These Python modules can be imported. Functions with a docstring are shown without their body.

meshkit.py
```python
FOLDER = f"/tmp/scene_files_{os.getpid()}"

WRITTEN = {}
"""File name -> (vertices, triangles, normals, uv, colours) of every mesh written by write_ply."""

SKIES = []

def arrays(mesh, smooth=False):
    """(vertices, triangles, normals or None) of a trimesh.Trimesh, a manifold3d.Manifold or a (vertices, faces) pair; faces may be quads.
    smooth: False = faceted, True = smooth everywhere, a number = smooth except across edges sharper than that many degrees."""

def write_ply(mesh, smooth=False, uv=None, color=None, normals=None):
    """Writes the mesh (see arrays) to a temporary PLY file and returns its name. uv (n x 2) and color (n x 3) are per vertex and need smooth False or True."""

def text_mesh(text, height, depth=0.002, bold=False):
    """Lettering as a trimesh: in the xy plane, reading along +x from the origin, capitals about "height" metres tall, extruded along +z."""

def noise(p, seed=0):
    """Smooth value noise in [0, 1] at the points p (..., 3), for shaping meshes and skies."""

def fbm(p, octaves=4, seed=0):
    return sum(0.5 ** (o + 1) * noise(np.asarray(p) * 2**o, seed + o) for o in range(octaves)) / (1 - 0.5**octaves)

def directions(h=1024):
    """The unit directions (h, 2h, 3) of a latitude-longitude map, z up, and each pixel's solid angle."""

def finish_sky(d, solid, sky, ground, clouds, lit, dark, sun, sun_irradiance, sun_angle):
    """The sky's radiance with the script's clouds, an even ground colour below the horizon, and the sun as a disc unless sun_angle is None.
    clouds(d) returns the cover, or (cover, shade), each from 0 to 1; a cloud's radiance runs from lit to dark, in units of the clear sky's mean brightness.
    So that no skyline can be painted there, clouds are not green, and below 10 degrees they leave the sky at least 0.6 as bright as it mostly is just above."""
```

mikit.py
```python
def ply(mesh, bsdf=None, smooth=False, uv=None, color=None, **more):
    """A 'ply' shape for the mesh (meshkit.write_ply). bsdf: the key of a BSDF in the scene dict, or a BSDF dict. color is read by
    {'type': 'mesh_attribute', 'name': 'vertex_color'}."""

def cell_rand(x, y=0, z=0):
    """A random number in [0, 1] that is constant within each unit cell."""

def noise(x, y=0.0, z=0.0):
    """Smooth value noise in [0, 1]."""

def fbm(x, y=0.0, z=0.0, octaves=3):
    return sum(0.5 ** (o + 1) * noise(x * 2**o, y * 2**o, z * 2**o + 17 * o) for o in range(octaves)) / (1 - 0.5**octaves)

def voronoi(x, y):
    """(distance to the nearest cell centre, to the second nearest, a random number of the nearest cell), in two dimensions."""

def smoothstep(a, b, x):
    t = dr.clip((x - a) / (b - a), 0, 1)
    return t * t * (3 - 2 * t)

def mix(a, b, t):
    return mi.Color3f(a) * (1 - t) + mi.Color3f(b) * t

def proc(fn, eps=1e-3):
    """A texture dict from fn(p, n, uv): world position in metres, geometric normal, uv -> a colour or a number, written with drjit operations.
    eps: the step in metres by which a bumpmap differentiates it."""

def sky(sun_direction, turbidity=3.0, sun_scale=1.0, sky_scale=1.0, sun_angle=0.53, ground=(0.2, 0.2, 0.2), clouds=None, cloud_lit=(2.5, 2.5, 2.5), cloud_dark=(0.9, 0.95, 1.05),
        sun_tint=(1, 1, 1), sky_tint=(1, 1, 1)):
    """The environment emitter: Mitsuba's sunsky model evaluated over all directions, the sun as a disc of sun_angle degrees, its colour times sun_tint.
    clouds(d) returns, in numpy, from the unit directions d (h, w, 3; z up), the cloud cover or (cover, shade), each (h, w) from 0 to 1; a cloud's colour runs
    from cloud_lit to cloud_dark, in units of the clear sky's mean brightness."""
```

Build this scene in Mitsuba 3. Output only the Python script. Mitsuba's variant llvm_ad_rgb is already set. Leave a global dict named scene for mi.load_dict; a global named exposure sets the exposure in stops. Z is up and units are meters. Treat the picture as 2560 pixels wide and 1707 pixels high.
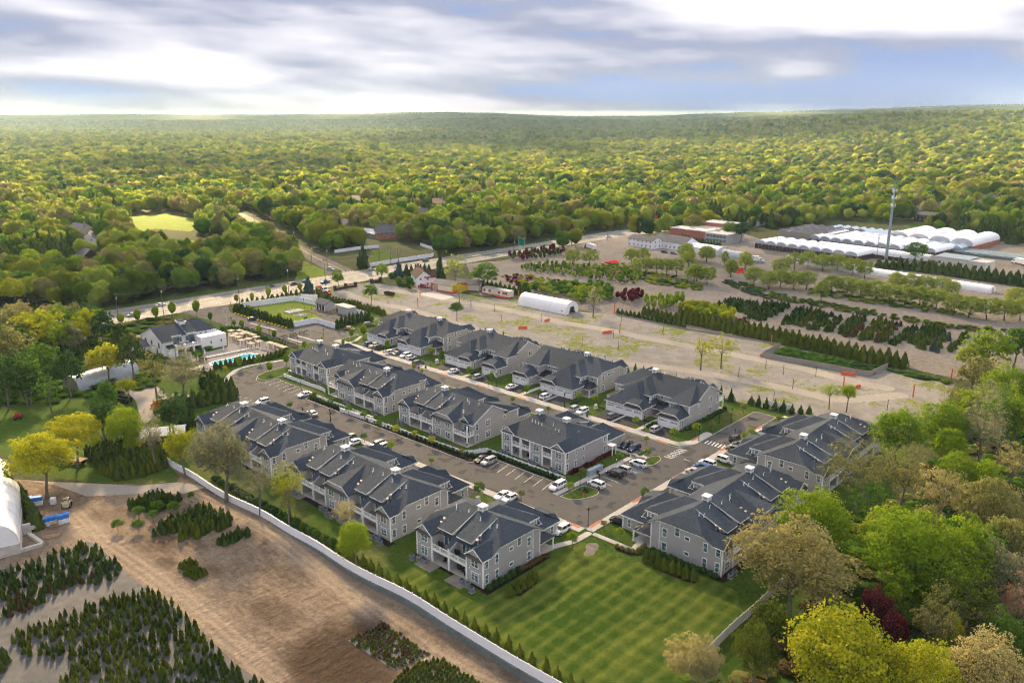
import math, random
import numpy as np, trimesh, drjit as dr, mitsuba as mi, mikit, meshkit
from mikit import noise, fbm, smoothstep, mix, voronoi, cell_rand
import shapely.geometry as sg
import shapely.ops as so

T4 = mi.ScalarTransform4f
scene, labels = {}, {}
# ---------------------------------------------------------------- camera
CAM_H = 86.0
YAW, PITCH, FOCAL = math.radians(42.8), math.atan(563.5 / 2020.0), 2020.0 / 2560.0
FWD = np.array([-math.sin(YAW) * math.cos(PITCH), math.cos(YAW) * math.cos(PITCH), -math.sin(PITCH)])
scene['camera'] = {'type': 'perspective', 'fov': math.degrees(2 * math.atan(0.5 / FOCAL)), 'fov_axis': 'x', 'near_clip': 1.0, 'far_clip': 60000.0,
                   'to_world': T4().look_at(origin=[0, 0, CAM_H], target=[float(FWD[0]), float(FWD[1]), CAM_H + float(FWD[2])], up=[0, 0, 1])}
exposure = 3.35
# ---------------------------------------------------------------- sky: broken late-afternoon cloud, sun ahead and a little to the left
SUN = np.array([-0.785, 0.404, 0.469])
SUN /= np.linalg.norm(SUN)

def cloud_cover(d):
    """Cover and shade of the clouds: grey-blue banks with ragged bright gaps, pale and broken low down, thinner and brighter around the sun."""
    el = np.degrees(np.arcsin(np.clip(d[..., 2], -1, 1)))
    az = np.arctan2(d[..., 0] * math.cos(YAW) + d[..., 1] * math.sin(YAW), -d[..., 0] * math.sin(YAW) + d[..., 1] * math.cos(YAW))
    k = 1.0 / (np.maximum(d[..., 2], 0) + 0.09)
    flat_ = np.stack([d[..., 0] * k, d[..., 1] * k, 0 * el], -1)
    deck = meshkit.fbm(flat_ * 0.9 + 3.7, 5, 11)
    # near the horizon the layers are seen edge on: long ragged streaks
    band = np.stack([az * 4.2 + 0.5, el * 0.55 + 1.5 * az, 0 * el], -1)
    streak = 0.6 * meshkit.fbm(band, 5, 3) + 0.4 * meshkit.fbm(band * [2.6, 1.9, 1] + 7.3, 4, 8)
    w = np.clip((el - 7) / 9, 0, 1)
    dens = streak * (1 - w) + deck * w
    opening = 1.05 * np.exp(-((az - 0.36) / 0.25) ** 2 - ((el - 6.9) / 2.1) ** 2) + 0.35 * np.exp(-((az + 0.44) / 0.22) ** 2 - ((el - 2.55) / 0.55) ** 2) + 0.40 * np.exp(-((az - 0.33) / 0.07) ** 2 - ((el - 2.9) / 0.8) ** 2) + 0.25 * np.exp(-((az + 0.50) / 0.2) ** 2 - ((el - 7.2) / 1.8) ** 2)
    sun_near = np.clip((d @ SUN - 0.70) / 0.3, 0, 1)
    shade = 0.97 + 1.7 * (dens - 0.50) - opening - 0.42 * w - 0.25 * sun_near
    low = np.clip(1 - el / 1.5, 0, 1) * np.clip(0.35 + 2.6 * (0.58 - dens), 0, 1)
    cover = np.clip(1.0 - 0.16 * low - 0.5 * w * np.clip(3 * (0.42 - dens), 0, 1), 0, 1)
    return cover, np.clip(shade, 0, 1)

scene['sky'] = mikit.sky(SUN, turbidity=3, sun_scale=2.6, sky_scale=1.0, sun_angle=5.0, ground=(0.10, 0.12, 0.06), clouds=cloud_cover,
                         cloud_lit=(2.5, 2.33, 2.3), cloud_dark=(0.28, 0.37, 0.62), sun_tint=(1.0, 0.94, 0.78), sky_tint=(1.2, 0.86, 0.95))


# ---------------------------------------------------------------- materials
def rgb(*c): return {'type': 'rgb', 'value': list(c)}

def material(name, color, rough=0.8, spec=0.3, metallic=0.0, bump=None, bump_scale=1.0, **more):
    b = {'type': 'principled', 'base_color': rgb(*color) if isinstance(color, tuple) else mikit.proc(color), 'roughness': rough, 'specular': spec, 'metallic': metallic, **more}
    if bump is not None:
        b = {'type': 'bumpmap', 'arbitrary': {**mikit.proc(bump, 0.02)}, 'scale': bump_scale, 'bsdf': b}
    scene['mat_' + name] = {'type': 'twosided', 'bsdf': b}

def speckle(c0, c1, f=1.0, f2=0.1, w=0.5):
    """A colour that wanders between two tones: fine grain plus broad patches."""
    def fn(p, n, uv):
        return mix(c0, c1, dr.clip(w * noise(p.x * f, p.y * f, p.z * f) + (1 - w) * fbm(p.x * f2, p.y * f2, p.z * f2) * 1.3 - 0.1, 0, 1))
    return fn

def leaf(name, c0, c1, trans=0.95, f=0.55):
    """Leaves: thin sheets that let light through; tone drifts from tree to tree and clump to clump."""
    gain = 1.0 + trans                       # the base colour is shared out between reflection and transmission
    def fn(p, n, uv):
        t = 0.5 * noise(p.x * 0.06 + 11, p.y * 0.06, 3.0) + 0.5 * noise(p.x * f, p.y * f, p.z * f)
        return mix(c0, c1, smoothstep(0.2, 0.8, t)) * gain
    scene['mat_' + name] = {'type': 'principledthin', 'base_color': mikit.proc(fn), 'roughness': 0.75, 'diff_trans': trans, 'spec_trans': 0.0, 'eta': 1.25}

# ---------------------------------------------------------------- scene entries
def fresh(base):
    if base not in used: used[base] = 0; return base
    used[base] += 1
    return '%s_%03d' % (base, used[base])
used = {}

def thing(base, label=None, cat=None, group=None, kind=None):
    k = fresh(base)
    d = {}
    if label: d['label'] = label
    if cat: d['category'] = cat
    if group: d['group'] = group
    if kind: d['kind'] = kind
    labels[k] = d
    return k

def entry(key, mesh, mat, smooth=False, to_world=None):
    """One shape of the scene; mesh is an MB, (v, f) or a ready ply dict."""
    if isinstance(mesh, MB): mesh = mesh.get()
    d = dict(mesh) if isinstance(mesh, dict) else mikit.ply(mesh, None, smooth)
    d['bsdf'] = {'type': 'ref', 'id': 'mat_' + mat}
    if to_world is not None: d['to_world'] = to_world
    scene[key] = d
    return key

def part(holder, base, mesh, mat, smooth=False, to_world=None, label=None, kind=None):
    k = entry(fresh(holder + '__' + base), mesh, mat, smooth, to_world)
    if label or kind: labels[k] = {**({'label': label} if label else {}), **({'kind': kind} if kind else {})}
    return k

def place(x, y, z=0.0, rot=0.0, s=1.0, sz=None):
    return T4().translate([x, y, z]).rotate([0, 0, 1], rot).scale([s, s, s if sz is None else sz])

class MB:
    """Collects polygons, boxes, bars and tubes as one mesh, under an optional local frame (origin, quarter or free turn, mirror)."""
    def __init__(self, frame=None): self.v, self.f, self.n, self.frame = [], [], 0, frame
    def add(self, v, f):
        v = np.asarray(v, float).reshape(-1, 3); f = np.asarray(f, int).reshape(-1, 3)
        if self.frame is not None:
            v, flip = self.frame(v)
            if flip: f = f[:, ::-1]
        self.v.append(v); self.f.append(f + self.n); self.n += len(v)
        return self
    def box(self, x0, x1, y0, y1, z0, z1):
        x0, x1 = min(x0, x1), max(x0, x1); y0, y1 = min(y0, y1), max(y0, y1)
        v = [[x, y, z] for z in (z0, z1) for x, y in ((x0, y0), (x1, y0), (x1, y1), (x0, y1))]
        return self.add(v, BOXF)
    def slab(self, pts, t, d=(0, 0, -1)):
        """A planar polygon given in 3-D, thickened by t along d."""
        p = np.asarray(pts, float); n = len(p); q = p + np.asarray(d, float) * t
        nor = np.zeros(3)
        for i in range(n): nor += np.cross(p[i], p[(i + 1) % n])
        if nor @ np.asarray(d, float) > 0: p, q = p[::-1], q[::-1]
        tri = earcut(p)
        f = [tuple(x) for x in tri] + [(x[0] + n, x[2] + n, x[1] + n) for x in tri]
        for i in range(n):
            j = (i + 1) % n
            f += [(i, i + n, j + n), (i, j + n, j)]
        return self.add(np.vstack([p, q]), f)
    def bar(self, a, b, w=0.1, h=None, up=(0, 0, 1)):
        """A square bar from a to b."""
        a, b = np.asarray(a, float), np.asarray(b, float); h = w if h is None else h
        d = b - a; L = np.linalg.norm(d); d = d / max(L, 1e-9); up = np.asarray(up, float)
        if abs(d @ up) > 0.95: up = np.array([1.0, 0, 0])
        s = np.cross(d, up); s /= np.linalg.norm(s); u = np.cross(s, d)
        v = [e + s * i * w / 2 + u * j * h / 2 for e in (a, b) for i, j in ((-1, -1), (1, -1), (1, 1), (-1, 1))]
        f = np.array(BOXF)
        return self.add(v, f[:, ::-1])
    def tube(self, pts, radii, sides=8, cap=True):
        p = np.asarray(pts, float); r = np.broadcast_to(radii, (len(p),))
        t = np.gradient(p, axis=0); t /= np.linalg.norm(t, axis=1, keepdims=True) + 1e-12
        a = np.cross(t, np.where(np.abs(t[:, 2:]) < 0.9, [0, 0, 1.0], [1.0, 0, 0])); a /= np.linalg.norm(a, axis=1, keepdims=True) + 1e-12
        b = np.cross(t, a); ang = np.arange(sides) * 2 * np.pi / sides
        v = p[:, None] + r[:, None, None] * (np.cos(ang)[None, :, None] * a[:, None] + np.sin(ang)[None, :, None] * b[:, None])
        n, f = len(p), []
        for i in range(n - 1):
            for j in range(sides):
                k = (j + 1) % sides
                f += [(i * sides + j, i * sides + k, (i + 1) * sides + k), (i * sides + j, (i + 1) * sides + k, (i + 1) * sides + j)]
        if cap:
            for j in range(1, sides - 1):
                f += [(0, j + 1, j), ((n - 1) * sides, (n - 1) * sides + j, (n - 1) * sides + j + 1)]
        return self.add(v.reshape(-1, 3), f)
    def cyl(self, x, y, z0, z1, r, r1=None, sides=10): return self.tube([[x, y, z0], [x, y, z1]], [r, r if r1 is None else r1], sides)
    def get(self): return np.vstack(self.v), np.vstack(self.f)

BOXF = [(0, 2, 1), (0, 3, 2), (4, 5, 6), (4, 6, 7), (0, 1, 5), (0, 5, 4), (1, 2, 6), (1, 6, 5), (2, 3, 7), (2, 7, 6), (3, 0, 4), (3, 4, 7)]

def earcut(p):
    n = len(p)
    if n == 3: return [(0, 1, 2)]
    if n == 4:
        def ok(a, b, c, d): return np.cross(p[b] - p[a], p[c] - p[a]) @ np.cross(p[c] - p[a], p[d] - p[a]) > 0
        return [(0, 1, 2), (0, 2, 3)] if ok(0, 1, 2, 3) else [(1, 2, 3), (1, 3, 0)]
    nor = np.zeros(3)
    for i in range(n): nor += np.cross(p[i], p[(i + 1) % n])
    nor /= np.linalg.norm(nor)
    a = p[1] - p[0]; a -= nor * (a @ nor); a /= np.linalg.norm(a); b = np.cross(nor, a)
    q = np.stack([p @ a, p @ b], 1)
    idx, out = list(range(n)), []
    def cr(i, j, k): return (q[j][0] - q[i][0]) * (q[k][1] - q[i][1]) - (q[j][1] - q[i][1]) * (q[k][0] - q[i][0])
    while len(idx) > 3:
        for m in range(len(idx)):
            i, j, k = idx[m - 1], idx[m], idx[(m + 1) % len(idx)]
            if cr(i, j, k) <= 1e-12: continue
            if any(cr(i, j, x) >= -1e-12 and cr(j, k, x) >= -1e-12 and cr(k, i, x) >= -1e-12 for x in idx if x not in (i, j, k)): continue
            out.append((i, j, k)); idx.pop(m); break
        else: break
    return out + [tuple(idx)] if len(idx) == 3 else out

def frame(x, y, rot=0.0, mirror=False, z=0.0):
    c, s = math.cos(math.radians(rot)), math.sin(math.radians(rot))
    def fn(v):
        u = -v[:, 0] if mirror else v[:, 0]
        return np.stack([x + c * u - s * v[:, 1], y + s * u + c * v[:, 1], v[:, 2] + z], 1), mirror
    return fn

def pts(*a): return [(a[i], a[i + 1]) for i in range(0, len(a), 2)]

def flat(poly, z):
    """(v, f) of a flat sheet over a shapely polygon or a list of points, facing up."""
    g = poly if hasattr(poly, 'geom_type') else sg.Polygon(poly)
    g = g.buffer(0); V, F, n = [], [], 0
    for q in getattr(g, 'geoms', [g]):
        if q.is_empty or q.geom_type != 'Polygon': continue
        v, f = trimesh.creation.triangulate_polygon(q, engine='earcut')
        v = np.asarray(v); f = np.asarray(f)
        e = np.cross(np.c_[v[f[:, 1]] - v[f[:, 0]], 0 * f[:, 0]], np.c_[v[f[:, 2]] - v[f[:, 0]], 0 * f[:, 0]])[:, 2]
        f = np.where((e < 0)[:, None], f[:, ::-1], f)
        V.append(np.c_[v, np.full(len(v), z)]); F.append(f + n); n += len(v)
    return np.vstack(V), np.vstack(F)

def solid(poly, z0, z1):
    g = poly if hasattr(poly, 'geom_type') else sg.Polygon(poly)
    g = g.buffer(0)
    ms = [trimesh.creation.extrude_polygon(q, z1 - z0, engine='earcut') for q in getattr(g, 'geoms', [g]) if not q.is_empty]
    m = trimesh.util.concatenate(ms); m.apply_translation([0, 0, z0])
    return m.vertices, m.faces

def sheet(base, poly, z, mat, kind='structure', label=None, raised=None):
    k = thing(base, label, kind=kind)
    entry(k, flat(poly, z) if raised is None else solid(poly, z, z + raised), mat)
    return k

def smoothline(p, step=2.0):
    """A curve through the given points (Catmull-Rom), sampled every step metres or so."""
    p = np.asarray(p, float); out = []
    q = np.vstack([2 * p[0] - p[1], p, 2 * p[-1] - p[-2]])
    for i in range(1, len(q) - 2):
        n = max(2, int(np.linalg.norm(q[i + 1] - q[i]) / step))
        for t in np.arange(n) / n:
            a, b, c, d = q[i - 1], q[i], q[i + 1], q[i + 2]
            out.append(0.5 * (2 * b + (c - a) * t + (2 * a - 5 * b + 4 * c - d) * t * t + (3 * b - a - 3 * c + d) * t ** 3))
    return np.array(out + [p[-1]])

def along(p, step):
    """Points every step metres along a polyline, with headings in degrees."""
    p = np.asarray(p, float); L = np.r_[0, np.cumsum(np.linalg.norm(np.diff(p, axis=0), axis=1))]
    n = max(1, int(round(L[-1] / step))); s = np.linspace(0, L[-1], n + 1)
    xy = np.stack([np.interp(s, L, p[:, 0]), np.interp(s, L, p[:, 1])], 1)
    return xy

# ---------------------------------------------------------------- ground, roads, lawns
def woods_floor(p, n, uv):
    return mix((0.035, 0.05, 0.016), (0.075, 0.075, 0.035), fbm(p.x * 0.03, p.y * 0.03, 0.5)) * (0.75 + 0.5 * noise(p.x * 0.6, p.y * 0.6, 1.0))
material('woods_floor', woods_floor, 1.0, 0.1)
def mown(p, n, uv):
    wob = noise(p.x * 0.12, p.y * 0.12, 9.0)
    a = 0.5 + 0.5 * dr.sin(p.x * 2.05 + 1.5 * wob); b = 0.5 + 0.5 * dr.sin(p.y * 1.6 + 1.2 * wob)
    t = dr.clip(0.42 * a * a + 0.22 * b * b + 0.9 * (fbm(p.x * 0.14, p.y * 0.05, 2.0) - 0.42) + 0.35 * (noise(p.x * 1.3, p.y * 0.5, 6.0) - 0.5), 0, 1)
    return mix((0.030, 0.064, 0.006), (0.120, 0.142, 0.024), t) * (0.85 + 0.3 * noise(p.x * 3.1, p.y * 3.1, 2.0))
material('mown_lawn', mown, 1.0, 0.1)
def turf(p, n, uv):
    c = mix((0.034, 0.068, 0.008), (0.062, 0.098, 0.014), fbm(p.x * 0.15, p.y * 0.15, 5.0))
    c = mix(c, (0.13, 0.12, 0.05), 0.5 * smoothstep(0.62, 0.8, fbm(p.x * 0.08, p.y * 0.08, 7.0)))
    return c * (0.75 + 0.5 * noise(p.x * 2.3, p.y * 2.3, 2.0))
material('turf', turf, 1.0, 0.1)
material('field_grass', speckle((0.10, 0.145, 0.018), (0.16, 0.20, 0.028), 0.5, 0.03), 1.0, 0.1)
WET = [(-118.5,64.6,7.0,4.0,.55),(-139.1,63.5,4.0,2.6,.5),(-156.7,61.5,6.0,3.0,.5),(-148.2,58.7,3.4,2.4,.55),(-100.0,63.7,12.0,9.0,.95),(-99.6,69.9,11.0,9.0,.95),(-95.8,62.7,12.0,10.0,.9),(-174.9,60.8,5.0,3.0,.4),(-150.5,66.3,4.0,2.0,.4),(-178.5,57.6,5.0,3.0,.35)]
TRACKS = [((-182.6,53.7),(-166.1,52.8),2.6),((-166.1,52.8),(-148.3,54.1),2.8),((-148.3,54.1),(-125.2,55.3),2.6),((-125.2,55.3),(-97.1,55.7),2.8),((-171.0,76.6),(-144.2,79.4),2.6),((-144.2,79.4),(-116.0,78.0),2.4),((-116.0,78.0),(-88.4,76.3),2.2),((-88.4,76.3),(-70.5,78.0),2.2)]
def dirt(p, n, uv):
    big = fbm(p.x * 0.07 + 2, p.y * 0.07, 0.0, 4); fine = fbm(p.x * 1.1, p.y * 1.1, 3.0); wob = 5.0 * (fbm(p.x * 0.22, p.y * 0.22, 6.0) - 0.5)
    tr = mi.Float(0)
    for (ax, ay), (bx, by), w in TRACKS:
        L = math.hypot(bx - ax, by - ay); ux, uy = (bx - ax) / L, (by - ay) / L; t = dr.clip((p.x - ax) * ux + (p.y - ay) * uy, 0, L); q = dr.sqrt(dr.square(p.x - ax - ux * t) + dr.square(p.y - ay - uy * t))
        rut = 0.75 + 0.25 * dr.cos(4.2 * ((p.x - ax) * uy - (p.y - ay) * ux))
        tr = dr.maximum(tr, (1 - smoothstep(w * 0.5, w * 1.5, q + 0.25 * wob)) * rut)
    wet = mi.Float(0)
    for x, y, rx, ry, a in WET: wet = dr.maximum(wet, a * (1 - smoothstep(0.45, 1.15, dr.sqrt(dr.square((p.x - x) / rx) + dr.square((p.y - y) / ry)) + 0.11 * wob)))
    churn = noise(p.x * 0.5 + 2 * fine, p.y * 1.6, 3.0)
    c = mix((0.105, 0.078, 0.055), (0.215, 0.165, 0.120), smoothstep(0.28, 0.70, 0.62 * big + 0.2 * churn + 0.25 * fine))
    c = mix(c, (0.30, 0.24, 0.18), 0.75 * tr)
    return mix(c, (0.055, 0.036, 0.023), wet) * (0.82 + 0.36 * noise(p.x * 3.5, p.y * 3.5))
material('dirt', dirt, 1.0, 0.1, bump=lambda p, n, uv: fbm(p.x * 0.8, p.y * 0.8, 1.0) + 0.5 * noise(p.x * 2.5, p.y * 0.4, 3.0), bump_scale=0.25)
material('wet_soil', speckle((0.040, 0.026, 0.016), (0.105, 0.070, 0.045), 0.8, 0.12), 0.9, 0.2)
material('gravel', speckle((0.22, 0.20, 0.18), (0.34, 0.31, 0.27), 2.5, 0.12), 1.0, 0.1)
def rough_lot(p, n, uv):
    g = fbm(p.x * 0.10, p.y * 0.10, 4.0, 4); h = fbm(p.x * 0.7, p.y * 0.7, 1.0)
    c = mix((0.165, 0.155, 0.145), (0.25, 0.235, 0.215), fbm(p.x * 0.25, p.y * 0.25, 8.0))
    return mix(c, mix((0.09, 0.12, 0.03), (0.21, 0.21, 0.07), noise(p.x * 1.5, p.y * 1.5)), smoothstep(0.545, 0.68, 0.65 * g + 0.4 * h)) * (0.85 + 0.3 * noise(p.x * 3, p.y * 3))
material('rough_lot', rough_lot, 1.0, 0.1)
material('sandy', speckle((0.12, 0.105, 0.09), (0.25, 0.22, 0.19), 1.2, 0.06), 1.0, 0.1)
def tarmac(p, n, uv):
    c = mix((0.075, 0.072, 0.070), (0.115, 0.108, 0.103), 0.6 * fbm(p.x * 0.12, p.y * 0.12, 3.0) + 0.4 * noise(p.x * 2.0, p.y * 2.0))
    return c * (1.0 - 0.35 * smoothstep(0.72, 0.8, noise(p.x * 0.5, p.y * 0.5, 7.0)))
material('tarmac', tarmac, 0.9, 0.2)
material('fresh_tarmac', speckle((0.030, 0.031, 0.034), (0.048, 0.048, 0.050), 2.0, 0.2), 0.85, 0.2)
def highway_mat(p, n, uv):
    s = noise((p.x - 0.02 * p.y) * 0.55, p.y * 0.02, 1.0)
    return mix((0.14, 0.135, 0.13), (0.25, 0.24, 0.23), s) * (0.85 + 0.3 * noise(p.x * 1.5, p.y * 0.3))
material('highway_surface', highway_mat, 0.7, 0.3)
material('road_paint', (0.62, 0.62, 0.60), 0.7); material('yellow_paint', (0.55, 0.40, 0.10), 0.7); material('blue_paint', (0.05, 0.20, 0.42), 0.7)
material('mulch', speckle((0.012, 0.009, 0.008), (0.030, 0.022, 0.018), 3.0, 0.5), 1.0, 0.1)
material('brick_red', speckle((0.34, 0.13, 0.075), (0.44, 0.19, 0.11), 6.0, 0.8), 0.9)
material('black_sheet', speckle((0.045, 0.05, 0.058), (0.125, 0.12, 0.12), 0.9, 0.15), 0.8)
material('vinyl', (0.74, 0.76, 0.80), 0.4, 0.4)
material('old_wood', speckle((0.20, 0.19, 0.17), (0.34, 0.32, 0.29), 4.0, 0.6), 0.95)
material('raw_wood', speckle((0.22, 0.15, 0.09), (0.36, 0.26, 0.17), 4.0, 0.6), 0.9)
material('block_stone', speckle((0.10, 0.12, 0.12), (0.19, 0.21, 0.20), 2.5, 0.4), 0.95)
material('pale_block', speckle((0.38, 0.36, 0.32), (0.56, 0.54, 0.49), 1.0, 0.4), 0.95)
material('iron', (0.012, 0.012, 0.013), 0.5)

FENCE_LINE = smoothline(pts(-203.1,81.2,-191.5,80.2,-182.6,80.6,-171.2,80.3,-162.4,80.6,-151.8,81.7,-140.8,81.7,-131.4,82.1,-121.1,81.8,-113.6,82.1,-103.0,83.1,-92.0,82.8,-82.9,82.7,-74.8,82.7,-64.6,83.0,-53.7,82.8), 2.4)
# the nursery yard: a bare field that falls away towards the retaining wall
yard = sg.Polygon([tuple(x) for x in FENCE_LINE] + pts(-20,60,-40,-30,-150,-40,-236,10,-230.1,28.9,-216.9,48.4,-204.5,57.2,-191.3,67.4,-184.6,76.3))
yard = yard.buffer(0)
def yard_z(x, y):
    s = np.clip((np.asarray(x) + 152.0) / 55.0, 0, 1); s = s * s * (3 - 2 * s)
    ln = sg.LineString(FENCE_LINE)
    return -1.25 * s + 0.16 * (meshkit.fbm(np.stack([np.asarray(x) * 0.12, np.asarray(y) * 0.12, 0 * np.asarray(x)], -1), 3) - 0.5)
def draped(poly, zf_, off, step=2.5):
    from scipy.spatial import Delaunay
    b = poly.bounds; e = np.array(poly.exterior.segmentize(step).coords)[:-1]
    gx, gy = np.meshgrid(np.arange(b[0], b[2], step), np.arange(b[1], b[3], step)); q = np.c_[gx.ravel(), gy.ravel()]
    import shapely
    q = q[shapely.contains_xy(poly.buffer(-0.4 * step), q[:, 0], q[:, 1])]
    P = np.vstack([e, q]); t = Delaunay(P).simplices; c = P[t].mean(1); t = t[shapely.contains_xy(poly, c[:, 0], c[:, 1])]
    a = P[t]; cr = (a[:, 1, 0] - a[:, 0, 0]) * (a[:, 2, 1] - a[:, 0, 1]) - (a[:, 1, 1] - a[:, 0, 1]) * (a[:, 2, 0] - a[:, 0, 0])
    t = np.where((cr < 0)[:, None], t[:, ::-1], t)
    return np.c_[P, zf_(P[:, 0], P[:, 1]) + off], t
world = sg.Point(0, 0).buffer(9000, 24)
k = thing('ground', kind='structure'); entry(k, flat(world.difference(yard), 0.0), 'woods_floor')
k = thing('dirt_yard', kind='structure'); entry(k, draped(yard, yard_z, 0.0), 'dirt', True)
def yard_patch(base, p, mat, off=0.02):
    g = sg.Polygon(p).buffer(0).intersection(yard.buffer(-0.3))
    if g.geom_type != 'Polygon': g = max(g.geoms, key=lambda t: t.area)
    k = thing(base, kind='structure'); entry(k, draped(g, yard_z, off, 2.0), mat, True)
yard_patch('gravel_lane', pts(-233.4,53.1,-227.4,53.9,-211.8,54.9,-198.8,62.0,-187.5,69.4,-182.7,77.0,-174.9,80.8,-175.3,75.2,-183.4,67.7,-190.7,59.0,-203.0,56.1,-212.8,51.2,-224.1,46.4), 'gravel', 0.04)
for p in (pts(-169.9,33.2,-168.9,39.6,-169.1,51.0,-165.9,52.0,-155.9,51.6,-150.3,51.4,-139.4,52.2,-129.4,53.0,-111.8,52.8,-101.4,53.5,-95.4,51.8,-130.6,19.1),):
    yard_patch('weed_mat', p, 'black_sheet', 0.035)
yard_patch('weed_mat', pts(-102.7,69.1,-102.6,76.7,-89.4,76.4,-90.8,69.7), 'black_sheet', 0.05)
# grass west of the yard
sheet('turf', [(-420, 20), (-420, 120), (-262, 150), (-214, 110)] + pts(-203.1,81.2,-185.5,79.2,-182.7,77.0,-188.1,69.7,-199.4,62.2,-212.4,55.1,-228.0,54.1,-266.5,48.7), 0.008, 'turf')
sheet('gravel_yard', smoothline(pts(-267.0,100.6,-268.8,104.4,-260.0,106.0,-247.5,105.3,-244.7,108.9,-234.4,108.8,-230.3,104.3,-240.4,103.2,-239.7,97.4,-230.2,92.2,-228.5,88.9,-238.3,91.6,-249.1,95.2,-257.8,96.8,-265.8,99.6), 2), 0.012, 'gravel')
sheet('gravel_yard', pts(-298.7,99.4,-280.2,107.1,-268.6,104.6,-265.6,99.0,-283.1,95.5), 0.012, 'gravel')
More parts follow.
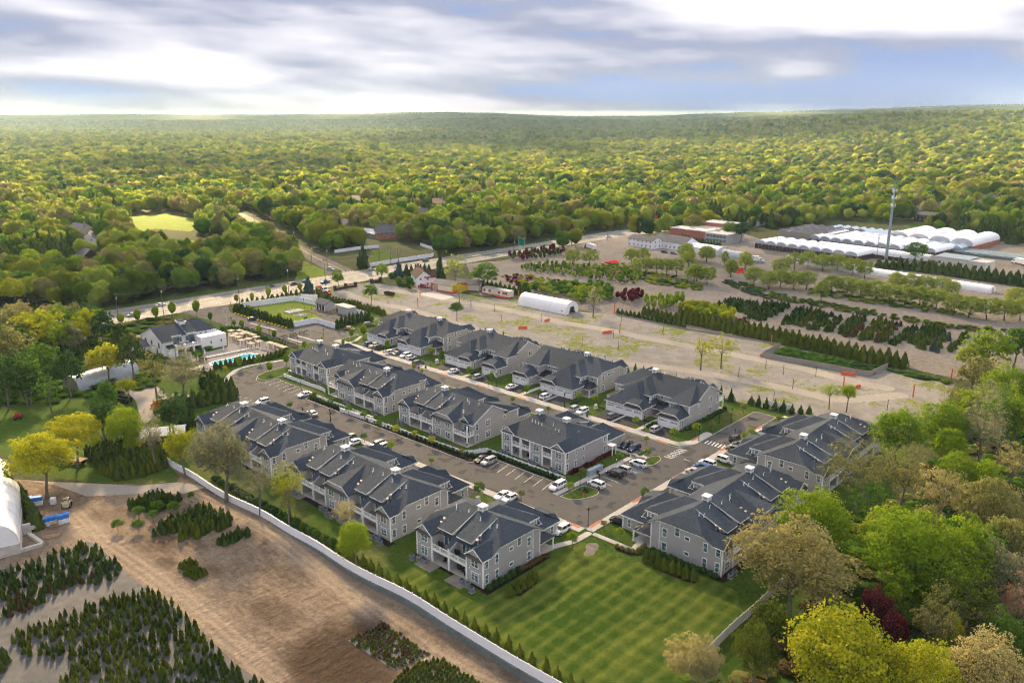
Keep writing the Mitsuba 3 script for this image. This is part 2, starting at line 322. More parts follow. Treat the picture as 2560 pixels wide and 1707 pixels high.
# the estate
estate = sg.Polygon([tuple(x) for x in FENCE_LINE if x[0] < -40] + pts(-36,70,-30,100,-50,180,-60,224,-110,222,-290,221,-345,180,-345,160,-262,152,-256,120,-214,112))
sheet('lawn', estate.buffer(0), 0.006, 'turf')
sheet('lawn', sg.Polygon(pts(-112,84,-112,91,-93,91,-93.5,121.5,-80,121.5,-78,127,-60,127,-50,112,-47,84)).intersection(estate.buffer(0)), 0.012, 'mown_lawn')
GX = lambda x: 124.0 + (x + 183.0) * 0.0285                       # front edge of the lower pavement
roads = so.unary_union([sg.box(-264, 171.5, -100, 178.3), sg.Polygon(pts(-222,GX(-222)-0.4,-95.2,GX(-95.2),-95.2,134,-138,133.4,-212,132.2,-222,132)),
    sg.box(-138, 132.5, -109.8, 139.4), sg.Polygon(pts(-110.5,130,-95.3,126,-95.1,218,-102,218,-102,184,-104,178,-110,177)), sg.box(-108.6, 143.2, -100, 164.5), sg.box(-132, 165.8, -110, 172),
    sg.box(-236, 131.3, -212, 137.2), sg.Polygon(smoothline(pts(-212,132.5,-236,131.5,-240.5,132.2,-244.5,136,-246,143,-246,150,-246,172,-254,172,-253.2,150,-253.2,137,-251.2,129.5,-247,124.2,-240,119.5,-230,116.5,-222,116.2,-212,124), 1.5)),
    sg.box(-232, 114.6, -212, 126), sg.Polygon(pts(-266,163,-266,178.3,-292,177,-313,176,-336,175,-346,179,-352,184,-355,160,-346,161,-335,161.5,-300,162.5,-279,163)), sg.Polygon(pts(-290,178,-277,178,-262,180,-262,192,-285,190,-292,181))])
roads = roads.buffer(1.2, join_style=1).buffer(-2.4, join_style=1).buffer(1.2, join_style=1)
k = thing('estate_road', kind='structure'); entry(k, flat(roads, 0.02), 'tarmac')
kerb = roads.buffer(0.18).difference(roads).intersection(sg.box(-262, 112, -94, 219))
k = thing('kerb', kind='structure'); entry(k, solid(kerb, 0.0, 0.13), 'concrete')

def walk(name, a, b, w, n_cols=1, L=1.5, label=None):
    """A pavement of separate slabs laid from a to b, w wide to the left."""
    k = thing(name, label, kind='structure'); a, b = np.array(a, float), np.array(b, float); d = b - a; ln = np.linalg.norm(d); d /= ln; s = np.array([-d[1], d[0]]); n = max(1, int(ln / L))
    for i in range(n):
        for j in range(n_cols):
            p0, p1, q0, q1 = ln * i / n + 0.02, ln * (i + 1) / n - 0.02, w * j / n_cols + 0.02, w * (j + 1) / n_cols - 0.02
            c = [a + d * p0 + s * q0, a + d * p1 + s * q0, a + d * p1 + s * q1, a + d * p0 + s * q1]
            part(k, 'slab', MB().slab([(x, y, 0.125 + 0.006 * ((i * 7 + j * 3) % 3)) for x, y in c], 0.13), 'concrete')
    return k
walk('pavement', (-262, 178.5), (-109, 178.9), 2.9)
walk('pavement', (-183, GX(-183) - 2.2), (-95.4, GX(-95.4) - 2.3), 2.1)
walk('pavement', (-93.2, 126.2), (-93.2, 207), 1.9)
walk('path', (-92.8,125.1), (-82.2,125.3), 1.25); walk('path', (-82.0,124.9), (-82.9,131.2), 1.3); walk('path', (-109.9, 134.4), (-109.2, 164.2), 1.5); walk('path', (-118.5, 165.7), (-106, 166.5), 1.3); walk('path', (-108.2, 166), (-108.2, 171.2), 1.3)
for x in (-119.7, -164.3, -191.2, -235.8): walk('path', (x + 0.9, 181.4), (x + 0.9, 193.6), 1.6)
k = thing('path', kind='structure'); entry(k, solid(sg.LineString(smoothline(pts(-246.3,124.2,-251.3,128.3,-255.6,134.5,-255.8,141.5,-253.6,149.7), 1.5)).buffer(0.9), 0.02, 0.13), 'concrete')
k = thing('path', kind='structure'); entry(k, solid(sg.LineString(smoothline(pts(-255.0,179.7,-255.5,184.3,-259.2,189.9), 1.5)).buffer(0.7), 0.02, 0.13), 'concrete')
sheet('corner_path', sg.LineString(pts(-109,180.2,-105.2,180.6,-103.4,184.5,-103.4,192.5)).buffer(1.2), 0.0, 'concrete', raised=0.14)
k = thing('path', kind='structure'); entry(k, solid(sg.LineString(smoothline(pts(-93.6,125.0,-93.9,120.2,-95.3,116.5,-96.1,112.9), .8)).buffer(0.8), 0.02, 0.13), 'concrete')
# brick ramps in the pavements
for x, y, r in ((-231, 178.95, 0), (-214, 178.95, 0), (-198, 178.95, 0), (-179.5, 178.95, 0), (-162, 178.95, 0), (-124, 179.2, 0), (-109.5, 179.0, 0), (-104.2, 187.0, 90), (-139.5, 124.8, 0), (-117, 125.4, 0), (-98.5, 125.9, 0), (-95.0, 129.5, 90), (-94.9, 145.5, 90), (-94.9, 163, 90), (-94.9, 186, 90), (-94.9, 206, 90)):
    k = thing('brick_ramp', kind='structure'); entry(k, MB(frame(x, y, r)).box(-2.0, 2.0, -0.42, 0.42, 0.02, 0.152), 'brick_red')
# driveways, asphalt pads in front of the garages
def pad(*b): sheet('driveway', sg.box(*b), 0.028, 'fresh_tarmac')
for a, b in ((-135.3, -122.4), (-116.8, -110.3), (-173.0, -166.5), (-161.5, -148.6), (-206.5, -193.6), (-188.2, -181.6), (-251.8, -239.0), (-233.5, -220.4)): pad(a, 181.4, b, 189.1)
for x in (-128.85, -155.05, -200.05, -245.4, -226.95): k = thing('drive_strip', kind='structure'); entry(k, MB().box(x - 0.45, x + 0.45, 181.45, 189.0, 0, 0.06), 'concrete')
pad(-146.8, 178.4, -139.8, 185.0); pad(-219.4, 178.4, -210.8, 184.4)
for x in (-104.8, -150.0, -131.2, -195.2, -176.4): pad(x - 6.4, 118.8 if x > -160 else 118, x + 6.4, GX(x) - 2.2)
for y in (138.7, 157.5, 184.4, 203.2): sheet('driveway', sg.box(-93.1, y - 6.4, -89.6, y + 6.4), 0.028, 'fresh_tarmac')
# markings
def mark(a, b, w=0.13, mat='road_paint', base='road_marking'):
    k = thing(base, kind='structure'); a, b = np.array(a, float), np.array(b, float); d = (b - a) / np.linalg.norm(b - a); s = np.array([-d[1], d[0]]) * w / 2
    entry(k, flat([tuple(a - s), tuple(b - s), tuple(b + s), tuple(a + s)], 0.027), mat)
for i in range(9): mark((-136.2 + 2.95 * i + 1.0, 134.3), (-136.2 + 2.95 * i, 139.2))
for i in range(8): mark((-108.6, 145.0 + 2.6 * i), (-103.6, 144.8 + 2.6 * i))
for i in range(8): mark((-130.5 + 2.75 * i, 166.4), (-130.5 + 2.75 * i, 171.2))
for i in range(7): mark((-235.0 + 2.95 * i, 131.8), (-235.8 + 2.95 * i, 137.0)); mark((-231.0 + 2.8 * i, 115.2), (-231.3 + 2.8 * i, 120.4))
for i in range(7): mark((-103.9 + 0.02 * i, 171.0 + 1.15 * i), (-101.6, 171.4 + 1.15 * i), 0.35); mark((-100.6 + 1.0 * i, 186.0), (-100.9 + 1.0 * i, 188.6), 0.4)
mark((-99.2, 173), (-97.4, 173), 0.2)
for a, b in (((-108.2, 157.8), (-103.4, 157.4)), ((-108.2, 160.6), (-103.4, 160.2)), ((-103.4, 157.4), (-103.4, 160.2)), ((-107.5, 157.9), (-105, 160.2)), ((-106, 157.8), (-103.6, 159.9))): mark(a, b, 0.16, 'blue_paint')
# islands
def island(p, name='traffic_island'):
    g = sg.Polygon(smoothline(p + p[:1], 0.7)).buffer(0)
    k = thing(name, kind='structure'); entry(k, solid(g.buffer(0.16), 0.0, 0.14), 'concrete'); part(k, 'turf', flat(g, 0.15), 'turf')
island(pts(-109.0,134.6,-106.5,135.0,-104.6,137.2,-103.6,140.2,-104.2,142.6,-108.2,142.7,-108.8,138)); island(pts(-106.2,165.2,-103.4,163.5,-103.4,168.2,-105.3,169.8,-106.2,168.0)); island(pts(-109.8,167,-108.5,166.8,-108.5,171,-109.9,171))
island(pts(-245.2,139,-243.2,134.5,-239.5,133,-237.2,135.0,-237.4,140,-241,146,-244.8,147.2))
# highway and its side road
hw = sg.Polygon(pts(-362,-60,-357,80,-354,130,-351.8,178,-350.5,280,-349,428,-343,500,-330,600,-300,760,-322,765,-350,600,-369,505,-372,418,-376,330,-378,258,-380,215,-382,135,-386,60,-392,-60))
sheet('highway', hw, 0.016, 'highway_surface')
sheet('median_grass', pts(-364.5,335,-362.5,335,-357.2,470,-355.8,482,-358.2,480), 0.03, 'turf', raised=0.1)
sheet('side_road', pts(-376,256,-397,267.2,-431,278.4,-491,302.8,-560,325,-700,372,-700,384,-560,336,-497,312.4,-432,291.4,-381,276.2), 0.018, 'tarmac')
for a, b in (((-384, 271.5), (-431, 285.5)), ((-431, 285.5), (-494, 307))): mark(a, b, 0.3, 'yellow_paint')
for i in range(9): mark((-380.6, 265.0 + 1.4 * i - 2), (-377.6, 265.4 + 1.4 * i - 2), 0.5)
for i in range(44):
    y = 60 + 12 * i
    if y < 430:
        mark((-366.2 + 0.02 * (y - 130), y), (-366.1 + 0.02 * (y - 130), y + 3.5), 0.22); 
        if not 190 < y < 262: mark((-359.8 + 0.02 * (y - 130), y), (-359.7 + 0.02 * (y - 130), y + 3.5), 0.18)
mark((-372.5, 60), (-371.3, 250), 0.28, 'yellow_paint'); mark((-356.2, 70), (-354.0, 172), 0.22)
sheet('turf', pts(-442.7,277.9,-385.4,263.6,-374.2,255.8,-376.9,241.6,-375.4,233.2,-392.7,246.1), 0.012, 'field_grass')
sheet('turf', pts(-379,235,-383,130,-388,60,-393,60,-388,130,-386,235), 0.012, 'turf')
sheet('lawn', pts(-352,60,-351,160,-345,160,-343.5,100,-344,60), 0.012, 'turf')
# pump-station compound and clubhouse grounds
sheet('pump_yard', pts(-316,182,-279,182,-277,214,-318,216), 0.022, 'tarmac')
sheet('lawn', pts(-336.8,187.4,-337.2,208.7,-320.0,210.0,-314.6,206.0,-316.0,200.8,-298.7,198.2,-298.8,194.6,-299.0,183.9,-316.8,181.4), 0.03, 'field_grass')
sheet('terrace_paving', pts(-297.0,127.5,-284.0,137.2,-285.0,145.9,-304.8,156.6,-303.1,159.7,-267.9,161.7,-263.4,149.2,-263.1,129.8,-260.8,123.8,-268.6,122.7,-280.9,121.9), 0.03, 'gravel')
sheet('car_park', pts(-331.6,126.3,-326.6,132.3,-312.0,125.9,-312.2,118.3), 0.026, 'gravel')
# vacant plot north of the villas
sheet('vacant_plot', pts(-342,182,-318,220,-280,222,-105,223,-60,226,-61.2,260.0,-65.1,286.8,-81.8,293.2,-88.3,291.8,-129.7,293.8,-172.0,290.0,-206.0,290.6,-236.6,277.8,-260.2,283.5,-276.2,275.4,-308.9,273.8,-325.2,263.8,-345.7,260.6,-350.7,245.3), 0.014, 'rough_lot')
for p in (pts(-250.4,204.5,-260.9,236.0,-284.6,237.4,-308.6,232.1,-335.5,234.4), ):
    sheet('dirt_track', sg.LineString(smoothline(pts(-338.5,236.5,-308.6,232.1,-283.8,234.1,-256.9,232.3,-236.5,230.3,-210.4,229.3,-186.9,228.3,-166.7,228.9,-142.5,239.3,-105.8,245.0,-87.2,246.7,-75.1,263.6), 3)).buffer(2.8), 0.018, 'gravel')
sheet('dirt_track', sg.LineString(smoothline(pts(-327.8,256.3,-299.9,258.0,-276.0,262.2,-260.7,263.7,-238.2,264.5,-215.8,263.2,-194.3,266.1,-166.3,267.1,-137.1,269.1,-111.9,269.9,-92.9,267.4,-81.1,267.9), 3)).buffer(3.0), 0.022, 'gravel')
sheet('concrete_slab', pts(-304.1,258.7,-285.1,258.2,-285.7,266.5,-303.5,268.9), 0.026, 'concrete')
# nursery across the hedge
sheet('nursery_ground', pts(-278.6,277.7,-261.4,289.1,-221.8,287.5,-170.8,291.2,-130.2,297.6,-83.7,296.1,-66.1,294.3,-47.9,300.7,-79.3,545.8,-123.1,673.8,-159.4,612.2,-197.1,503.8,-297.1,574.9,-316.0,525.2,-343.5,499.7,-346.5,421.4,-340.0,357.0,-348.5,335.2), 0.01, 'sandy')
sheet('nursery_car_park', pts(-246.4,513.9,-218.8,518.4,-198.4,522.2,-193.6,510.0,-216.4,491.1,-231.5,491.6), 0.02, 'tarmac')
sheet('sports_field', pts(-738.0,294.5,-734.1,328.2,-655.7,328.6,-606.1,288.8,-642.7,277.8,-618.2,255.8,-657.1,264.5), 0.012, 'field_grass')
sheet('field', pts(-553.9,238.0,-563.0,266.5,-553.6,300.0,-517.1,272.1,-502.6,251.8,-527.7,245.1), 0.012, 'field_grass')
for p in (pts(-218.8,717.9,-207.6,728.3,-200.1,696.0,-207.1,683.3), pts(-198.1,810.4,-178.4,813.0,-170.9,776.0,-186.6,768.5), pts(-180.4,921.6,-173.3,928.3,-162.7,875.7,-169.5,869.4), pts(-268.7,736.5,-246.7,749.4,-233.2,706.6,-253.9,700.7), pts(-429.6,325.9,-422.6,336.6,-387.4,310.5,-393.3,297.9), pts(-259.5,877.4,-241.5,874.6,-235.7,852.0,-247.6,840.9)): sheet('garden_lawn', p, 0.012, 'turf')
for p in (pts(-89.4,97.5,-89.7,104.1,-89.3,104.6,-88.7,99.3,-88.5,98.0), pts(-79.7,124.6,-80.1,127.3,-67.1,124.9,-67.0,123.7,-69.4,123.1,-75.7,123.2), pts(-86.3,124.2,-84.9,125.1,-81.9,124.8,-80.3,127.1,-80.3,125.1,-82.1,123.9,-85.0,123.5)): sheet('mulch_bed', p, 0.02, 'mulch')
sheet('gravel_bed', smoothline(pts(-90.8,120.4,-91.2,122.1,-89.7,123.1,-88.6,122.1,-88.2,120.5,-87.5,118.8,-88.3,117.7,-89.3,117.9,-89.8,119.4,-90.8,120.4), 0.5), 0.022, 'sandy')
sheet('mulch_bed', sg.Polygon(pts(-211,132.6,-139,133.6,-138.2,135,-135,140,-113,140.2,-113,142,-141,141.6,-143,136.9,-180,135.2,-211,134.6)), 0.016, 'mulch')
for b in ((-95.3, 94.0, -93.3, 111.8), (-114.8, 94.2, -95.3, 94.9), (-160.5, 92.6, -120.6, 94.6), (-205, 92.4, -166, 93.8), (-66, 127.6, -63, 167), (-139.5, 188.9, -109.2, 190)): sheet('mulch_bed', sg.box(*b), 0.0095, 'mulch')

# ---------------------------------------------------------------- fences and walls
def fence(base, label, line, h, mat='vinyl', step=2.4, group=None, z=0.0, t=0.06, cap=True):
    k = thing(base, label, 'fence', group); p = along(line, step); rng = np.random.default_rng(len(p))
    for i in range(len(p) - 1):
        d = p[i + 1] - p[i]; L = np.linalg.norm(d); a = math.degrees(math.atan2(d[1], d[0])); m = MB(frame(p[i][0], p[i][1], a, z=z))
        m.box(0.07, L - 0.07, -t / 2, t / 2, 0.06, h - 0.1); m.box(0.07, L - 0.07, -0.055, 0.055, h - 0.16, h - 0.03); m.box(0.07, L - 0.07, -0.055, 0.055, 0.04, 0.2); part(k, 'panel', m, mat)
        q = MB(frame(p[i][0], p[i][1], a, z=z)); q.box(-0.07, 0.07, -0.07, 0.07, 0, h)
        if cap: q.box(-0.1, 0.1, -0.1, 0.1, h, h + 0.08)
        part(k, 'post', q, mat)
    return k
i_wall = next(i for i, x in enumerate(FENCE_LINE) if x[0] > -150)
fence('vinyl_fence', 'tall white vinyl fence along the bare dirt yard, behind the nearest villas', FENCE_LINE, 1.9)
k = thing('retaining_wall', 'grey green block retaining wall under the white vinyl fence at the dirt yard', 'wall')
P = along(FENCE_LINE[i_wall:], 2.4)
for j in range(5):
    for i in range(len(P) - 1):
        if P[i][0] > -60: continue
        d = P[i + 1] - P[i]; L = np.linalg.norm(d); a = math.degrees(math.atan2(d[1], d[0])); zt = -0.02 - 0.25 * j
        if zt - 0.25 < yard_z(P[i][0], P[i][1] - 0.6) - 0.35: continue
        part(k, 'block_course', MB(frame(P[i][0], P[i][1], a)).box(0.01, L - 0.01, -0.32 - 0.03 * j, 0.2, zt - 0.24, zt), 'block_stone')
fence('vinyl_fence', 'low white vinyl fence before the far end villa of the middle row', pts(-236.0,140.0,-213.2,140.6,-211.6,140.0), 1.25)
fence('vinyl_fence', 'low white vinyl fence stepping round the middle row villas above the shrub border', pts(-209.8,135.0,-180.4,135.3,-194.3,133.2,-142.4,136.1,-140.6,141.4,-113.3,141.6), 1.25)
fence('vinyl_fence', 'tall white vinyl fence round the green pump station compound', pts(-341.3,182.9,-336.6,208.3,-319.4,210.0), 2.6)
fence('vinyl_fence', 'short spur of tall white vinyl fence pointing at the orange dump truck', pts(-338.8,213.7,-330.5,217.8), 2.2)
fence('vinyl_fence', 'white vinyl fence bending round the tarmac in front of the pump station', pts(-292.5,179.9,-291.8,190.6,-276.9,190.2), 2.4)
fence('vinyl_fence', 'white vinyl fence behind the grey box building of the pump station', pts(-310.0,212.3,-286.9,212.8), 2.2)
fence('vinyl_fence', 'white vinyl fence with small conifers in front at the dead end lane', pts(-102.5,225.8,-93.9,226.3), 1.9)
fence('cream_fence', 'cream board fence dividing the big lawn from the woods at lower right', pts(-54.1,99.5,-54.3,107.9,-54.5,115.1,-54.3,122.1,-54.4,129.3,-54.4,140.2), 1.9, 'pale_block')
fence('vinyl_fence', 'white fence across the highway facing the crossroads', pts(-382.4,289.0,-382.6,311.3,-381.5,338.4,-384.5,341.6), 2.4, step=3.0)
fence('vinyl_fence', 'white garden fence on the grass slope behind the crossroads', pts(-439.3,304.6,-439.6,323.0,-434.9,338.2), 2.2, step=3.0)
fence('vinyl_fence', 'white fence at the right end of the garden across the highway', pts(-421.0,362.1,-401.4,356.3), 2.2, step=3.0)
fence('vinyl_fence', 'long pale fence in front of the far suburban houses at right', pts(-257.5,869.5,-239.9,866.6,-212.7,882.5), 2.6, step=4.0)
fence('board_fence', 'weathered grey board fence round the overgrown basin', pts(-127.8,289.9,-126.9,273.3,-89.2,276.1,-88.0,290.9), 2.0, 'old_wood', cap=False)
fence('board_fence', 'low pale retaining boards below the long clipped hedge of the plant nursery', pts(-204.7,289.9,-171.4,289.0,-128.4,293.6), 0.7, 'old_wood', step=4.0, cap=False)
def iron_fence(label, line, h=1.6):
    k = thing('iron_fence', label, 'fence'); p = along(line, 2.4)
    for i in range(len(p) - 1):
        d = p[i + 1] - p[i]; L = np.linalg.norm(d); m = MB(frame(p[i][0], p[i][1], math.degrees(math.atan2(d[1], d[0]))))
        m.bar((0, 0, h - 0.1), (L, 0, h - 0.1), 0.05); m.bar((0, 0, 0.2), (L, 0, 0.2), 0.05)
        for j in range(9): m.bar((L * j / 9, 0, 0), (L * j / 9, 0, h), 0.05 if j else 0.1)
        part(k, 'panel', m, 'iron')
iron_fence('black iron fence between the pool terrace and the entrance road', pts(-311.9,157.1,-304.4,164.0,-278.5,163.6,-262.7,162.9))
iron_fence('black iron railing by the pavement along the highway above the clubhouse', pts(-352.0,127.3,-350.5,138.8,-348.4,156.3), 1.2)
iron_fence('black iron entrance gate across the lane beside the gatehouse island', pts(-278.8,164.1,-279.0,168.8), 1.7); iron_fence('black iron entrance gate across the far lane next to the shrubs', pts(-279.2,169.6,-279.4,173.5), 1.7); iron_fence('black iron fence from the gate to the shrubs below the pump station', pts(-279.5,174.3,-279.2,178.7), 1.7)
for a, b in (((-278.2,168.3), (-268.2,168.6)), ((-278.3,173.0), (-267.7,173.4)), ((-310.9,170.8), (-294.0,172.1))): sheet('lane_divider', sg.LineString([a, b]).buffer(0.55), 0.0, 'concrete', raised=0.17)
# ---------------------------------------------------------------- the terraced villas
def siding(c):
    def fn(p, n, uv):
        return mi.Color3f(c) * (0.93 + 0.09 * noise(p.x * 0.4, p.y * 0.4, p.z * 0.9) + 0.05 * cell_rand(dr.floor(p.z / 0.15), dr.floor((p.x + p.y) / 3.1)))
    return fn
def lap(p, n, uv):
    t = p.z / 0.15
    return dr.select(dr.abs(n.z) > 0.5, 0.0, (t - dr.floor(t)))
material('siding', siding((0.39, 0.38, 0.385)), 0.6, 0.3, bump=lap, bump_scale=0.02)
material('white_trim', (0.80, 0.80, 0.80), 0.45, 0.4)
def shingle(p, n, uv):
    r = dr.floor(p.z / 0.075)
    k = cell_rand(dr.floor((p.x + p.y) / 0.31 + 0.5 * r), r, dr.floor((p.x - p.y) / 0.9))
    c = mix((0.026, 0.036, 0.052), (0.062, 0.078, 0.100), 0.75 * k + 0.25 * noise(p.x * 0.3, p.y * 0.3, p.z * 0.5))
    return c * (0.82 + 0.36 * noise(p.x * 0.12 + 5, p.y * 0.12, 1.0))
material('shingle_roof', shingle, 0.85, 0.2)
material('seam_metal', (0.022, 0.027, 0.04), 0.35, 0.5, 0.3)
material('bronze_metal', (0.07, 0.06, 0.055), 0.4, 0.5, 0.3)
def glassy(p, n, uv):
    return mix((0.035, 0.065, 0.08), (0.12, 0.20, 0.22), cell_rand(dr.floor(p.x / 1.3), dr.floor(p.y / 1.3), dr.floor(p.z / 1.1)))
material('window_glass', glassy, 0.06, 0.9)
material('concrete', speckle((0.36, 0.34, 0.31), (0.46, 0.44, 0.41), 3.0, 0.3), 0.9, 0.2)
material('door_white', (0.78, 0.79, 0.82), 0.4, 0.4)
material('black_paint', (0.012, 0.012, 0.014), 0.4, 0.5)
material('dark_floor', (0.10, 0.11, 0.12), 0.8)
material('galvanised', (0.55, 0.55, 0.56), 0.3, 0.5, 0.8)
material('copper_cap', (0.62, 0.50, 0.45), 0.4, 0.5, 0.3)
material('condenser_grey', (0.16, 0.18, 0.21), 0.5, 0.4)

class House:
    def __init__(self, base, fr, label, group, cat='house'):
        self.key, self.fr = thing(base, label, cat, group), fr
        for k in ('wall', 'trim', 'roof', 'seam', 'pent', 'floor', 'deck'): setattr(self, k, MB(fr))
    # --- surfaces
    def plane(self, *p): self.roof.slab([np.array(q, float) for q in p], 0.16)
    def fascia(self, a, b, h=0.24):
        a, b = np.array(a, float), np.array(b, float)
        self.trim.bar(a - [0, 0, 0.15], b - [0, 0, 0.15], 0.09, min(h, 0.22))
    def wall_v(self, poly, v, inward, t=0.15):       # wall across u at v; poly of (u, z)
        self.wall.slab([(u, v, z) for u, z in poly], t, (0, inward, 0))
    def wall_u(self, poly, u, inward, t=0.15):       # wall along v at u; poly of (v, z)
        self.wall.slab([(u, v, z) for v, z in poly], t, (inward, 0, 0))
    def corner(self, u, v, z0, z1, w=0.11): self.trim.box(u - w, u + w, v - w, v + w, z0, z1)
    # --- windows: face is 'b' (-v), 'f' (+v), 'r' (+u), 'l' (-u); a = position along the wall, o = the wall's plane
    def win(self, face, a, o, z, w, h, cols=1, rows=2, transom=0.0, base='window', arch=False, mat='white_trim'):
        m, g = MB(self.fr), MB(self.fr)
        def P(a0, a1, d0, d1, z0, z1, mb):
            if face == 'b': mb.box(a0, a1, o - d1, o - d0, z0, z1)
            elif face == 'f': mb.box(a0, a1, o + d0, o + d1, z0, z1)
            elif face == 'r': mb.box(o + d0, o + d1, a0, a1, z0, z1)
            else: mb.box(o - d1, o - d0, a0, a1, z0, z1)
        c = 0.13
        P(a - w / 2 - c, a + w / 2 + c, 0, 0.06, z - c, z, m); P(a - w / 2 - c - 0.03, a + w / 2 + c + 0.03, 0, 0.085, z + h, z + h + c + 0.03, m)
        for s in (-1, 1): P(a + s * (w / 2 + c / 2) - c / 2, a + s * (w / 2 + c / 2) + c / 2, 0, 0.06, z, z + h, m)
        top = z + h - transom
        for i in range(1, cols):
            x = a - w / 2 + w * i / cols; P(x - 0.06, x + 0.06, 0, 0.055, z, z + h, m)
        if transom: P(a - w / 2, a + w / 2, 0, 0.055, top - 0.05, top + 0.05, m)
        for j in range(1, rows):
            y = z + (top - z) * j / rows; P(a - w / 2, a + w / 2, 0, 0.05, y - 0.035, y + 0.035, m)
        P(a - w / 2, a + w / 2, 0.004, 0.02, z, z + h, g)
        if arch:
            n = 8
            ang = [math.pi * k / n for k in range(n + 1)]
            pr = [(a + math.cos(t) * (w / 2 + 0.1), z + h + 0.16 + math.sin(t) * 0.62) for t in ang]
            for k in range(n):
                if face == 'b': m.bar((pr[k][0], o - 0.05, pr[k][1]), (pr[k + 1][0], o - 0.05, pr[k + 1][1]), 0.1, 0.16)
            if face == 'b': g.slab([(x, o - 0.03, y) for x, y in pr], 0.02, (0, 1, 0))
        k = part(self.key, base, m, mat)
        part(k, 'pane', g, 'window_glass')
        return k
    def w2(self, face, a, o, z, w=1.75, h=1.75): return self.win(face, a, o, z, w, h, 2, 2, 0.36)
    def w1(self, face, a, o, z, w=0.8, h=1.75): return self.win(face, a, o, z, w, h, 1, 2)
    def ws(self, face, a, o, z, w=0.95, h=0.62): return self.win(face, a, o, z, w, h, 1, 1)
    def garage_door(self, u, v, w=2.5, h=2.25):
        m, g = MB(self.fr), MB(self.fr)
        for k in range(4):
            z0 = 0.03 + k * h / 4
            m.box(u - w / 2, u + w / 2, v, v + 0.06, z0, z0 + h / 4 - 0.025)
            if k < 3:
                for s in (-1, 1): m.box(u + s * w / 4 - w * 0.19, u + s * w / 4 + w * 0.19, v + 0.06, v + 0.085, z0 + 0.08, z0 + h / 4 - 0.11)
        m.box(u - w / 2 - 0.16, u + w / 2 + 0.16, v, v + 0.1, h + 0.05, h + 0.3)
        for s in (-1, 1): m.box(u + s * (w / 2 + 0.1) - 0.08, u + s * (w / 2 + 0.1) + 0.08, v, v + 0.1, 0, h + 0.05)
        for k in range(6):
            x = u - w / 2 + w * (k + 0.5) / 6 + (0.03 if k < 3 else -0.03)
            g.box(x - 0.15, x + 0.15, v + 0.05, v + 0.075, h * 0.79, h * 0.94)
        m.box(u - 0.03, u + 0.03, v + 0.06, v + 0.11, 0.95, 1.1)
        k = part(self.key, 'garage_door', m, 'door_white'); part(k, 'pane', g, 'window_glass')
    def rail(self, pl, z, h=1.0):
        """Balcony railing along points (u, v): posts, rails and balusters."""
        m = MB(self.fr)
        for (a, b), (c, d) in zip(pl[:-1], pl[1:]):
            m.bar((a, b, z + h), (c, d, z + h), 0.09, 0.07); m.bar((a, b, z + 0.1), (c, d, z + 0.1), 0.06, 0.06)
            L = math.hypot(c - a, d - b); n = max(2, int(L / 0.28))
            for i in range(1, n): m.bar((a + (c - a) * i / n, b + (d - b) * i / n, z + 0.1), (a + (c - a) * i / n, b + (d - b) * i / n, z + h), 0.075)
            for k in range(0, 3): m.bar((a + (c - a) * k / 2, b + (d - b) * k / 2, z - 0.05), (a + (c - a) * k / 2, b + (d - b) * k / 2, z + h + 0.12), 0.16)
        part(self.key, 'railing', m, 'white_trim', kind='stuff')
    def cupola(self, u, v, z):
        m, g = MB(self.fr), MB(self.fr)
        for i in (-1, 1):
            for j in (-1, 1): m.box(u + i * 0.6 - 0.1, u + i * 0.6 + 0.1, v + j * 0.6 - 0.1, v + j * 0.6 + 0.1, z - 0.7, z + 0.75)
        m.box(u - 0.85, u + 0.85, v - 0.85, v + 0.85, z + 0.7, z + 0.95); m.box(u - 0.7, u + 0.7, v - 0.7, v + 0.7, z - 0.05, z + 0.1)
        for k in range(4): g.box(u - 0.58, u + 0.58, v - 0.58, v + 0.58, z - 0.6 + k * 0.33, z - 0.34 + k * 0.33)
        k = part(self.key, 'cupola', m, 'white_trim'); part(k, 'louvre', g, 'galvanised')
    def vent(self, u, v, z):
        m = MB(self.fr); m.tube([(u, v, z - 0.2), (u, v, z + 0.62), (u + 0.03, v - 0.05, z + 0.72), (u + 0.22, v - 0.08, z + 0.72)], 0.07, 6); m.tube([(u, v, z - 0.05), (u, v, z + 0.12)], 0.14, 6)
        part(self.key, 'vent_pipe', m, 'white_trim')
    def flue(self, u, v, z):
        m, c = MB(self.fr), MB(self.fr)
        m.tube([(u, v, z - 0.3), (u, v, z + 0.75)], 0.11, 8); m.tube([(u, v, z - 0.1), (u, v, z + 0.1)], 0.2, 8); c.tube([(u, v, z + 0.72), (u, v, z + 0.82), (u, v, z + 1.0), (u, v, z + 1.06)], [0.14, 0.27, 0.27, 0.12], 9)
        k = part(self.key, 'flue', m, 'galvanised'); part(k, 'cap', c, 'copper_cap')
    def floors(self, a, b, d):
        part(self.key, 'balcony_floor', MB(self.fr).box(a, b, 0.06, d, 2.95, 3.08), 'dark_floor'); part(self.key, 'patio_floor', MB(self.fr).box(a, b, -0.1, d, -0.2, 0.1), 'concrete')
    def pent_strip(self, u0, u1, v=0.0, z=5.95):
        self.pent.slab([(u0, v, z), (u1, v, z), (u1, v - 0.5, z - 0.42), (u0, v - 0.5, z - 0.42)], 0.07)
        n = int((u1 - u0) / 0.45)
        for i in range(n + 1):
            u = u0 + 0.04 + (u1 - u0 - 0.08) * i / n; self.pent.bar((u, v, z + 0.03), (u, v - 0.5, z - 0.39), 0.05, 0.07)
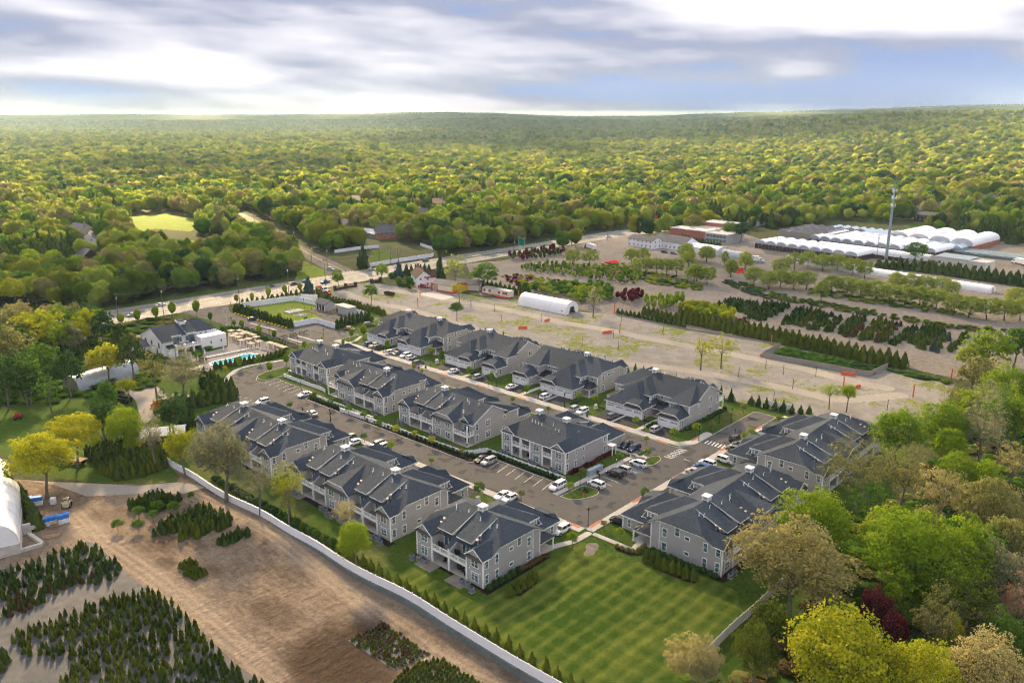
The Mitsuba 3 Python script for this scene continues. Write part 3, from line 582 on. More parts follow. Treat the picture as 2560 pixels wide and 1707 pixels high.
    def finish(self):
        for k, mat, base in (('wall', 'siding', 'wall'), ('trim', 'white_trim', 'trim'), ('roof', 'shingle_roof', 'roof'), ('seam', 'seam_metal', 'porch_roof'), ('pent', 'bronze_metal', 'awning'),
                             ('floor', 'concrete', 'patio_floor'), ('deck', 'dark_floor', 'balcony_floor')):
            mb = getattr(self, k)
            if mb.n: part(self.key, base, mb, mat, kind='stuff' if k in ('trim', 'pent', 'seam') else None)

S1 = 0.514
def zb(v): return 6.1 + S1 * (v - 2.1)                     # back slope of the main roof
def zf(v): return 6.1 + S1 * (16.5 - v)                    # front slope
RV, RZ = 9.3, 9.8

def wing(H, u0, u1, jerkin=False, outer=0):
    """A two-storey wing on the back, with its gable; outer = -1 or 1 where the house ends."""
    c, hw = (u0 + u1) / 2, (u1 - u0) / 2
    sl = 0.745; e = 0.3
    H.wall_v([(u0, 0), (u1, 0), (u1, 6.0), (u0, 6.0)], 0, 1)
    for u, s in ((u0, 1), (u1, -1)):
        if (u == u0 and outer < 0) or (u == u1 and outer > 0): continue
        H.wall_u([(0.15, 0), (2.6, 0), (2.6, 6.2), (0.15, 6.0)], u, s)
    if jerkin:
        zt = 7.42; k = (zt - 5.85) / sl; za = 5.85 + sl * (hw + e); va = 2.1 + (za - 6.1) / S1
        a0, a1 = (u0 - e, -0.35, 5.85), (u1 + e, -0.35, 5.85); t0, t1 = (u0 - e + k, -0.35, zt), (u1 + e - k, -0.35, zt); ap = (c, min(va, 8.6), za - 0.03)
        vb = 1.9
        H.plane(a0, t0, ap, (c, 8.7, za - 0.02), (u0 - e, vb, 5.85)); H.plane(a1, (u1 + e, vb, 5.85), (c, 8.7, za - 0.02), ap, t1); H.plane(t0, t1, ap)
        H.wall_v([(u0, 6.0), (u1, 6.0), (u1 - k + e, zt - 0.12), (u0 + k - e, zt - 0.12)], 0, 1)
        for p, q in ((a0, t0), (t0, t1), (t1, a1)): H.fascia(p, q)
    else:
        za = 5.85 + sl * (hw + e); va = 2.1 + (za - 6.1) / S1
        a0, a1, ap, bk = (u0 - e, -0.35, 5.85), (u1 + e, -0.35, 5.85), (c, -0.35, za), (c, va + 0.3, za)
        H.plane(a0, ap, bk, (u0 - e, 1.9, 5.85)); H.plane(a1, (u1 + e, 1.9, 5.85), bk, ap)
        H.wall_v([(u0, 6.0), (u1, 6.0), (c, za - 0.25)], 0, 1)
        for p, q in ((a0, ap), (ap, a1)): H.fascia(p, q)
        if outer: H.fascia((u1 + e if outer > 0 else u0 - e, -0.35, 5.85), (u1 + e if outer > 0 else u0 - e, 2.3, 5.9))
    H.pent_strip(u0 - 0.12, u1 + 0.12)
    n = 2 if hw > 3 else 1
    for i in range(n):
        a = c if n == 1 else c + (i * 2 - 1) * hw * 0.47
        H.w2('b', a, 0, 3.75); H.w2('b', a, 0, 0.75)
        for z in (2.95, ): H.trim.box(a - 1.5, a - 1.3, -0.12, 0, z, z + 0.25)
        H.trim.box(a + 1.35, a + 1.55, -0.12, 0, 2.75, 3.0)
    for u in (u0, u1): H.corner(u, 0, 0, 5.9)

def balcony(H, u0, u1, roofed=True):
    """One bay with a patio below, a balcony above and a shed dormer over its door."""
    H.wall_v([(u0, 0), (u1, 0), (u1, 6.25), (u0, 6.25)], 2.6, 1)
    H.floors(u0, u1, 2.6)
    H.trim.box(u0, u1, -0.06, 0.06, 2.72, 3.12)
    H.rail([(u0 + 0.15, 0.0), (u1 - 0.15, 0.0)], 3.12)
    c = (u0 + u1) / 2
    H.win('b', c - 0.35, 2.6, 3.1, 2.0, 2.05, 2, 1, 0.0, 'balcony_door', arch=True)
    H.win('b', c - 0.2, 2.6, 0.12, 2.2, 2.0, 2, 1, 0.0, 'patio_door')

def dormer(H, u0, u1):
    ze = 7.05; ve = 1.65
    s = (RZ - 0.02 - ze) / (RV - ve)
    a, b = (u0 - 0.25, ve, ze), (u1 + 0.25, ve, ze); a2, b2 = (u0 - 0.25, RV - 0.1, RZ - 0.03), (u1 + 0.25, RV - 0.1, RZ - 0.03)
    H.plane(a, b, b2, a2)
    H.wall_v([(u0, 6.05), (u1, 6.05), (u1, ze + 0.25), (u0, ze + 0.25)], 2.45, 1)
    for u, t in ((u0, 1), (u1, -1)):
        H.wall_u([(2.45, zb(2.45) - 0.2), (RV - 1.2, zb(RV - 1.2) - 0.3), (RV - 1.2, ze + s * (RV - 1.2 - ve) - 0.1), (2.45, ze + s * 0.8 - 0.1)], u, t)
    for p, q in ((a, b), (a, a2), (b, b2)): H.fascia(p, q, 0.2)

def f_side(H, u, s):
    """The end wall of the main block on side s, with windows, under the clipped hip."""
    H.wall_u([(0, 0), (0, 6.0), (2.1, 6.0), (4.15, 7.05), (14.5, 7.05), (16.2, 6.15), (16.2, 0)], u, -s)
    f = 'r' if s > 0 else 'l'; o = u
    H.w1(f, 0.95, o, 3.95); H.w1(f, 0.95, o, 0.75); H.w1(f, 3.75, o, 3.95); H.w1(f, 3.75, o, 0.7)
    H.ws(f, 7.8, o, 4.9); H.ws(f, 7.8, o, 1.6); H.w1(f, 10.1, o, 5.0, 0.95); H.w1(f, 13.0, o, 3.75, 0.95); H.w1(f, 13.0, o, 0.6, 0.95)
    H.trim.box(u, u + s * 0.05, 14.1, 14.25, 0, 7.0)
    H.corner(u, 0, 0, 5.95, 0.13); H.corner(u, 16.2, 0, 6.1)
    e = u + s * 0.35
    for p, q in (((e, 1.9, 5.95), (e, 4.15, 7.13)), ((e, 4.15, 7.13), (e, 14.45, 7.13)), ((e, 14.45, 7.13), (e, 16.8, 5.95))): H.fascia(p, q)

def garage_gable(H, c, u0, u1, hipz):
    """The small clipped gable over a pair of garage doors."""
    k = 1.42
    a0, t0, t1, a1 = (u0, 25.78, 3.36), (u0 + k, 25.78, 4.5), (u1 - k, 25.78, 4.5), (u1, 25.78, 3.36)
    b0, b1 = (u0 + k + 0.4, 23.0, 5.34), (u1 - k - 0.4, 23.0, 5.34)
    H.plane(t0, t1, b1, b0); H.plane(a0, t0, b0); H.plane(a1, b1, t1)
    H.wall_v([(u0 + 0.3, 3.3), (u1 - 0.3, 3.3), (u1 - k + 0.1, 4.4), (u0 + k - 0.1, 4.4)], 25.21, -1)
    for p, q in ((a0, t0), (t0, t1), (t1, a1)): H.fascia(p, q)
    for u in (u0 + 0.75, u1 - 0.75): H.pent.slab([(u - 0.5, 25.3, 3.62), (u + 0.5, 25.3, 3.62), (u + 0.5, 25.8, 3.3), (u - 0.5, 25.8, 3.3)], 0.06)

def porch(H, u0, u1, side, door=True):
    """Standing-seam porch roof between garage wing and end wall; side = 1 / -1 slopes outward, 0 for a breezeway."""
    lo, hi = 2.85, 3.8
    if side == 0:
        H.seam.slab([(u0, 20.6, lo), (u1, 20.6, lo), (u1, 16.3, hi), (u0, 16.3, hi)], 0.1)
        n = int((u1 - u0) / 0.45)
        for i in range(n + 1):
            u = u0 + (u1 - u0) * i / n; H.seam.bar((u, 20.6, lo + 0.03), (u, 16.4, hi + 0.03), 0.05, 0.09)
    else:
        o, i_ = (u1, u0) if side > 0 else (u0, u1); k = o - side * 1.5
        H.seam.slab([(i_, 20.6, lo), (o, 20.6, lo), (k, 18.4, hi), (i_, 18.4, hi)], 0.1); H.seam.slab([(o, 20.6, lo), (o, 16.2, lo), (k, 16.2, hi), (k, 18.4, hi)], 0.1)
        H.seam.slab([(i_, 18.4, hi), (k, 18.4, hi), (k, 16.2, hi + 0.02), (i_, 16.2, hi + 0.02)], 0.1)
        for j in range(5): H.seam.bar((o, 16.5 + j * 0.75, lo + 0.03), (k, 16.5 + j * 0.48, hi + 0.03), 0.05, 0.09)
        for j in range(4):
            t = j / 3.0; H.seam.bar((i_ + (o - i_) * t, 20.6, lo + 0.03), (i_ + (k - i_) * t, 18.4, hi + 0.03), 0.05, 0.09)
        H.trim.box(o - side * 0.15, o - side * 0.35, 16.2, 20.5, lo - 0.4, lo - 0.08); H.corner(o - side * 0.25, 20.35, 0.1, lo - 0.1, 0.13)
    H.trim.box(u0, u1, 20.3, 20.5, lo - 0.4, lo - 0.09)
    part(H.key, 'porch_floor', MB(H.fr).box(u0, u1, 16.2, 20.7, -0.1, 0.12), 'concrete')

def F(H, c, left, right, gable=1):
    """One symmetrical four-home block. left / right: 'end', 'join' (another block follows) or 'g' (a gable block follows)."""
    E = 9.4
    for s, how in ((-1, left), (1, right)):
        if how == 'end': f_side(H, c + s * E, s); wing(H, *sorted((c + s * 5.0, c + s * E)), outer=s)
    balcony(H, c - 5.0, c - 0.1); balcony(H, c + 0.1, c + 5.0)
    H.wall_u([(-0.02, 0.1), (2.6, 0.1), (2.6, 6.2), (2.0, 5.85), (-0.02, 4.85)], c - 0.1, 1, 0.2)
    H.corner(c, -0.02, 0, 4.85, 0.16)
    for s in (-1, 1): H.corner(c + s * 4.86, 0.03, 0, 3.0, 0.13)
    dormer(H, c - 4.6, c - 1.0); dormer(H, c + 0.75, c + 4.35)
    z0 = zb(-0.1) - 0.02
    H.plane((c - 0.75, -0.1, z0), (c + 0.5, -0.1, z0), (c + 0.5, 3, zb(3) + 0.02), (c - 0.75, 3, zb(3) + 0.02))
    for u in (c - 0.75, c + 0.5): H.fascia((u, -0.1, z0), (u, 2.0, zb(2.0)), 0.2)
    # main roof of this block
    l = c - E - (0.4 if left == 'end' else 0); r = c + E + (0.4 if right == 'end' else 0)
    li, ri = (c - E + 4.7 if left == 'end' else l), (c + E - 4.7 if right == 'end' else r)
    b, f, zc = 1.75, 16.85, 7.2
    vb, vf = 2.1 + (zc - 6.1) / S1, 16.5 - (zc - 6.1) / S1
    B, Fp = [(l, b, zb(b)), (r, b, zb(b))], [(l, f, zf(f)), (r, f, zf(f))]
    H.plane(*B, *([(r, vb, zc)] if right == 'end' else []), (ri, RV, RZ), (li, RV, RZ), *([(l, vb, zc)] if left == 'end' else []))
    H.plane(*Fp, *([(r, vf, zc)] if right == 'end' else []), (ri, RV, RZ), (li, RV, RZ), *([(l, vf, zc)] if left == 'end' else []))
    if left == 'end': H.plane((l, vb, zc), (l, vf, zc), (li, RV, RZ))
    if right == 'end': H.plane((r, vb, zc), (r, vf, zc), (ri, RV, RZ))
    H.trim.box(li, ri, RV - 0.12, RV + 0.12, RZ + 0.0, RZ + 0.05) if False else None
    # front: main wall, upper block with bays, garages
    H.wall_v([(c - E, 0), (c + E, 0), (c + E, 6.1), (c - E, 6.1)], 16.2, -1)
    for s in (-1, 1):
        H.wall_u([(16.2, 2.9), (19.7, 2.9), (19.7, 6.0), (16.2, 6.0)], c + s * 5.5, -s)
        H.w2('r' if s > 0 else 'l', 18.0, c + s * 5.5, 4.1, 1.6, 1.5); H.win('f', c + s * 4.75, 19.7, 3.4, 0.85, 2.05, 1, 1, 0.0, 'balcony_door')
        H.win('f', c + s * 7.4, 16.2, 4.4, 0.75, 0.95, 1, 1)
        H.corner(c + s * 5.5, 19.7, 3.0, 6.0)
        u0, u1 = c + s * 4.05, c + s * 5.95
        H.trim.box(u0, u1, 20.75, 20.9, 3.9, 4.15); H.trim.box(u1 - s * 0.12, u1, 19.7, 20.9, 3.9, 4.15); H.wall.box(u0, u1, 20.7, 20.85, 3.0, 3.95); H.wall.box(u1 - s * 0.1, u1 - s * 0.02, 19.7, 20.8, 3.0, 3.95)
        H.trim.bar((u1 - s * 0.08, 20.8, 4.1), (c + s * 5.55, 19.85, 5.9), 0.1)
        H.corner(u1 - s * 0.02, 20.82, 2.9, 4.15, 0.12)
        H.win('f', c + s * 8.0, 16.2, 0.12, 0.95, 2.1, 1, 1, 0.0, 'front_door', mat='white_trim')
        H.wall_u([(16.2, 0), (25.2, 0), (25.2, 3.3), (16.2, 3.3)], c + s * 6.45, -s)
        H.w1('r' if s > 0 else 'l', 23.6, c + s * 6.45, 0.9, 0.7, 1.6); H.corner(c + s * 6.45, 25.2, 0, 3.3)
        H.trim.box(c + s * 3.22 - 0.28, c + s * 3.22 + 0.28, 25.2, 25.26, 0, 2.5)
        H.garage_door(c + s * 1.6, 25.2); H.garage_door(c + s * 4.84, 25.2)
    H.wall_v([(c - 5.5, 2.9), (c + 5.5, 2.9), (c + 5.5, 6.0), (c - 5.5, 6.0)], 19.7, -1)
    ze, ue, vf2 = 6.02, 5.95, 20.2
    za = ze + 0.5 * ue; vm = 16.5 - (za - 6.1) / S1 - 0.3
    H.plane((c - ue, vf2, ze), (c, vf2 - ue, za), (c, vm, za), (c - ue, 16.0, ze)); H.plane((c + ue, vf2, ze), (c + ue, 16.0, ze), (c, vm, za), (c, vf2 - ue, za)); H.plane((c - ue, vf2, ze), (c + ue, vf2, ze), (c, vf2 - ue, za))
    for s in (-1, 1): H.fascia((c + s * ue, vf2, ze), (c + s * ue, 16.9, ze)); H.fascia((c + s * ue, vf2, ze), (c + s * 2.0, vf2, ze)); H.fascia((c + s * ue, 16.87, 5.92), (c + s * (E + 0.35), 16.87, 5.92))
    H.wall_v([(c - 6.45, 0), (c + 6.45, 0), (c + 6.45, 3.35), (c - 6.45, 3.35)], 25.2, -1)
    ge, gu, gv, sl = 3.36, 6.95, 25.7, 0.72
    gz = ge + sl * gu; gr = gv - gu
    H.plane((c - gu, gv, ge), (c + gu, gv, ge), (c, gr, gz)); H.plane((c - gu, gv, ge), (c, gr, gz), (c, 11.6, gz), (c - gu, 11.6, ge)); H.plane((c + gu, gv, ge), (c + gu, 11.6, ge), (c, 11.6, gz), (c, gr, gz))
    for s in (-1, 1):
        H.fascia((c + s * gu, gv, ge), (c + s * gu, 16.4, ge))
        if s != gable: H.fascia((c, gv, ge), (c + s * gu, gv, ge))
    garage_gable(H, c, *sorted((c - gable * 0.05, c + gable * gu)), ge)
    H.corner(c, 25.22, 0, 3.3, 0.1)
    if left == 'end': porch(H, c - 9.75, c - 6.45, -1)
    if right == 'end': porch(H, c + 6.45, c + 9.75, 1)
    H.cupola(c + 0.2, RV, RZ)
    for u, v in ((-5.7, 7.6), (-5.0, 6.9), (-1.9, 7.4), (2.0, 6.8), (4.9, 6.6), (6.2, 7.2)):
        on = (-4.85 < u < -0.75) or (0.5 < u < 4.6)
        H.vent(c + u, v, (7.05 + (RZ - 7.07) / (RV - 1.65) * (v - 1.65)) if on else zb(v))
    for u, v in ((-5.35, 3.9), (-5.3, 3.0), (4.95, 3.9), (5.15, 2.9)): H.flue(c + u, v, zb(v))

def Gb(H, c):
    """The gable-ended two-home block that follows block F on its right; c is F's centre."""
    a, b = c + 9.4, c + 18.9
    wing(H, c + 5.0, c + 13.4, jerkin=True)
    # corner balcony
    u0, u1 = c + 13.4, b
    H.wall_v([(u0, 0), (u1, 0), (u1, 6.25), (u0, 6.25)], 2.6, 1); H.floors(u0, u1, 2.6)
    H.trim.box(u0, u1, -0.06, 0.06, 2.72, 3.12); H.trim.box(u1 - 0.08, u1 + 0.04, 0, 2.6, 2.72, 3.12)
    H.rail([(u0 + 0.15, 0.0), (u1 - 0.05, 0.0)], 3.12); H.rail([(u1 - 0.03, 0.0), (u1 - 0.03, 2.5)], 3.12)
    H.corner(u1 - 0.1, 0.05, 0, 6.0, 0.16); H.win('b', u0 + 2.7, 2.6, 3.1, 2.0, 2.05, 2, 1, 0.0, 'balcony_door', arch=True); H.win('b', u0 + 2.7, 2.6, 0.12, 2.0, 2.0, 2, 1, 0.0, 'patio_door')
    d0, d1 = u0 + 1.2, u0 + 4.2; dc = (d0 + d1) / 2; dz = 6.5 + 0.75 * 1.7
    for s in (-1, 1): H.plane((dc, 1.5, dz), (dc, 6.5, dz), (dc + s * 1.75, 6.0, 6.45), (dc + s * 1.75, 1.5, 6.45)); H.fascia((dc, 1.5, dz), (dc + s * 1.75, 1.5, 6.45))
    H.wall_v([(d0, 6.0), (d1, 6.0), (d1, 6.5), (dc, dz - 0.2), (d0, 6.5)], 2.2, 1)
    # end wall, full gable
    H.wall_u([(2.6, 0), (2.6, 6.1), (RV, 9.6), (15.6, 6.4), (15.6, 0)], b, -1); H.wall_u([(15.5, 0), (20.0, 0), (20.0, 6.1), (15.5, 6.4)], b - 0.01, -1); H.wall_u([(20.0, 0), (25.2, 0), (25.2, 3.3), (20.0, 3.3)], b - 0.02, -1)
    H.w1('r', 3.7, b, 4.0); H.w1('r', 3.7, b, 0.8); H.w2('r', 7.9, b, 4.2, 1.6, 1.7); H.w2('r', 7.9, b, 0.9, 1.6, 1.7); H.win('r', 14.6, b, 4.4, 0.6, 0.95, 1, 2); H.win('r', 14.0, b, 1.0, 0.6, 0.95, 1, 2); H.w1('r', 23.3, b - 0.02, 0.9, 0.7, 1.6)
    H.corner(b, 20.0, 3.3, 6.0, 0.16); H.corner(b - 0.02, 25.2, 0, 3.3)
    e = b + 0.35
    l = a
    H.plane((l, 1.75, zb(1.75)), (e, 1.75, zb(1.75)), (e, RV, RZ), (l, RV, RZ)); H.plane((l, 16.85, zf(16.85)), (e, 16.85, zf(16.85)), (e, RV, RZ), (l, RV, RZ))
    for p, q in (((e, 1.75, zb(1.75)), (e, RV, RZ)), ((e, RV, RZ), (e, 15.6, zf(15.6))), ((u0, 1.75, zb(1.75)), (d0 - 0.2, 1.75, zb(1.75))), ((d1 + 0.2, 1.75, zb(1.75)), (e, 1.75, zb(1.75)))): H.fascia(p, q)
    # front block
    g0, g1 = c + 12.1, b
    H.wall_v([(a, 0), (g0 + 0.1, 0), (g0 + 0.1, 6.1), (a, 6.1)], 16.2, -1)
    H.win('f', a + 1.2, 16.2, 4.4, 0.75, 0.95, 1, 1); H.win('f', a + 1.4, 16.2, 0.12, 0.95, 2.1, 1, 1, 0.0, 'front_door')
    H.wall_u([(16.2, 0), (20.0, 0), (20.0, 6.05), (16.2, 6.05)], g0, 1); H.wall_u([(20.0, 0), (25.2, 0), (25.2, 3.3), (20.0, 3.3)], g0 + 0.01, 1); H.wall_v([(g0, 3.0), (g1, 3.0), (g1, 6.05), (g0, 6.05)], 20.0, -1)
    H.wall_v([(g0, 0), (g1, 0), (g1, 3.35), (g0, 3.35)], 25.2, -1)
    H.win('f', g0 + 1.0, 20.0, 4.2, 0.8, 1.2, 1, 2)
    q0, q1, cz = g0 - 0.5, g1 + 0.33, 6.08; P = ((g0 + g1) / 2, 10.5, 9.45)
    H.plane((q0, 20.45, cz), (q1, 20.45, cz), P); H.plane((q1, 20.45, cz), (q1, 14.6, cz), P); H.plane((q0, 20.45, cz), P, (q0, 14.6, cz))
    H.fascia((q0, 20.45, cz), (q1, 20.45, cz)); H.fascia((q1, 20.45, cz), (q1, 15.6, cz)); H.fascia((q0, 20.45, cz), (q0, 16.8, cz)); H.fascia((a - 0.2, 16.87, 5.92), (q0, 16.87, 5.92))
    gc, gw = (g0 + g1) / 2, (g1 - g0) / 2 + 0.4; gz = 3.36 + 0.72 * gw
    H.plane((gc - gw, 25.7, 3.36), (gc + gw, 25.7, 3.36), (gc, 25.7 - gw, gz)); H.plane((gc - gw, 25.7, 3.36), (gc, 25.7 - gw, gz), (gc, 19.9, gz), (gc - gw, 19.9, 3.36)); H.plane((gc + gw, 25.7, 3.36), (gc + gw, 19.9, 3.36), (gc, 19.9, gz), (gc, 25.7 - gw, gz))
    for s in (-1, 1): H.fascia((gc + s * gw, 25.7, 3.36), (gc + s * gw, 19.9, 3.36))
    garage_gable(H, gc, gc - gw, gc + gw, 3.36)
    H.garage_door(gc - 1.62, 25.2); H.garage_door(gc + 1.62, 25.2); H.trim.box(gc - 0.28, gc + 0.28, 25.2, 25.26, 0, 2.5); H.w1('l', 23.3, g0 + 0.01, 0.9, 0.7, 1.6); H.corner(g0, 25.2, 0, 3.3)
    porch(H, c + 6.45, g0, 0)
    for u, v in ((11.5, 7.5), (12.6, 7.0), (15.5, 7.9)): H.vent(c + u, v, zb(v) if u > 13 else zb(v) + 0.6)
    H.flue(u0 - 0.2, 4.2, zb(4.2)); H.flue(u0 + 0.5, 3.6, zb(3.6))

def villa(plan, x, y, rot, label, mirror=False):
    """plan 'F', 'FF' or 'FG'; (x, y) is the corner of the back facade with u = 0."""
    H = House('villa', frame(x, y, rot, mirror), label, 'grey gabled villas of the new estate')
    if plan == 'F': F(H, 9.4, 'end', 'end')
    elif plan == 'FF':
        F(H, 9.4, 'end', 'join', 1); F(H, 28.2, 'join', 'end', -1); wing(H, 14.4, 23.2, jerkin=True); porch(H, 15.85, 21.75, 0)
    else:
        F(H, 9.4, 'end', 'g', 1); Gb(H, 9.4)
    H.finish(); return H

def terrace(x, y, label):
    """The plainer block under one big hipped roof."""
    H = House('villa', frame(x, y, 0), label, 'grey gabled villas of the new estate')
    W, D = 21.5, 17.4
    for a, b in ((0, 3.4), (9.9, 13.9), (17.2, W)):
        H.wall_v([(a, 0), (b, 0), (b, 6.0), (a, 6.0)], 0, 1); H.w2('b', (a + b) / 2, 0, 3.7, 1.8, 1.65); H.w2('b', (a + b) / 2, 0, 0.7, 1.8, 1.65)
        for u in ((b,) if a == 0 else (a,) if b == W else (a, b)): H.wall_u([(0.15, 0), (2.2, 0), (2.2, 5.9), (0.15, 5.9)], u, 1 if u == a else -1); H.corner(u, 0, 0, 5.9, 0.1)
        H.trim.box((a + b) / 2 - 1.5, (a + b) / 2 - 1.3, -0.1, 0, 2.95, 3.15); H.trim.box((a + b) / 2 + 1.3, (a + b) / 2 + 1.5, -0.1, 0, 2.8, 3.0)
    for a, b in ((3.4, 6.5), (6.7, 9.9), (13.9, 17.2)):
        H.wall_v([(a, 0), (b, 0), (b, 6.0), (a, 6.0)], 2.2, 1); H.floors(a, b, 2.2); H.trim.box(a, b, -0.06, 0.06, 2.7, 3.1); H.rail([(a + 0.1, 0), (b - 0.1, 0)], 3.1)
        H.win('b', b - 0.95, 2.2, 3.1, 1.3, 2.1, 2, 1, 0.0, 'balcony_door'); H.win('b', b - 0.95, 2.2, 0.12, 1.3, 2.0, 2, 1, 0.0, 'patio_door')
        H.corner(a + 0.12, 0.02, 0, 5.85, 0.14); H.corner(b - 0.12, 0.02, 0, 5.85, 0.14)
    H.wall_u([(0, 0), (2.2, 0), (2.2, 5.9), (0, 5.9)], 6.5, 1, 0.2)
    for u, s, f in ((0, 1, 'l'), (W, -1, 'r')):
        H.wall_u([(0, 0), (D, 0), (D, 6.0), (0, 6.0)], u, s)
        for v, z, h in ((0.8, 3.9, 1.7), (0.8, 0.9, 1.7), (4.2, 3.9, 1.7), (4.2, 0.8, 1.7), (7.2, 4.3, 1.4), (7.2, 1.3, 1.4), (16.2, 4.0, 1.6), (16.2, 1.0, 1.6)): H.win(f, v, u, z, 0.6, h, 1, 2)
        H.corner(u, 0, 0, 5.95, 0.13); H.corner(u, D, 0, 5.95)
    H.wall_v([(0, 0), (W, 0), (W, 6.0), (0, 6.0)], D, -1)
    e, z, rz, k, rv = 0.4, 5.95, 9.65, 8.2, 9.0
    A, B, C, Dd, r0, r1 = (-e, -e, z), (W + e, -e, z), (W + e, D + e, z), (-e, D + e, z), (k - 3.2, rv, rz), (W - k + 1.2, rv, rz)
    H.plane(A, B, r1, r0); H.plane(B, C, r1); H.plane(C, Dd, r0, r1); H.plane(Dd, A, r0)
    for p, q in ((A, B), (B, C), (C, Dd), (Dd, A)): H.fascia(p, q)
    for u0, u1 in ((0, 4.6), (17.0, W)):
        c = (u0 + u1) / 2; hz = 5.95 + 0.72 * ((u1 - u0) / 2 + 0.35)
        for s in (-1, 1):
            q = c + s * ((u1 - u0) / 2 + 0.35); H.plane((c, -0.45, hz), (c, 5.2, hz), (q, 0.8, 5.95), (q, -0.45, 5.95)); H.fascia((c, -0.45, hz), (q, -0.45, 5.95))
        H.wall_v([(u0, 5.9), (u1, 5.9), (c, hz - 0.25)], 0, 1)
    # front wings
    for c, w in ((5.2, 5.6), (16.5, 4.2)):
        H.wall.box(c - w, c + w, D - 0.2, D + 8.0, 0, 3.3); zz = 3.35 + 0.62 * (w + 0.5)
        a, b, f1 = c - w - 0.5, c + w + 0.5, D + 8.5
        H.plane((a, f1, 3.35), (b, f1, 3.35), (c, f1 - w * 0.9, zz)); H.plane((a, f1, 3.35), (c, f1 - w * 0.9, zz), (c, D - 3.5, zz), (a, D - 3.5, 3.35)); H.plane((b, f1, 3.35), (b, D - 3.5, 3.35), (c, D - 3.5, zz), (c, f1 - w * 0.9, zz))
        for i in ((-1.5, -0.5, 0.5, 1.5) if w > 5 else (-1, 0, 1)): H.garage_door(c + i * 2.75, D + 8.0)
        H.fascia((a, f1, 3.35), (b, f1, 3.35)); H.fascia((b, f1, 3.35), (b, D, 3.35))
    H.wall.box(9.5, 12.5, D - 0.2, D + 3.0, 0, 6.0); H.plane((9.2, D + 3.4, 6.0), (12.9, D + 3.4, 6.0), (12.9, D - 3, 7.4), (9.2, D - 3, 7.4)); H.fascia((12.9, D + 3.4, 6.0), (12.9, D - 1, 7.0))
    H.trim.box(W - 0.1, W + 2.0, D - 0.3, D + 1.6, 2.6, 2.8); H.corner(W + 1.85, D + 1.4, 0, 2.6, 0.12); H.corner(W + 1.85, D - 0.1, 0, 2.6, 0.12)
    H.cupola(k - 3.0, rv, rz); H.cupola(W - k + 1.0, rv + 0.2, rz)
    for u, v in ((5.6, 5.6), (6.8, 5.5), (8.0, 5.4), (9.2, 5.3), (12.2, 6.4), (13.9, 5.2), (15.1, 5.1)): H.vent(u, v, 5.95 + 3.7 * (v + e) / (rv + e))
    H.vent(18.3, 9.3, 5.95 + 3.7 * 3.4 / 9.4)
    H.finish(); return H

V = 'grey villa with dark hipped roof '
villa('F', -114.2, 95.0, 0, 'short villa with two shed dormers beside the big lawn')
villa('FF', -159.4, 94.2, 0, 'long villa with four shed dormers behind the bright green tree')
villa('FF', -204.6, 93.6, 0, 'long villa half hidden by the tall sparse olive tree')
villa('FF', -64.5, 129.3, 90, 'long villa whose blank side wall faces the big lawn')
villa('FF', -63.9, 175.0, 90, 'long villa beside the woods, farthest along the right hand road')
villa('FG', -174.3, 140.0, 0, 'villa with full gable end and corner balcony in the middle row')
villa('FG', -181.5, 139.9, 0, 'villa in the middle row with its corner balcony at the left end', mirror=True)
villa('FG', -139.0, 214.3, 180, 'villa with four garage doors left and two right, by the dead end lane', mirror=True)
villa('FG', -146.4, 214.3, 180, 'villa facing the road with two garage doors left and four right')
villa('FG', -210.3, 214.0, 180, 'villa facing the road, second from the far end', mirror=True)
villa('FF', -217.8, 213.5, 180, 'villa with eight garage doors and many parked cars, nearest the entrance gate')
terrace(-137.5, 144.7, 'plain grey villa under one broad hipped roof beside the grassy car park island')
terrace(-239.2, 144.9, 'plain grey villa under one broad hipped roof at the far end of the middle row')

# ---------------------------------------------------------------- vehicles
PAINT = {'white': (0.72, 0.73, 0.75), 'silver': (0.42, 0.43, 0.45), 'grey': (0.13, 0.135, 0.145), 'black': (0.012, 0.012, 0.014), 'dark_blue': (0.012, 0.022, 0.075), 'blue': (0.02, 0.08, 0.24), 'red': (0.34, 0.015, 0.02),
         'maroon': (0.12, 0.02, 0.025), 'lime': (0.42, 0.50, 0.16), 'bronze': (0.10, 0.085, 0.07), 'orange': (0.50, 0.10, 0.02), 'teal_blue': (0.03, 0.10, 0.18), 'beige': (0.46, 0.40, 0.27), 'tan': (0.30, 0.22, 0.13)}
for n_, c_ in PAINT.items(): scene['mat_paint_' + n_] = {'type': 'twosided', 'bsdf': {'type': 'principled', 'base_color': rgb(*c_), 'roughness': 0.25, 'specular': 0.5, 'clearcoat': 0.8, 'clearcoat_gloss': 0.9, 'metallic': 0.25 if n_ in ('silver', 'grey', 'bronze', 'blue', 'dark_blue', 'teal_blue') else 0.0}}
material('car_glass', (0.012, 0.017, 0.022), 0.05, 0.9)
material('tyre', (0.015, 0.015, 0.015), 0.9); material('rim', (0.45, 0.45, 0.46), 0.3, 0.5, 0.7)
material('lamp_clear', (0.75, 0.76, 0.78), 0.1, 0.8); material('lamp_red', (0.35, 0.01, 0.012), 0.15, 0.8)

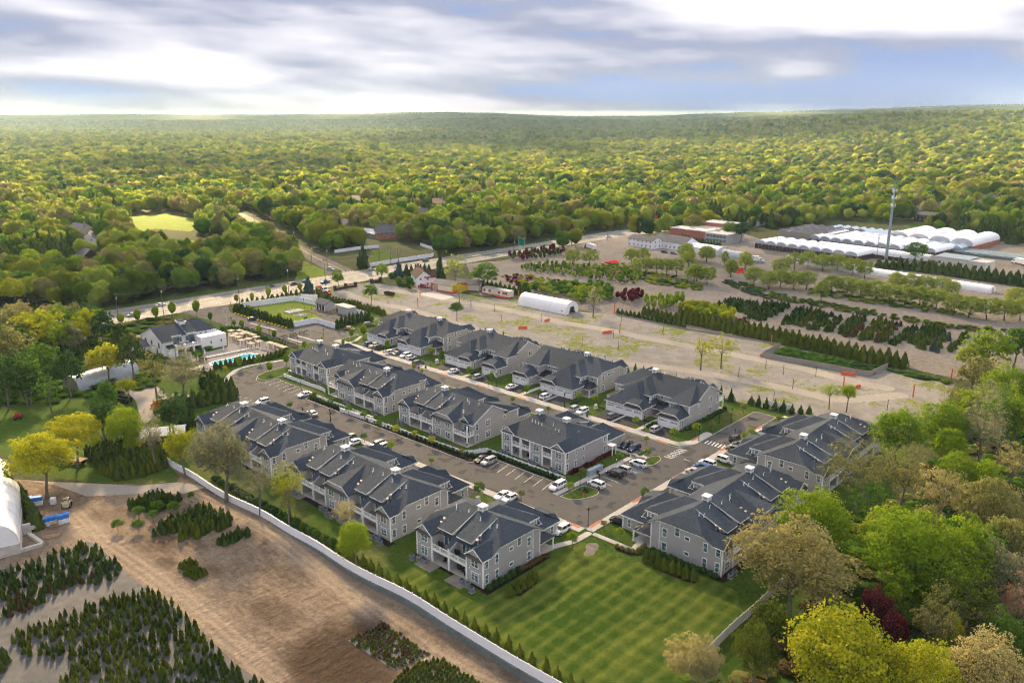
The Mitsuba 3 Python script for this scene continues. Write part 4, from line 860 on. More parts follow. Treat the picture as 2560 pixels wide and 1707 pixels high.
def loft(stations, ring):
    """Closed skin through rings of equal length: stations of (x, ring args)."""
    V = np.array([[(x, y, z) for y, z in ring(*a)] for x, *a in stations]); n, m = V.shape[:2]; f = []
    for i in range(n - 1):
        for j in range(m):
            k = (j + 1) % m; f += [(i * m + j, (i + 1) * m + j, (i + 1) * m + k), (i * m + j, (i + 1) * m + k, i * m + k)]
    for j in range(1, m - 1): f += [(0, j, j + 1), ((n - 1) * m, (n - 1) * m + j + 1, (n - 1) * m + j)]
    return V.reshape(-1, 3), f
def body_ring(w, z0, zt): return [(-w * .9, z0), (-w, z0 + .22), (-w * .985, zt - .16), (-w * .93, zt - .04), (-w * .8, zt), (w * .8, zt), (w * .93, zt - .04), (w * .985, zt - .16), (w, z0 + .22), (w * .9, z0)]
KINDS = {  # length, half width, height, belt, hood height, cowl x, screen top x, rear top x, rear bottom x, deck height, wheel radius
    'sedan': (4.75, .92, 1.46, .98, .86, 1.05, .35, -1.15, -1.85, 1.02, .33), 'suv': (4.65, .95, 1.72, 1.10, 1.04, 1.15, .55, -1.85, -2.18, 1.10, .37), 'hatch': (4.2, .90, 1.55, 1.0, .92, 1.05, .40, -1.55, -1.95, 1.0, .33),
    'van': (5.1, .99, 1.76, 1.12, 1.02, 1.45, .65, -2.1, -2.42, 1.12, .36), 'pickup': (5.7, .99, 1.85, 1.18, 1.12, 1.25, .75, -.75, -.95, 1.12, .41)}
_car = {}
def car_meshes(kind):
    if kind in _car: return _car[kind]
    L, w, H, zb_, zh, cx, tx, rx, bx, zd, wr = KINDS[kind]; h = L / 2
    st = [(-h, w * .80, .42, zd * .80), (-h + .08, w * .93, .32, zd * .96), (-h + .35, w * .99, .27, zd), (bx, w, .25, zd), (bx + .2, w, .25, zb_), (cx - .2, w, .25, zb_), (cx, w, .25, zb_ - .01), (cx + .5, w * .99, .26, zh + (zb_ - zh) * .4), (h - .45, w * .96, .28, zh - .06), (h - .12, w * .88, .32, zh - .18), (h, w * .74, .40, zh - .32)]
    if kind == 'pickup': st = [s for s in st if s[0] != bx + .2]; st.insert(4, (bx + .05, w, .25, zb_))
    B = MB().add(*loft(st, body_ring))
    zr = H - .07
    def top(x0, x1, y, z): return [(x0, -y, z), (x1, -y, z), (x1, y, z), (x0, y, z)]
    lo, hi = top(bx + .05, cx + .02, w * .90, zb_ - .03), top(rx, tx, w * .74, zr)
    G_ = MB().add(lo + hi, [(0, 1, 5), (0, 5, 4), (1, 2, 6), (1, 6, 5), (2, 3, 7), (2, 7, 6), (3, 0, 4), (3, 4, 7)])
    rf = [(rx - .06, w * .62, zr - .02), (rx - .02, w * .72, zr + .03), ((rx + tx) / 2, w * .74, zr + .07), (tx - .1, w * .72, zr + .03), (tx + .05, w * .62, zr - .02)]
    B.add(*loft(rf, lambda y, z: [(-y, z - .05), (-y, z - .01), (-y * .8, z + .035), (y * .8, z + .035), (y, z - .01), (y, z - .05)]))
    for s in (-1, 1):
        for a, b in ((lo[0], hi[0]), (lo[1], hi[1])): B.bar((a[0], s * w * .905, a[2]), (b[0], s * w * .745, b[2]), .09)
        for t in ((.42,) if kind != 'van' else (.36, .66)):
            B.bar((lo[0][0] + (lo[1][0] - lo[0][0]) * t, s * w * .905, zb_ - .03), (hi[0][0] + (hi[1][0] - hi[0][0]) * t, s * w * .745, zr), .09)
        B.box(cx - .35, cx - .15, s * w, s * (w + .16), zb_ - .02, zb_ + .12)
    if kind == 'pickup': D = MB().box(-h + .12, bx - .12, -w * .78, w * .78, zd - .02, zd + .012)
    else: D = None
    W, R = MB(), MB()
    W.tube([(0, -.11, 0), (0, .11, 0)], [wr, wr], 14); R.tube([(0, -.125, 0), (0, .125, 0)], [wr * .62, wr * .62], 10)
    wheels = [(x, s * (w - .10), wr) for x in (h * .62, -h * .60) for s in (-1, 1)]
    hl = [MB().box(h - .32, h - .06, s * w * .55, s * w * .88, zh - .30, zh - .14) for s in (-1, 1)]
    tl = [MB().box(-h - .015, -h + .22, s * w * .62, s * w * .90, zd - .34, zd - .12) for s in (-1, 1)]
    arch = MB()
    for x, y, z in wheels: arch.tube([(x, y - math.copysign(.02, y), z + .02), (x, math.copysign(w + .005, y), z + .02)], [wr * 1.14, wr * 1.14], 12)
    _car[kind] = dict(body=mikit.ply(B.get(), smooth=35), glass=mikit.ply(G_.get()), wheel=mikit.ply(W.get(), smooth=40), rim=mikit.ply(R.get(), smooth=40), wheels=wheels, hl=[mikit.ply(m.get()) for m in hl], tl=[mikit.ply(m.get()) for m in tl], arch=mikit.ply(arch.get()), bed=mikit.ply(D.get()) if D else None)
    return _car[kind]
def car(kind, paint, x, y, rot, label, group=None, cat='car', z=0.03):
    k = thing({'suv': 'parked_suv', 'sedan': 'parked_sedan', 'hatch': 'parked_hatchback', 'van': 'parked_minivan', 'pickup': 'pickup_truck'}[kind], label, cat, group); m = car_meshes(kind); P = place(x, y, z, rot)
    part(k, 'body', m['body'], 'paint_' + paint, to_world=P); part(k, 'window', m['glass'], 'car_glass', to_world=P); part(k, 'wheel_arch', m['arch'], 'black_paint', to_world=P)
    if m['bed']: part(k, 'load_bed', m['bed'], 'black_paint', to_world=P)
    for a, b, c in m['wheels']:
        q = P @ T4().translate([a, b, c]); w = part(k, 'wheel', m['wheel'], 'tyre', to_world=q); part(w, 'rim', m['rim'], 'rim', to_world=q)
    for q in m['hl']: part(k, 'headlight', q, 'lamp_clear', to_world=P)
    for q in m['tl']: part(k, 'taillight', q, 'lamp_red', to_world=P)
    return k
B_ = 90
CARS = [('suv','teal_blue',-246.0,184.1,B_,'dark blue suv, leftmost of the cars parked nose in at the far end villa'),('pickup','silver',-242.6,184.3,B_,'silver pickup between the blue suv and the bronze suv'),('suv','bronze',-239.8,183.5,B_,'bronze suv on the driveway beside the young tree at the far end villa'),
 ('suv','white',-231.1,182.6,B_,'white suv, first of the four cars on the second driveway from the gatehouse'),('sedan','grey',-228.0,183.7,B_,'dark grey sedan between two white cars on the second driveway'),('suv','white',-223.7,183.6,-B_,'white suv facing the road, third of the four cars on the second driveway'),('hatch','white',-220.5,183.5,B_,'small white car, nearest the lawn of the four on the second driveway'),
 ('suv','grey',-213.3,180.7,B_,'dark grey suv alone in the lay-by opposite the middle row'),('sedan','white',-197.0,182.7,B_,'white sedan on the wide driveway of the second villa from the far end'),('suv','silver',-185.9,183.9,B_,'silver suv by the two door garage with a young tree on either side'),
 ('sedan','white',-170.7,184.2,B_,'white sedan on the narrow driveway left of the third villa'),('suv','white',-156.3,184.5,B_,'white suv in front of the four garage doors of the third villa'),('suv','silver',-142.5,182.2,B_,'silver suv in the lay-by beside the white suv facing the road'),('suv','white',-139.4,181.6,-B_,'white suv facing the road in the lay-by by the utility box'),
 ('suv','grey',-130.5,184.7,B_,'grey suv before the leftmost garage doors of the villa at the dead end'),('suv','silver',-115.3,184.6,B_,'pale beige suv before the two garage doors of the villa at the dead end'),
 ('suv','white',-120.3,170.1,-B_,'white suv half hidden behind the plain hipped villa'),('suv','black',-114.7,169.1,-B_,'black suv beside the dark blue car in the bay near the lawn path'),('suv','dark_blue',-112.0,168.8,-B_,'dark blue car with its nose towards the lawn path'),
 ('suv','white',-105.6,161.4,180,'white suv on the blue hatched bay by the traffic island'),('suv','silver',-106.4,155.9,180,'silver suv between the black suv and the blue hatched bay'),('suv','black',-106.3,152.4,180,'black suv beside the silver one in the right hand car park'),('suv','white',-106.2,144.6,180,'white hatchback suv beside the grassy island with the bench'),
 ('van','white',-112.4,137.6,-B_,'white minivan with dark windscreen at the end of the empty parking bays'),('suv','silver',-134.5,136.5,-B_,'silver suv at the corner of the low white fence'),('sedan','black',-136.9,136.4,-B_,'dark sedan beside the silver suv at the corner of the low fence'),
 ('sedan','white',-213.8,133.7,-B_,'white sedan beside the tree at the corner of the planted border'),('sedan','silver',-197.7,125.7,172,'silver sedan driving along the lower estate road'),('sedan','red',-240.4,121.8,190,'red sedan at the far left end of the estate car park'),
 ('suv','white',-217.4,120.9,-B_,'white suv behind the roof of the villa hidden by olive trees'),('sedan','white',-170.2,120.5,-B_,'white sedan on the driveway behind the left end of the long villa'),('suv','grey',-173.4,121.2,-B_,'dark grey car beside the white sedan behind the long villa'),('suv','grey',-164.2,123.9,-B_,'grey car peeping over the garage roof beside the pale car'),('hatch','silver',-162.2,124.0,-B_,'pale car peeping over the garage roof of the long villa'),
 ('sedan','white',-118.7,124.9,-B_,'white car peeping over the garage roof of the single villa, left one'),('sedan','white',-116.6,125.2,-B_,'white car peeping over the garage roof of the single villa, right one'),('suv','white',-98.2,121.7,-B_,'white suv beside the garage wing of the single villa'),
 ('suv','black',-91.4,133.3,180,'black suv on the drive by the lawn corner of the right hand villa'),('suv','silver',-92.4,166.6,180,'silver grey car, first of three peeping over the right hand garage roof'),('suv','blue',-92.3,170.6,180,'blue car with roof rack, middle of three over the right hand garage roof'),('suv','white',-92.7,173.6,180,'white car with black roof rack over the right hand garage roof'),('suv','white',-90.4,178.5,0,'white suv on the strip between the two right hand villas'),
 ('suv','grey',-92.1,186.4,180,'grey suv beside the pavement at the farther right hand villa'),('suv','grey',-92.2,190.4,180,'dark suv behind the grey one at the farther right hand villa'),('suv','white',-91.7,202.2,180,'white suv half hidden by a young tree at the farther right hand villa'),('hatch','lime',-91.9,216.3,170,'lime yellow car parked at the dead end by the conifers'),('suv','black',-95.5,193.6,B_,'black suv with a white panel stopped on the crossing'),
 ('sedan','black',-316.5,174.9,75,'black sedan driving in along the entrance road beside the hedge'),('hatch','tan',-271.0,193.3,20,'tan car parked along the white fence lane by the dark conifers'),('suv','grey',-270.6,202.7,60,'dark car parked by the row of tall dark conifers')]
for kd, pt, x, y, r, lb in CARS: car(kd, pt, x, y, r, lb, 'cars parked on the estate')
HW = [('sedan','white',-373.1,159.8,92,'white sedan on the highway behind the two utility poles'),('hatch','silver',-362.6,141.7,-88,'silver car on the near lane of the highway at far left'),('sedan','grey',-374.2,218.4,92,'grey sedan on the highway, first of three in the far lane'),('sedan','maroon',-369.7,229.5,92,'maroon sedan on the highway, middle of three in the far lane'),('sedan','teal_blue',-371.2,238.0,92,'bluish sedan on the highway behind the blue spruce'),
 ('pickup','blue',-361.7,243.6,-88,'blue pickup on the highway beside the orange dump truck'),('suv','white',-391.2,267.7,20,'white off-roader waiting at the crossroads'),('sedan','silver',-372.6,282.8,92,'silver sedan turning at the crossroads'),('sedan','white',-369.2,299.7,92,'pale car on the highway behind the spruce by the farmhouse'),('suv','grey',-372.6,324.2,92,'dark suv on the highway before the garden fence'),
 ('sedan','white',-350.6,482.9,60,'white car at the highway entrance of the garden centre'),('suv','black',-282.0,451.0,0,'black suv in front of the long white shop'),('suv','grey',-275.2,450.7,0,'dark car in front of the long white shop, right one'),('pickup','red',-337.4,228.5,-10,'red pickup below the orange dump truck'),('sedan','silver',-219.7,459.9,30,'silver car beside the white box trailer at the willows'),('pickup','red',-313.6,270.8,10,'red flatbed pickup in front of the white farmhouse')]
for kd, pt, x, y, r, lb in HW: car(kd, pt, x, y, r, lb, 'cars on the highway' if r in (92, -88) else None)

def wheelset(k, fr_, xs, half, r=.5, w=.3):
    for x in xs:
        for s in (-1, 1):
            q = part(k, 'wheel', MB(fr_).tube([(x, s * half - w / 2, r), (x, s * half + w / 2, r)], [r, r], 12), 'tyre'); part(q, 'rim', MB(fr_).tube([(x, s * half - w / 2 - .02, r), (x, s * half + w / 2 + .02, r)], [r * .5, r * .5], 8), 'rim')
def lorry(base, label, x, y, rot, cab, L, load):
    """A cab with bonnet and a load area behind: load = 'flat', 'dump', 'box' or 'trailer'."""
    k = thing(base, label, 'truck'); fr_ = frame(x, y, rot); h = L / 2
    c = MB(fr_); c.add(*loft([(h - 3.0, 1.15, .7, 2.9), (h - 2.9, 1.2, .7, 2.95), (h - 1.75, 1.2, .7, 2.9), (h - 1.45, 1.18, .7, 1.95), (h - .1, 1.0, .75, 1.75), (h, .95, .8, 1.6)], body_ring)); part(k, 'cab', c, 'paint_' + cab)
    g = MB(fr_); g.slab([(h - 1.40, -1.0, 2.0), (h - 1.40, 1.0, 2.0), (h - 1.70, .95, 2.75), (h - 1.70, -.95, 2.75)], .05, (1, 0, .2))
    for s in (-1, 1): g.box(h - 2.7, h - 1.85, s * 1.2, s * 1.225, 1.95, 2.65)
    part(k, 'window', g, 'car_glass')
    f_ = MB(fr_).box(-h, h - 1.0, -.5, .5, .62, .85); part(k, 'chassis', f_, 'black_paint')
    b = MB(fr_)
    if load == 'flat': b.box(-h, h - 3.3, -1.22, 1.22, 1.05, 1.25); part(k, 'deck', b, 'raw_wood'); part(k, 'headboard', MB(fr_).box(h - 3.4, h - 3.25, -1.2, 1.2, 1.2, 2.6), 'black_paint')
    elif load == 'dump':
        for s in (-1, 1):
            b.slab([(-h, s * 1.1, 1.0), (h - 3.3, s * 1.1, 1.0), (h - 3.3, s * 1.28, 2.7), (-h, s * 1.28, 2.7)], .08, (0, -s, 0))
            for i in range(6): b.bar((-h + .2 + i * (L - 3.7) / 5, s * 1.16, 1.0), (-h + .2 + i * (L - 3.7) / 5, s * 1.34, 2.7), .12)
        b.box(-h, h - 3.3, -1.1, 1.1, 1.0, 1.1); b.box(-h, -h + .1, -1.2, 1.2, 1.0, 2.6); b.box(h - 3.4, h - 3.3, -1.25, 1.25, 1.0, 2.95); part(k, 'tipper', b, 'paint_orange'); part(k, 'panel', MB(fr_).box(-h + 1.2, h - 4.2, -1.36, -1.24, 1.7, 2.35), 'white_trim')
    else:
        e = h - 3.4; b.add(*loft([(-h, 1.27, 1.15, 3.9), (-h + .05, 1.3, 1.1, 4.0), (e - .05, 1.3, 1.1, 4.0), (e, 1.27, 1.15, 3.9)], lambda w, z0, z1: [(-w, z0), (-w, z1 - .06), (-w + .06, z1), (w - .06, z1), (w, z1 - .06), (w, z0)])); part(k, 'box', b, 'paint_white')
        for s in (-1, 1):
            r_ = MB(fr_)
            for i in range(12): r_.box(-h + .3 + i * (e + h - .6) / 11, -h + .36 + i * (e + h - .6) / 11, s * 1.3, s * 1.33, 1.15, 3.9)
            part(k, 'rib', r_, 'white_trim', kind='stuff')
    wheelset(k, fr_, (h - 1.0, -h + 1.2, -h + 2.4) if load != 'flat' else (h - 1.0, -h + 1.6), 1.05)
lorry('flatbed_truck', 'white flatbed truck with bare timber deck under the yellow green tree', -214.3,64.0, 203, 'white', 9.0, 'flat')
lorry('dump_truck', 'orange dump truck with white cab by the stone gateway', -343.1,229.1, 0, 'white', 8.5, 'dump')
lorry('tractor_trailer', 'red cab pulling a long white box trailer past the dark red poplar', -326.6,429.6, 155, 'red', 14.0, 'trailer')
lorry('tractor_trailer', 'white box trailer truck on the highway beyond the flagpole', -342.7,552.0, -80, 'grey', 13.0, 'trailer')
lorry('tractor_trailer', 'white truck cab with trailer on the sandy yard at right edge', -101.8,558.0, 140, 'white', 13.0, 'trailer')
lorry('box_truck', 'white box truck parked among the willows in front of the greenhouses', -222.8,458.5, 40, 'white', 11.0, 'box')
lorry('dump_truck', 'rusty dump truck half hidden by the bare tree in the gravel yard', -235.9,97.3, 130, 'black', 7.0, 'dump')

def tractor(base, label, x, y, rot, paint, loader):
    k = thing(base, label, 'tractor'); f_ = frame(x, y, rot)
    part(k, 'bonnet', MB(f_).add(*loft([(-.3, .45, .8, 1.5), (.9, .42, .8, 1.45), (1.5, .38, .85, 1.3)], body_ring)), paint)
    c = MB(f_); c.box(-1.0, -.2, -.55, .55, .8, 1.25); c.box(-1.05, -.85, -.5, .5, 1.2, 1.7)
    for s in (-1, 1):
        c.tube([(-.75, s * .6, 1.15), (-.75, s * .95, 1.15)], [.72, .72], 12)
        c.bar((-1.1, s * .5, 1.2), (-1.1, s * .5, 2.3), .08)
    c.bar((-1.1, -.5, 2.3), (-1.1, .5, 2.3), .08); part(k, 'seat_frame', c, paint)
    for x_, r, w in ((1.1, .42, .3), (-.75, .68, .45)):
        for s in (-1, 1): q = part(k, 'wheel', MB(f_).tube([(x_, s * .8 - w / 2, r), (x_, s * .8 + w / 2, r)], [r, r], 14), 'tyre'); part(q, 'rim', MB(f_).tube([(x_, s * .8 - w / 2 - .02, r), (x_, s * .8 + w / 2 + .02, r)], [r * .5, r * .5], 9), 'rim')
    if loader:
        a = MB(f_)
        for s in (-1, 1): a.bar((-.3, s * .6, 1.3), (1.3, s * .6, 1.1), .12); a.bar((1.3, s * .6, 1.1), (2.1, s * .6, .5), .12)
        a.slab([(2.0, -.9, .7), (2.0, .9, .7), (2.2, .9, .1), (2.2, -.9, .1)], .08, (-1, 0, 0)); a.slab([(2.2, -.9, .1), (2.2, .9, .1), (2.8, .9, .15), (2.8, -.9, .15)], .06); part(k, 'loader', a, paint)
tractor('farm_tractor', 'red farm tractor on the grass behind the yellow green tree', -258.8,65.1, 160, 'paint_red', True)
tractor('wheel_loader', 'black and yellow loader beside the old polytunnel', -259.6,95.2, 30, 'paint_tan', True)
k = thing('skid_steer_loader', 'beige skid steer loader on the churned dirt by the pallets', 'loader'); f_ = frame(-188.7,54.1, 150)
part(k, 'body', MB(f_).add(*loft([(-1.5, .62, .45, 1.35), (-1.4, .68, .4, 1.5), (.6, .68, .4, 1.3), (.9, .6, .45, .9)], body_ring)), 'paint_beige')
c = MB(f_)
for x_, y_ in ((-.7, -.5), (-.7, .5), (.6, -.5), (.6, .5)): c.bar((x_, y_, 1.2), (x_, y_, 2.1), .09)
c.box(-.8, .7, -.6, .6, 2.05, 2.15); part(k, 'cage', c, 'black_paint')
c = MB(f_)
for s in (-1, 1): c.bar((-1.3, s * .8, 1.6), (1.2, s * .8, 1.0), .16); c.bar((1.2, s * .8, 1.0), (1.6, s * .8, .3), .16)
part(k, 'arm', c, 'paint_beige'); c = MB(f_); c.box(1.55, 1.65, -.8, .8, .05, .9)
for s in (-.5, .5): c.box(1.6, 2.7, s - .07, s + .07, .05, .14)
part(k, 'fork', c, 'black_paint'); wheelset(k, f_, (-.85, .5), .78, .42, .28)
# ---------------------------------------------------------------- other buildings
material('white_wall', siding((0.78, 0.79, 0.81)), 0.6, 0.3); material('cream_wall', siding((0.62, 0.58, 0.50)), 0.7); material('grey_wall', siding((0.36, 0.36, 0.36)), 0.7); material('orange_wall', (0.55, 0.085, 0.03), 0.7); material('tan_wall', siding((0.42, 0.33, 0.25)), 0.7); material('dark_wall', siding((0.06, 0.04, 0.035)), 0.7)
def brickwork(p, n, uv):
    r = dr.floor(p.z / 0.09); k = cell_rand(dr.floor((p.x + p.y) / 0.24 + 0.5 * r), r)
    return mix((0.30, 0.11, 0.085), (0.40, 0.17, 0.13), k) * (0.9 + 0.2 * noise(p.x * .2, p.y * .2, p.z * .3))
material('brick', brickwork, 0.9); material('brown_roof', speckle((0.055, 0.030, 0.026), (0.10, 0.060, 0.05), 3, .4), 0.9); material('tan_roof', speckle((0.19, 0.13, 0.10), (0.27, 0.19, 0.15), 3, .4), 0.9); material('grey_roof', speckle((0.09, 0.09, 0.10), (0.15, 0.15, 0.165), 3, .4), 0.9); material('flat_roof', speckle((0.42, 0.39, 0.36), (0.56, 0.52, 0.48), .8, .2), 0.9)
material('poly_white', speckle((0.74, 0.76, 0.80), (0.84, 0.85, 0.87), .5, .2), 0.35, 0.5); material('poly_clear', speckle((0.30, 0.34, 0.40), (0.46, 0.50, 0.56), .5, .2), 0.2, 0.6); material('glasshouse', speckle((0.36, 0.46, 0.54), (0.52, 0.62, 0.70), .3, .1), 0.15, 0.8); material('steel_blue', (0.26, 0.32, 0.36), 0.5, 0.5, 0.2); material('pole_wood', speckle((0.10, 0.08, 0.065), (0.17, 0.14, 0.115), 3, .5), 1.0); material('wire', (0.02, 0.02, 0.02), 0.6); material('sign_green', (0.0, 0.16, 0.09), 0.4); material('bin_black', (0.02, 0.02, 0.022), 0.5); material('plastic_orange', (0.60, 0.11, 0.03), 0.5); material('yellow_steel', (0.60, 0.42, 0.03), 0.5); material('blue_wrap', speckle((0.01, 0.12, 0.48), (0.03, 0.22, 0.66), 4, 1), 0.3, 0.6)
def sacks(p, n, uv):
    r = dr.floor(p.z / 0.16); k = cell_rand(dr.floor((p.x * 1.3 + p.y) / 0.5), r)
    return mix((0.60, 0.61, 0.64), (0.74, 0.74, 0.76), k) * (1 - 0.5 * smoothstep(0.86, 0.9, noise(p.x * 6, p.y * 6, p.z * 9)))
material('white_sacks', sacks, 0.6); material('pool_water', (0.03, 0.36, 0.48), 0.03, 0.9); material('pool_shell', (0.72, 0.75, 0.78), 0.5); material('canvas', (0.70, 0.67, 0.62), 0.9); material('timber_top', (0.48, 0.40, 0.29), 0.8); material('red_paint', (0.55, 0.03, 0.03), 0.5); material('utility_green', (0.26, 0.34, 0.37), 0.5)
def house(base, label, x, y, rot, L, W, eave, ridge, wallm, roofm, group=None, cat='house', wins=True, hip=False, chimney=None, wing=None, rows=2):
    """A gabled or hipped building, ridge along its length, with windows on all four sides."""
    k = thing(base, label, cat, group); fr_ = frame(x, y, rot); h, w = L / 2, W / 2
    m = MB(fr_).box(-h, h, -w, w, 0, eave)
    if not hip:
        for s in (-1, 1): m.slab([(s * (h - .02), -w, eave - .02), (s * (h - .02), w, eave - .02), (s * (h - .02), 0, ridge - .1)], .15, (-s, 0, 0))
    part(k, 'wall', m, wallm)
    r = MB(fr_); e, sl = .4, (ridge - eave) / w; ez = eave - .4 * sl; hh = h + .35; rr = (h - w * .9) if hip else hh
    r.slab([(-hh, -w - e, ez), (hh, -w - e, ez), (rr, 0, ridge), (-rr, 0, ridge)], .18); r.slab([(hh, w + e, ez), (-hh, w + e, ez), (-rr, 0, ridge), (rr, 0, ridge)], .18)
    if hip:
        for s in (-1, 1): r.slab([(s * hh, -w - e, ez), (s * hh, w + e, ez), (s * rr, 0, ridge)], .18)
    if wing:
        u, ww, d = wing; wr = eave + ww * .5
        m2 = MB(fr_).box(u - ww / 2, u + ww / 2, -w - d, 0, 0, eave); m2.slab([(u - ww / 2, -w - d + .02, eave - .02), (u + ww / 2, -w - d + .02, eave - .02), (u, -w - d + .02, wr - .1)], .15, (0, 1, 0)); part(k, 'wing', m2, wallm)
        for s in (-1, 1): r.slab([(u, -w - d - .35, wr), (u, 0, wr), (u + s * (ww / 2 + .35), 0, eave - .3), (u + s * (ww / 2 + .35), -w - d - .35, eave - .3)], .18)
    part(k, 'roof', r, roofm)
    if wins:
        n = max(2, int(L / 3.4))
        for lev in range(rows if eave > 4 else 1):
            z0 = .9 + lev * 2.8
            for i in range(n):
                u = -h + L * (i + .5) / n
                for s in (-1, 1):
                    f_ = MB(fr_); f_.box(u - .62, u + .62, s * (w - .02), s * (w + .06), z0 - .1, z0 + 1.45); q = part(k, 'window', f_, 'white_trim'); part(q, 'pane', MB(fr_).box(u - .5, u + .5, s * (w + .05), s * (w + .075), z0, z0 + 1.35), 'window_glass')
            for s in (-1, 1):
                for v in (-w * .45, w * .45):
                    f_ = MB(fr_); f_.box(s * (h - .02), s * (h + .06), v - .6, v + .6, z0 - .1, z0 + 1.45); q = part(k, 'window', f_, 'white_trim'); part(q, 'pane', MB(fr_).box(s * (h + .05), s * (h + .075), v - .48, v + .48, z0, z0 + 1.35), 'window_glass')
    if chimney is not None:
        c = MB(fr_).box(chimney - .5, chimney + .5, -.45, .45, eave, ridge + 1.3); c.box(chimney - .58, chimney + .58, -.53, .53, ridge + 1.2, ridge + 1.4); part(k, 'chimney', c, 'brick')
    return k
def tunnel(base, label, x, y, rot, L, W, H, mat, ribs=8, endm=None, base_h=0.0, wallm='dark_wall', n=12, group=None, end_open=False):
    """A hoop house: arched skin in panels between hoops, with end walls."""
    k = thing(base, label, 'polytunnel', group); fr_ = frame(x, y, rot); a = [math.pi * i / n for i in range(n + 1)]
    prof = [(-math.cos(t) * W / 2, base_h + (math.sin(t) ** .8) * (H - base_h)) for t in a]
    for j in range(ribs):
        x0, x1 = -L / 2 + L * j / ribs + .03, -L / 2 + L * (j + 1) / ribs - .03; m = MB(fr_)
        v = [(xx, p, q - (.06 if xx is xm else 0)) for xm in ((x0 + x1) / 2,) for xx in (x0, xm, x1) for p, q in prof]; f = []
        for i in range(2):
            for t in range(n): b = i * (n + 1) + t; f += [(b, b + n + 1, b + n + 2), (b, b + n + 2, b + 1)]
        m.add(v, f); part(k, 'film', m, mat, 50)
    hb = MB(fr_)
    for j in range(ribs + 1): hb.tube([(-L / 2 + L * j / ribs, p, q) for p, q in prof], .05, 4)
    part(k, 'hoop', hb, 'galvanised', kind='stuff')
    e = endm or mat
    for s in (-1, 1):
        m = MB(fr_); pr = prof
        if end_open and s == 1:
            for i in range(n):
                (p0, q0), (p1, q1) = prof[i], prof[i + 1]; lo0, lo1 = (3.2 if abs(p0) < W * .16 else base_h), (3.2 if abs(p1) < W * .16 else base_h)
                m.slab([(s * L / 2, p0, min(lo0, q0)), (s * L / 2, p1, min(lo1, q1)), (s * L / 2, p1, q1 + .01), (s * L / 2, p0, q0 + .01)], .05, (-s, 0, 0))
        else:
            for i in range(n): m.slab([(s * L / 2, prof[i][0], base_h), (s * L / 2, prof[i + 1][0], base_h), (s * L / 2, prof[i + 1][0], prof[i + 1][1] + .01), (s * L / 2, prof[i][0], prof[i][1] + .01)], .05, (-s, 0, 0))
        part(k, 'end_wall', m, e)
        if not end_open: part(k, 'door', MB(fr_).box(s * L / 2, s * (L / 2 + .06), -1.1, 1.1, base_h, base_h + min(2.4, (H - base_h) * .75)), 'galvanised')
    if base_h > .3:
        m = MB(fr_)
        for s in (-1, 1): m.box(-L / 2, L / 2, s * W / 2 - .1, s * W / 2 + .1, 0, base_h)
        for s in (-1, 1): m.box(s * L / 2 - .1, s * L / 2 + .1, -W / 2, W / 2, 0, base_h)
        part(k, 'side_wall', m, wallm)
    return k
# clubhouse: the white two-storey building with roof terrace and the pool
CX_, CY_ = -313.5, 131.0
club_fr = frame(-291.7,123.0, 90)
H = House('clubhouse', lambda v: club_fr(v * [0.6, 1.0, 0.9]), 'white clubhouse with dark roofs, balcony and square tower cupola beside the pool', None, 'clubhouse')
H.wall = MB(H.fr); Lc = 38.0
H.wall.box(0, Lc, 1.5, 13.0, 0, 7.0); H.wall.box(-1.0, 6.0, -2.5, 14.0, 0, 6.6); H.wall.box(23.0, Lc + 1.5, -4.6, 1.6, 0, 5.6)
H.wall.slab([(-1.0, -2.5, 6.5), (-1.0, 14.0, 6.5), (-1.0, 5.75, 10.6)], .2, (1, 0, 0))
H.plane((-1.5, -3.1, 6.3), (6.4, -3.1, 6.3), (6.4, 5.75, 10.9), (-1.5, 5.75, 10.9)); H.plane((-1.5, 14.6, 6.3), (-1.5, 5.75, 10.9), (6.4, 5.75, 10.9), (6.4, 14.6, 6.3))
H.plane((5, 1.0, 6.7), (Lc + .5, 1.0, 6.7), (Lc - 5.5, 7.2, 10.4), (5, 7.2, 10.4)); H.plane((5, 13.6, 6.7), (5, 7.2, 10.4), (Lc - 5.5, 7.2, 10.4), (Lc + .5, 13.6, 6.7)); H.plane((Lc + .5, 1.0, 6.7), (Lc + .5, 13.6, 6.7), (Lc - 5.5, 7.2, 10.4))
for a_, b_ in ((7.0, 14.5), (17.5, 24.0)):
    H.plane((a_, .4, 7.3), (b_, .4, 7.3), (b_, 7.0, 10.5), (a_, 7.0, 10.5)); H.wall.box(a_ + .3, b_ - .3, .9, 1.6, 3.3, 7.3)
    H.win('b', (a_ + b_) / 2, .9, 3.5, 3.6, 2.7, 4, 1, 0.0, 'glazed_door', mat='black_paint')
    for s in (-1, 1): H.win('b', (a_ + b_) / 2 + s * 2.9, .9, 4.2, 1.1, 1.7, 2, 2, mat='black_paint')
    H.fascia((a_, .4, 7.3), (b_, .4, 7.3)); H.fascia((a_, .4, 7.3), (a_, 7.0, 10.5)); H.fascia((b_, .4, 7.3), (b_, 7.0, 10.5))
H.fascia((-1.5, -3.1, 6.3), (-1.5, 5.75, 10.9)); H.fascia((-1.5, 14.6, 6.3), (-1.5, 5.75, 10.9)); H.fascia((24, 1.0, 6.7), (Lc + .5, 1.0, 6.7)); H.fascia((Lc + .5, 1.0, 6.7), (Lc + .5, 13.6, 6.7))
H.deck.box(6, 23, -4.6, 1.5, 3.1, 3.3); H.trim.box(6, 23, -4.8, -4.5, 2.7, 3.35); H.rail([(6.2, -4.6), (11.8, -4.6), (17.3, -4.6), (22.9, -4.6)], 3.3)
for u in (6.3, 11.8, 17.3, 22.7): H.corner(u, -4.6, 0, 4.6, .45)
